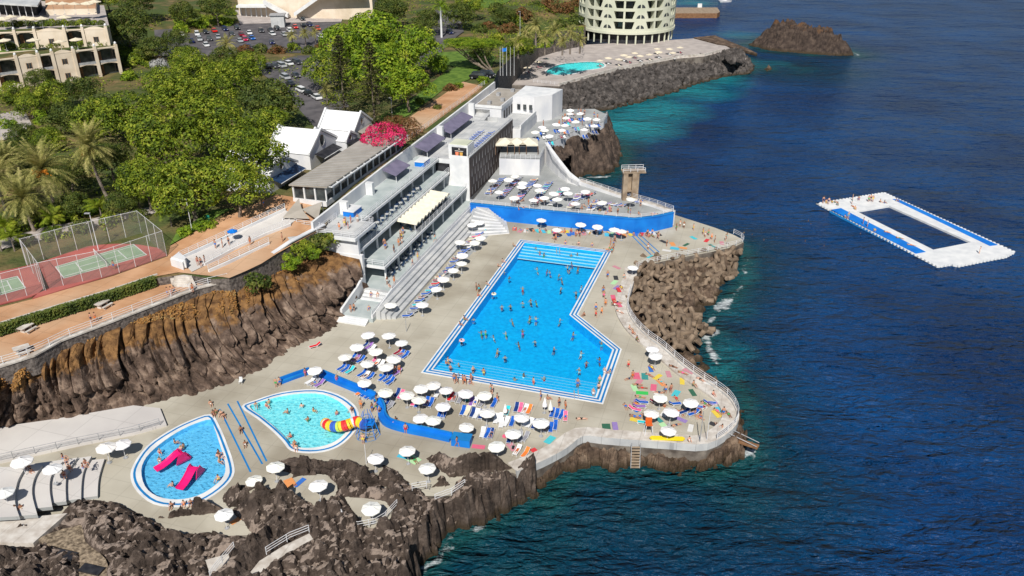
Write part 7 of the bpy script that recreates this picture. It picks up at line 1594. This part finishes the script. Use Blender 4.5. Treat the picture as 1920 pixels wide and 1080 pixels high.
def people(lst, phrase, group):
    """lst of (position, heading, pose)"""
    lst = sorted(lst, key=lambda q: pix(q[0])); n = len(lst)
    for i, (p, rz, pose) in enumerate(lst):
        if PCNT[0] >= 299: PXX.append((p, rz, pose)); continue
        PCNT[0] += 1; hk = rnd.choice(['dark-haired'] * 5 + ['brown-haired'] * 4 + ['fair-haired'] * 2 + ['grey-haired']); sk = rnd.choice(list(SU)); 
        PK[pose].place(p, rz, 'person in %s %s, %s from the left %s' % (sk, VERB[pose], ordn(i), phrase), group, rnd.uniform(.93, 1.06), {'body': rnd.choice(SKINS), 'hair': HAIRS[hk], 'swimwear': SU[sk]})
pool_px = [(977, 454), (1010, 452), (1040, 455), (1060, 452), (1074, 459), (1081, 459), (1116, 470), (1132, 468), (1005, 465), (1012, 472), (1020, 476), (1083, 476), (1071, 478), (1007, 503), (1026, 507), (1031, 510), (1048, 516), (1053, 523), (1064, 500), (1069, 503), (1084, 502), (1072, 493), (980, 540), (1052, 541), (1080, 548), (1090, 537), (980, 567), (995, 565), (1005, 565), (994, 597), (1005, 596), (972, 643), (1039, 653), (1128, 642), (1124, 672), (1100, 679), (1086, 692), (1020, 708), (965, 710), (982, 702), (955, 520), (945, 510), (937, 508), (925, 550), (980, 620), (941, 574), (957, 573), (995, 562), (888, 598), (993, 594), (902, 622), (910, 621), (948, 624), (865, 638), (933, 656), (947, 669), (860, 683), (888, 692), (906, 693), (1083, 720), (1125, 717), (840, 675), (1003, 640), (1050, 600), (1075, 625), (960, 600), (925, 630), (1090, 660)]
people([(P(a, b, Z0 - .12), rnd.uniform(0, 6.28), 'swim') for a, b in pool_px], 'in the big swimming pool', 'bathers in the big pool')
people([(P(a, b, Z0 - .55), rnd.uniform(0, 6.28), 'stand') for a, b in [(845, 700), (887, 703), (907, 706), (1112, 746), (1122, 736), (1124, 722), (1083, 727), (1133, 705), (1000, 725)]], 'in the shallow steps of the big pool', 'waders on the pool steps')
people([(P(a, b, Z0 + .06), rz, 'sit') for a, b, rz in [(836, 682, 1.3), (862, 610, 1.3), (870, 600, 1.3), (912, 535, 1.3), (934, 500, 1.3), (942, 492, 1.3), (962, 462, 1.3), (1146, 468, -1.3), (1144, 700, -1.3), (1060, 457, 0), (1085, 459, 0), (1110, 461, 0), (840, 677, 1.3), (896, 555, 1.3), (1095, 592, -.8)]], 'on the rim of the big pool', 'people on the pool rim')
people([(P(a, b, Z0), rz, po) for a, b, rz, po in [(1178, 691, 0, 'walk'), (920, 736, 1, 'stand'), (923, 738, 2, 'stand'), (898, 548, .5, 'stand'), (893, 545, 1.5, 'stand'), (1147, 475, 0, 'stand'), (1150, 470, 1, 'stand'), (1142, 472, 1, 'stand'), (1139, 522, 3, 'walk'), (1131, 551, 0, 'stand'), (1132, 560, 0, 'walk'), (1117, 583, 0, 'stand'), (1117, 595, .3, 'walk'), (1128, 590, .2, 'walk'), (1135, 575, 3, 'stand'),
                                                     (677, 766, 0, 'stand'), (698, 772, 1, 'stand'), (706, 758, 2, 'stand'), (632, 718, 1, 'stand'), (761, 813, 0, 'stand'), (857, 838, 1, 'walk'), (518, 726, 0, 'stand'), (525, 724, 1, 'stand'), (573, 706, 1, 'stand'), (681, 832, 0, 'stand'), (705, 770, 1, 'stand'), (712, 778, 1, 'stand')]], 'on the deck around the pools', 'people standing on the deck')
people([(P(a, b, Z0), rz, 'sit') for a, b, rz in [(415, 778, 0), (405, 775, 0), (400, 778, .5), (420, 782, .5), (452, 808, .3), (395, 759, .6), (480, 762, .4), (500, 763, .8), (412, 860, 1.5), (410, 852, 1.2), (460, 835, .3), (555, 842, .3), (553, 835, .1), (660, 770, .4), (345, 947, .2), (358, 945, .2), (322, 950, .1), (740, 797, 0), (742, 790, 1)]], 'beside the paddling pools', 'people sitting by the paddling pools')
people([(P(a, b, Z0 - .3), rnd.uniform(0, 6), 'sit') for a, b in [(328, 832), (340, 845), (300, 850), (300, 866), (408, 858), (412, 868), (325, 912), (410, 900), (345, 840), (540, 775), (588, 772), (632, 778), (578, 790), (660, 772), (545, 820), (552, 838), (566, 765), (505, 757)]], 'in the two paddling pools', 'children in the paddling pools')
people([(P(a, b, Z0 + .05), rz, 'lie') for a, b, rz in [(1240, 717, .5), (1204, 728, 1.4), (1200, 745, 1.2), (1193, 758, .8), (1090, 786, 1.5), (1310, 775, -.6), (1322, 758, .7), (1345, 772, .4), (1190, 782, 1.0), (1268, 748, .2), (777, 864, .6), (1222, 690, .3), (1173, 763, .1), (1195, 722, 1.4)]], 'on the peninsula and open deck', 'sunbathers lying on the deck')
people([(P(a, b, Z0 + .4), rz, rnd.choice(['lie', 'sit'])) for a, b, rz in [(1153, 572, .8), (1162, 585, .6), (1158, 567, 1), (1180, 617, .7), (1186, 625, .7), (1194, 637, .4), (1262, 688, .9), (1280, 700, .9), (1300, 722, .6), (1313, 712, .6), (1366, 778, .2), (1180, 505, .3), (1165, 540, .1), (1292, 827, .2), (1170, 520, .2), (1337, 740, .4)]], 'on the sea wall walk', 'sunbathers on the sea wall walk')
people([(P(965 + 270 * k / 23, 434 + 10 * k / 23 - rnd.uniform(0, 4), Z0 + .05), rnd.uniform(-.6, .6), rnd.choice(['sit', 'lie', 'sit'])) for k in range(24)], 'at the foot of the blue wall', 'people before the blue wall')
people([(P(a, b, Z0), rnd.uniform(0, 6), 'stand') for a, b in [(1250, 462), (1318, 440), (1322, 445), (1328, 442), (1334, 450), (1340, 455), (1300, 432), (1275, 425), (1282, 428), (1268, 432), (1362, 448), (1360, 452), (1215, 468)]], 'near the seaward deck corner', 'people at the seaward corner')
people([(F(u, v, Z0 + 1.6 + .0), rz, 'sit') for u, v, rz in []], '', '')
people([(F(-4.5, 3.5, 5.25), 0, 'sit'), (F(-6.5, 1.0, 5.25), 0, 'stand'), (F(-6.0, 1.4, 5.25), 0, 'stand'), (F(-.4, 2.0, 5.7), 0, 'sit'), (F(-.2, 3.2, 5.7), 0, 'sit'), (F(3.5, 3.4, 6.2), 1, 'stand'), (F(2.6, 4.2, 6.2), 1, 'sit'), (F(4, 4.6, 6.2), 1, 'stand'), (F(12, 4.8, 6.2), 1, 'walk'), (F(15, 4.6, 6.2), 1, 'stand'), (F(24, 4.6, 6.2), 1, 'walk')], 'on the stairs and ground gallery', 'people on the entrance stairs')
people([(F(10 + k * 1.1, rnd.uniform(-1, 2.2), 9.52), rnd.uniform(0, 6), 'stand') for k in range(9)], 'on the marquee gallery', 'people on the marquee gallery')
people([(F(4 + k * .9, rnd.uniform(-6, -4), 15.68), rnd.uniform(0, 6), 'stand') for k in range(6)], 'on the end platform of the top gallery', 'people on the end platform')
fpp = [(1543, 381), (1549, 380), (1553, 383), (1560, 379), (1565, 380), (1570, 384), (1597, 382), (1600, 388), (1603, 392), (1628, 378), (1632, 377), (1636, 378), (1650, 379), (1658, 381), (1584, 408), (1590, 410), (1618, 420), (1626, 425), (1640, 432), (1664, 436), (1687, 447), (1708, 460), (1836, 475), (1680, 377), (1598, 376), (1610, 374)]
people([(P(a, b, fpz + .05), rnd.uniform(-.5, 1.5), rnd.choice(['sit', 'sit', 'lie', 'stand'])) for a, b in fpp], 'on the floating platform', 'people on the floating platform')
people([(P(a, b, WZ), rnd.uniform(0, 6), 'swim') for a, b in [(1516, 414), (1520, 420), (1545, 461), (1806, 391), (1613, 438), (1410, 440), (1432, 450), (1395, 437), (1378, 452), (1238, 363), (1326, 402), (1510, 452), (1480, 430)]], 'in the open sea', 'swimmers in the sea')
people([(F(u, v, 7.52), rnd.uniform(0, 6), rnd.choice(['sit', 'stand'])) for u, v in [(47, 34), (47.5, 36), (46.5, 38), (48, 40), (47, 32), (49, 30), (50, 8), (46.5, 14), (46.5, 20)]], 'on the upper sun terrace edge', 'people on the upper terrace')
people([(P(a, b, 6.3), rnd.uniform(0, 2), 'sit') for a, b in [(55, 880), (60, 888), (118, 860), (126, 868), (130, 880), (120, 892), (160, 870), (40, 955), (30, 958), (156, 878)]], 'on the curved terrace steps', 'people on the curved terrace')
people([(P(a, b, 14.0), rnd.uniform(0, 6), 'stand') for a, b in [(172, 605), (180, 604), (315, 556), (322, 555), (328, 553), (362, 548)]], 'on the lower promenade', 'people on the promenade')
people([(G(a, b, .25), rnd.uniform(0, 6), 'stand') for a, b in [(372, 500), (378, 502), (385, 498), (405, 468), (418, 466), (430, 462), (470, 462), (495, 390), (530, 455), (215, 508)]], 'on the ramps and court walk', 'people by the ramps')

def scat(poly, n, z, poses, dz=.02):
    wp = px(poly, z); x0 = min(p.x for p in wp); x1 = max(p.x for p in wp); y0 = min(p.y for p in wp); y1 = max(p.y for p in wp); out = []
    while len(out) < n:
        x = rnd.uniform(x0, x1); y = rnd.uniform(y0, y1)
        if inpoly(x, y, wp):
            out.append((Vector((x, y, z + dz)), rnd.uniform(0, 6), rnd.choice(poses)))
            if rnd.random() < .6 and len(out) < n: out.append((Vector((x + rnd.uniform(-.9, .9), y + rnd.uniform(-.8, .8), z + dz)), rnd.uniform(0, 6), rnd.choice(poses)))
    return out
people(scat([(1180, 700), (1250, 690), (1340, 740), (1365, 790), (1320, 815), (1180, 800)], 20, Z0, ['sit', 'lie', 'lie', 'stand']), 'scattered over the peninsula', 'people on the peninsula')
people(scat([(965, 440), (1140, 446), (1235, 440), (1240, 456), (1150, 463), (975, 446)], 12, Z0, ['stand', 'walk', 'sit']), 'between pool and blue wall', 'people between pool and blue wall')
people(scat([(720, 700), (780, 700), (1100, 762), (1120, 800), (1060, 800), (900, 745), (740, 720)], 14, Z0, ['stand', 'walk', 'sit']), 'walking below the big pool', 'people below the big pool')
people([(p + Vector((0, 0, .22)), rz, 'lie') for i, (p, rz) in enumerate(LSPOT) if i % 6 == 1 and p.z < 9], 'among the sun loungers', 'sunbathers on the loungers')
people([(P(a, b, 7.5), rnd.uniform(0, 6), rnd.choice(['sit', 'stand', 'lie'])) for a, b in [(rnd.uniform(960, 1240), 0) for _ in range(26)] for b in [rnd.uniform(372 + (a - 960) * .06, 394 + (a - 960) * .05)]], 'behind the blue wall', 'people behind the blue wall')
people([(P(rnd.uniform(1010, 1125), rnd.uniform(212, 240), 11.62), rnd.uniform(0, 6), rnd.choice(['sit', 'stand'])) for _ in range(22)], 'above the cove', 'people above the cove')
people([(P(rnd.uniform(1000, 1330), 0, hz), 0, 'stand') for _ in range(0)], '', '')
sk_ = noisy('sun_tanned_skin', (.38, .18, .11), (.55, .3, .2), 3); hr_ = noisy('brown_hair', (.03, .02, .015), (.09, .05, .03), 3); PM = MB()
for i, (p, rz, pose) in enumerate(PXX): b_, h_, s_ = FIG[pose]; bake(PM, [b_, h_, s_], p, rz, [sk_, hr_, [M['navy'], M['orange'], M['blue'], M['court_red']][i % 4]])
if PM.v: o = link('crowd', PM.mesh('crowd')); tag(o, 'remaining bathers on the far sun terraces', 'crowd', kind='stuff')
print('PEOPLE', PCNT[0], len(PXX))
# small bags and towels lying about
bgm = MB(); bgm.box((0, 0, .16), (.5, .3, .3), M['cloth']); bgm.tube((-.15, 0, .3), (0, 0, .48), .02, M['cloth'], 4); bgm.tube((0, 0, .48), (.15, 0, .3), .02, M['cloth'], 4); bgme = bgm.mesh('beach_bag'); bg0 = link('beach_bag', bgme)
spots = [p + Vector((math.cos(rz + 2.6), math.sin(rz + 2.6), 0)) * 1.0 for i, (p, rz) in enumerate(LSPOT) if i % 5 == 2 and p.z < 6][:40]; spots.sort(key=pix)
for i, p in enumerate(spots):
    o = bg0 if i == 0 else bg0.copy()
    if i: COL.objects.link(o)
    c = rnd.choice(['blue', 'orange', 'white', 'black', 'pink', 'yellow', 'teal']); o.location = p; o.rotation_euler.z = rnd.uniform(0, 6); o.color = (*TC[c], 1); tag(o, '%s beach bag, %s bag from the left beside the deck loungers' % (c, ordn(i)), 'beach bag', 'beach bags beside loungers')
# ---- swimming rings, bins, picnic tables
rg = MB(); n = 14
ringv = [((.36 + .12 * math.cos(b)) * math.cos(a), (.36 + .12 * math.cos(b)) * math.sin(a), .12 * math.sin(b)) for a in [k * 6.2832 / n for k in range(n)] for b in [j * 6.2832 / 6 for j in range(6)]]
rg.add(ringv, [(i * 6 + j, i * 6 + (j + 1) % 6, ((i + 1) % n) * 6 + (j + 1) % 6, ((i + 1) % n) * 6 + j) for i in range(n) for j in range(6)], M['plastic']); rm = rg.mesh('swim_ring')
for i, (a, b, c, z, lb_) in enumerate([(926, 551, (.8, .7, .5), Z0 - .08, 'cream swimming ring floating in the left of the pool'), (866, 638, (.8, .5, .5), Z0 - .08, 'pale pink swimming ring near the left pool edge'), (1120, 424, (.75, .55, .1), Z0 + .4, 'yellow swimming ring leaning by the blue wall')]):
    o = link('swim_ring', rm); o.location = P(a, b, z); o.color = (*c, 1); tag(o, lb_, 'swimming ring')
def picnic(p, rz, label):
    t = thing('picnic_table', label, 'picnic table', p, rz, 'stone picnic tables on the lower promenade'); mb = MB(); mb.box((0, 0, .76), (1.1, 2.1, .12), M['edge']); part('tabletop', mb, t); mb = MB(); mb.box((0, -.6, .35), (.8, .2, .7), M['edge']); mb.box((0, .6, .35), (.8, .2, .7), M['edge']); part('legs', mb, t)
    for s in (-1, 1): mb = MB(); mb.box((s * 1.05, 0, .45), (.4, 1.9, .1), M['edge']); mb.box((s * 1.05, -.6, .2), (.3, .2, .4), M['edge']); mb.box((s * 1.05, .6, .2), (.3, .2, .4), M['edge']); part('bench', mb, t)
picnic(P(50, 620, 14), R(-20), 'pale stone picnic table with benches, left one by the hedge'); picnic(P(193, 575, 14), R(-22), 'pale stone picnic table with benches, right one by the hedge'); picnic(P(42, 660, 14), R(-50), 'low white stone bench block at the promenade corner')
bn = MB(); bn.lathe([(.3, 0), (.34, .1), (.36, 1.0), (.25, 1.1)], M['plastic'], 10); bme = bn.mesh('litter_bin')
for a, b, z, c, lb_ in [(228, 552, 14, (.02, .3, .15), 'green litter bin at the right end of the hedge'), (391, 416, None, (.02, .3, .2), 'green litter bin under the grove beside the walk')]:
    o = link('litter_bin', bme); o.location = P(a, b, z) if z else G(a, b, .2); o.color = (*c, 1); tag(o, lb_, 'litter bin')
ub = parasol_kit('blue_parasol', '', .9, 2.0, M['blue']); ub.place(G(439, 455, .2), 0, 'small bright blue parasol on the ramp', None)
for a, b, lb_, c in [(735, 322, 'blue and white table set under the first violet awning', 'blue'), (645, 400, 'bright blue counter on the end platform of top gallery', 'blue')]:
    t = thing('counter', lb_, 'counter', F(12, -7.0, 15.68) if a < 700 else F(43, -5.6, 15.68), FROT); mb = MB(); mb.box((0, 0, .5), (2.2, 3.4, 1.0), M['blue']); part('base', mb, t); mb = MB(); mb.box((0, 0, 1.05), (2.4, 3.6, .1), M['white']); part('top', mb, t)
lc = thing('lifeguard_chair', 'white and red lifeguard chair at the sea wall', 'lifeguard chair', P(1215, 816)); mb = MB()
for sx in (-.5, .5):
    for sy in (-.5, .5): mb.tube((sx * 1.2, sy * 1.2, 0), (sx * .8, sy * .8, 1.9), .05, M['metal'])
part('frame', mb, lc); mb = MB(); mb.box((0, 0, 1.9), (.9, .9, .08), M['orange']); mb.box((0, .4, 2.3), (.9, .08, .8), M['orange']); part('seat', mb, lc)
vm_ = thing('plastic_chair', 'lone white plastic chair at the cliff foot', 'chair', P(452, 719, 4.6)); mb = MB(); mb.box((0, 0, .45), (.5, .5, .06), M['white']); mb.box((0, .24, .75), (.5, .05, .6), M['white']); [mb.tube((sx, sy, 0), (sx, sy, .45), .03, M['white']) for sx in (-.22, .22) for sy in (-.22, .22)]; part('seat', mb, vm_)
# ---- lamp posts, flagpoles
def lamp(p, h, label, r=.07, head=True, mat='metal'):
    t = thing('lamp_post', label, 'lamp post', p); mb = MB(); mb.tube((0, 0, 0), (0, 0, h), r, M[mat], 6, r * .7); part('pole', mb, t)
    if head: mb = MB(); mb.box((-.25, -.2, h), (.9, .35, .15), M['greymetal']); part('lamp_head', mb, t)
for a, b, h, lb_ in [(360, 432, 6, 'lamp post on the lawn between courts and grove'), (185, 470, 7, 'tall lamp post behind the near tennis court'), (736, 228, 6, 'lamp post on the lawn beside the terracotta walk'), (975, 68, 9, 'tall lamp post on the slope of palms'), (828, 68, 0.1, '')]:
    if lb_: lamp(G(a, b), h, lb_)
lamp(P(687, 870, 4.5), 3.2, 'thin mast at the lava rock edge left of centre', .05, False); lamp(P(1325, 825, 4.9), 4.6, 'white mast at the tip of the peninsula', .05, False); lamp(P(1312, 828, 4.9), 5, 'dark leaning pole at the tip of peninsula', .07, False, 'greymetal'); lamp(P(762, 622, 4.5), 3.0, 'grey post at the foot of the stands', .06, False, 'greymetal'); lamp(P(982, 325, 7.5), 3.6, 'dark pole in front of the square marquee', .06, False, 'greymetal')
for i, a in enumerate((938, 943, 950, 957, 964)):
    t = thing('flagpole', 'white flagpole, %s from the left in the row by the road' % ordn(i), 'flagpole', G(a, 142), 0, 'flagpoles in a row'); mb = MB(); mb.tube((0, 0, 0), (0, 0, 8.5), .07, M['metal'], 5, .04); part('pole', mb, t)
    if i == 2: mb = MB(); mb.add([(0, 0, 8.2), (-1.4, .1, 8.0), (-1.3, .2, 7.0), (0, 0, 7.2), (0, .02, 8.2), (-1.4, .12, 8.0), (-1.3, .22, 7.0), (0, .02, 7.2)], [(0, 1, 2, 3), (7, 6, 5, 4)], M['blue']); part('flag', mb, t)

# ---- cars
def car_kit(tall=0.0, L=4.2):
    t = thing('parked_car', '', 'car'); mb = MB(); w_ = .86; h1 = .85 + tall * .3
    prof = [(-L / 2, .35), (-L / 2 + .05, h1 - .08), (-L / 2 + .9 - tall * .7, h1), (L / 2 - .5, h1 + .03), (L / 2, h1 - .1), (L / 2, .35)]
    n = len(prof); vs = [(sx * w_ * (1 if .4 < z < .9 else .95), y, z) for sx in (-1, 1) for y, z in prof]
    mb.add(vs, [tuple(range(n - 1, -1, -1)), tuple(range(n, 2 * n))] + [(i, (i + 1) % n, n + (i + 1) % n, n + i) for i in range(n)], M['paint'])
    top = [(-L / 2 + 1.35 - tall, 1.42 + tall * .4), (L / 2 - 1.0 + tall * .6, 1.44 + tall * .4)]
    mb.add([(sx * .62, y, z) for sx in (-1, 1) for y, z in top] + [(sx * .62, y, z - .05) for sx in (-1, 1) for y, z in top], [(0, 2, 3, 1), (0, 1, 5, 4), (3, 2, 6, 7), (2, 0, 4, 6), (1, 3, 7, 5)], M['paint']); b = part('body', mb, t)
    mb = MB(); lo = [(-L / 2 + .7 - tall * .7, h1 - .005), (L / 2 - .45, h1 + .02)]; hi = [(top[0][0] - .02, top[0][1] - .05), (top[1][0] + .02, top[1][1] - .05)]
    vs = [(sx * w_ * .93, y, z) for sx in (-1, 1) for y, z in lo] + [(sx * .63, y, z) for sx in (-1, 1) for y, z in hi]
    mb.add(vs, [(0, 1, 5, 4), (3, 2, 6, 7), (2, 0, 4, 6), (1, 3, 7, 5)], M['glassdark']); g = part('windows', mb, t); kids = [b, g]; wm = MB(); wm.tube((-.1, 0, 0), (.1, 0, 0), .32, M['tyre'], 12); wm.tube((-.105, 0, 0), (.105, 0, 0), .18, M['greymetal'], 8); wme = wm.mesh('wheel')
    for sx in (-1, 1):
        for y in (-L * .31, L * .31): w1 = part('wheel', wme, t); w1.location = (sx * w_ * .93, y, .32); kids.append(w1)
        hm = MB(); hm.box((sx * .62, -L / 2 + .02, .66), (.32, .08, .16), M['white']); kids.append(part('headlight', hm, t))
    return Kit(t, kids)
CK = [car_kit(0, 4.1), car_kit(.35, 4.5), car_kit(0, 3.8)]
CC = {'white': (.78, .78, .78), 'silver': (.42, .43, .45), 'black': (.015, .015, .02), 'dark grey': (.06, .06, .07), 'red': (.65, .02, .015), 'navy': (.015, .02, .09), 'blue': (.01, .13, .5), 'crimson': (.5, .01, .08), 'maroon': (.22, .01, .02)}
cars = [(342, 66, 'white'), (370, 65, 'white'), (386, 62, 'black'), (402, 59, 'red'), (422, 56, 'navy'), (445, 54, 'black'), (360, 79, 'navy'), (375, 75, 'silver'), (387, 86, 'white'), (410, 71, 'silver'), (393, 75, 'dark grey'), (435, 66, 'dark grey'), (453, 66, 'maroon'), (460, 75, 'crimson'), (473, 73, 'blue'), (450, 78, 'silver'), (467, 90, 'navy'), (511, 65, 'white'), (533, 66, 'silver'), (544, 59, 'white'), (554, 52, 'red'), (569, 49, 'black'), (581, 48, 'navy'), (596, 55, 'red'), (507, 57, 'dark grey'), (520, 55, 'black'), (567, 37, 'black'), (468, 63, 'white'), (490, 59, 'dark grey'), (510, 81, 'navy'),
        (541, 121, 'white'), (528, 125, 'silver'), (516, 126, 'dark grey'), (487, 123, 'black'), (557, 119, 'dark grey'), (602, 70, 'white'), (500, 127, 'black'), (535, 147, 'silver'), (555, 144, 'dark grey'), (545, 160, 'black'), (566, 172, 'white'), (579, 178, 'black'), (594, 185, 'white'), (843, 62, 'navy'), (310, 92, 'navy'), (322, 100, 'dark grey'), (300, 82, 'dark grey')]
rows = sorted(range(len(cars)), key=lambda i: cars[i][0]); rank = {}
for r_, i in enumerate(rows): rank[i] = r_
for i, (a, b, c) in enumerate(cars):
    where = 'in the lower car park' if b > 115 and a < 620 else ('on the park road' if a > 800 else ('in the upper car park' if True else ''))
    idx = sorted([k for k in range(len(cars)) if ((cars[k][1] > 115) == (b > 115)) and (cars[k][0] > 800) == (a > 800)], key=lambda k: cars[k][0]).index(i)
    rz = R(25 if b < 115 else 38) + rnd.uniform(-.08, .08); p = G(a, b + 2, .19)
    CK[i % 3].place(p, rz + (math.pi if i % 3 == 0 else 0), '%s car, %s from the left %s' % (c, ordn(idx), where), 'parked cars', None, {'body': CC[c]})
vn = [(897, 149), (912, 146)]
for i, (a, b) in enumerate(vn): CK[1].place(G(a, b, .2), R(70), ['black van parked nearer the terracotta walk', 'black van parked nearer the flagpoles'][i], 'black vans', (1.15, 1.15, 1.3), {'body': CC['black']})
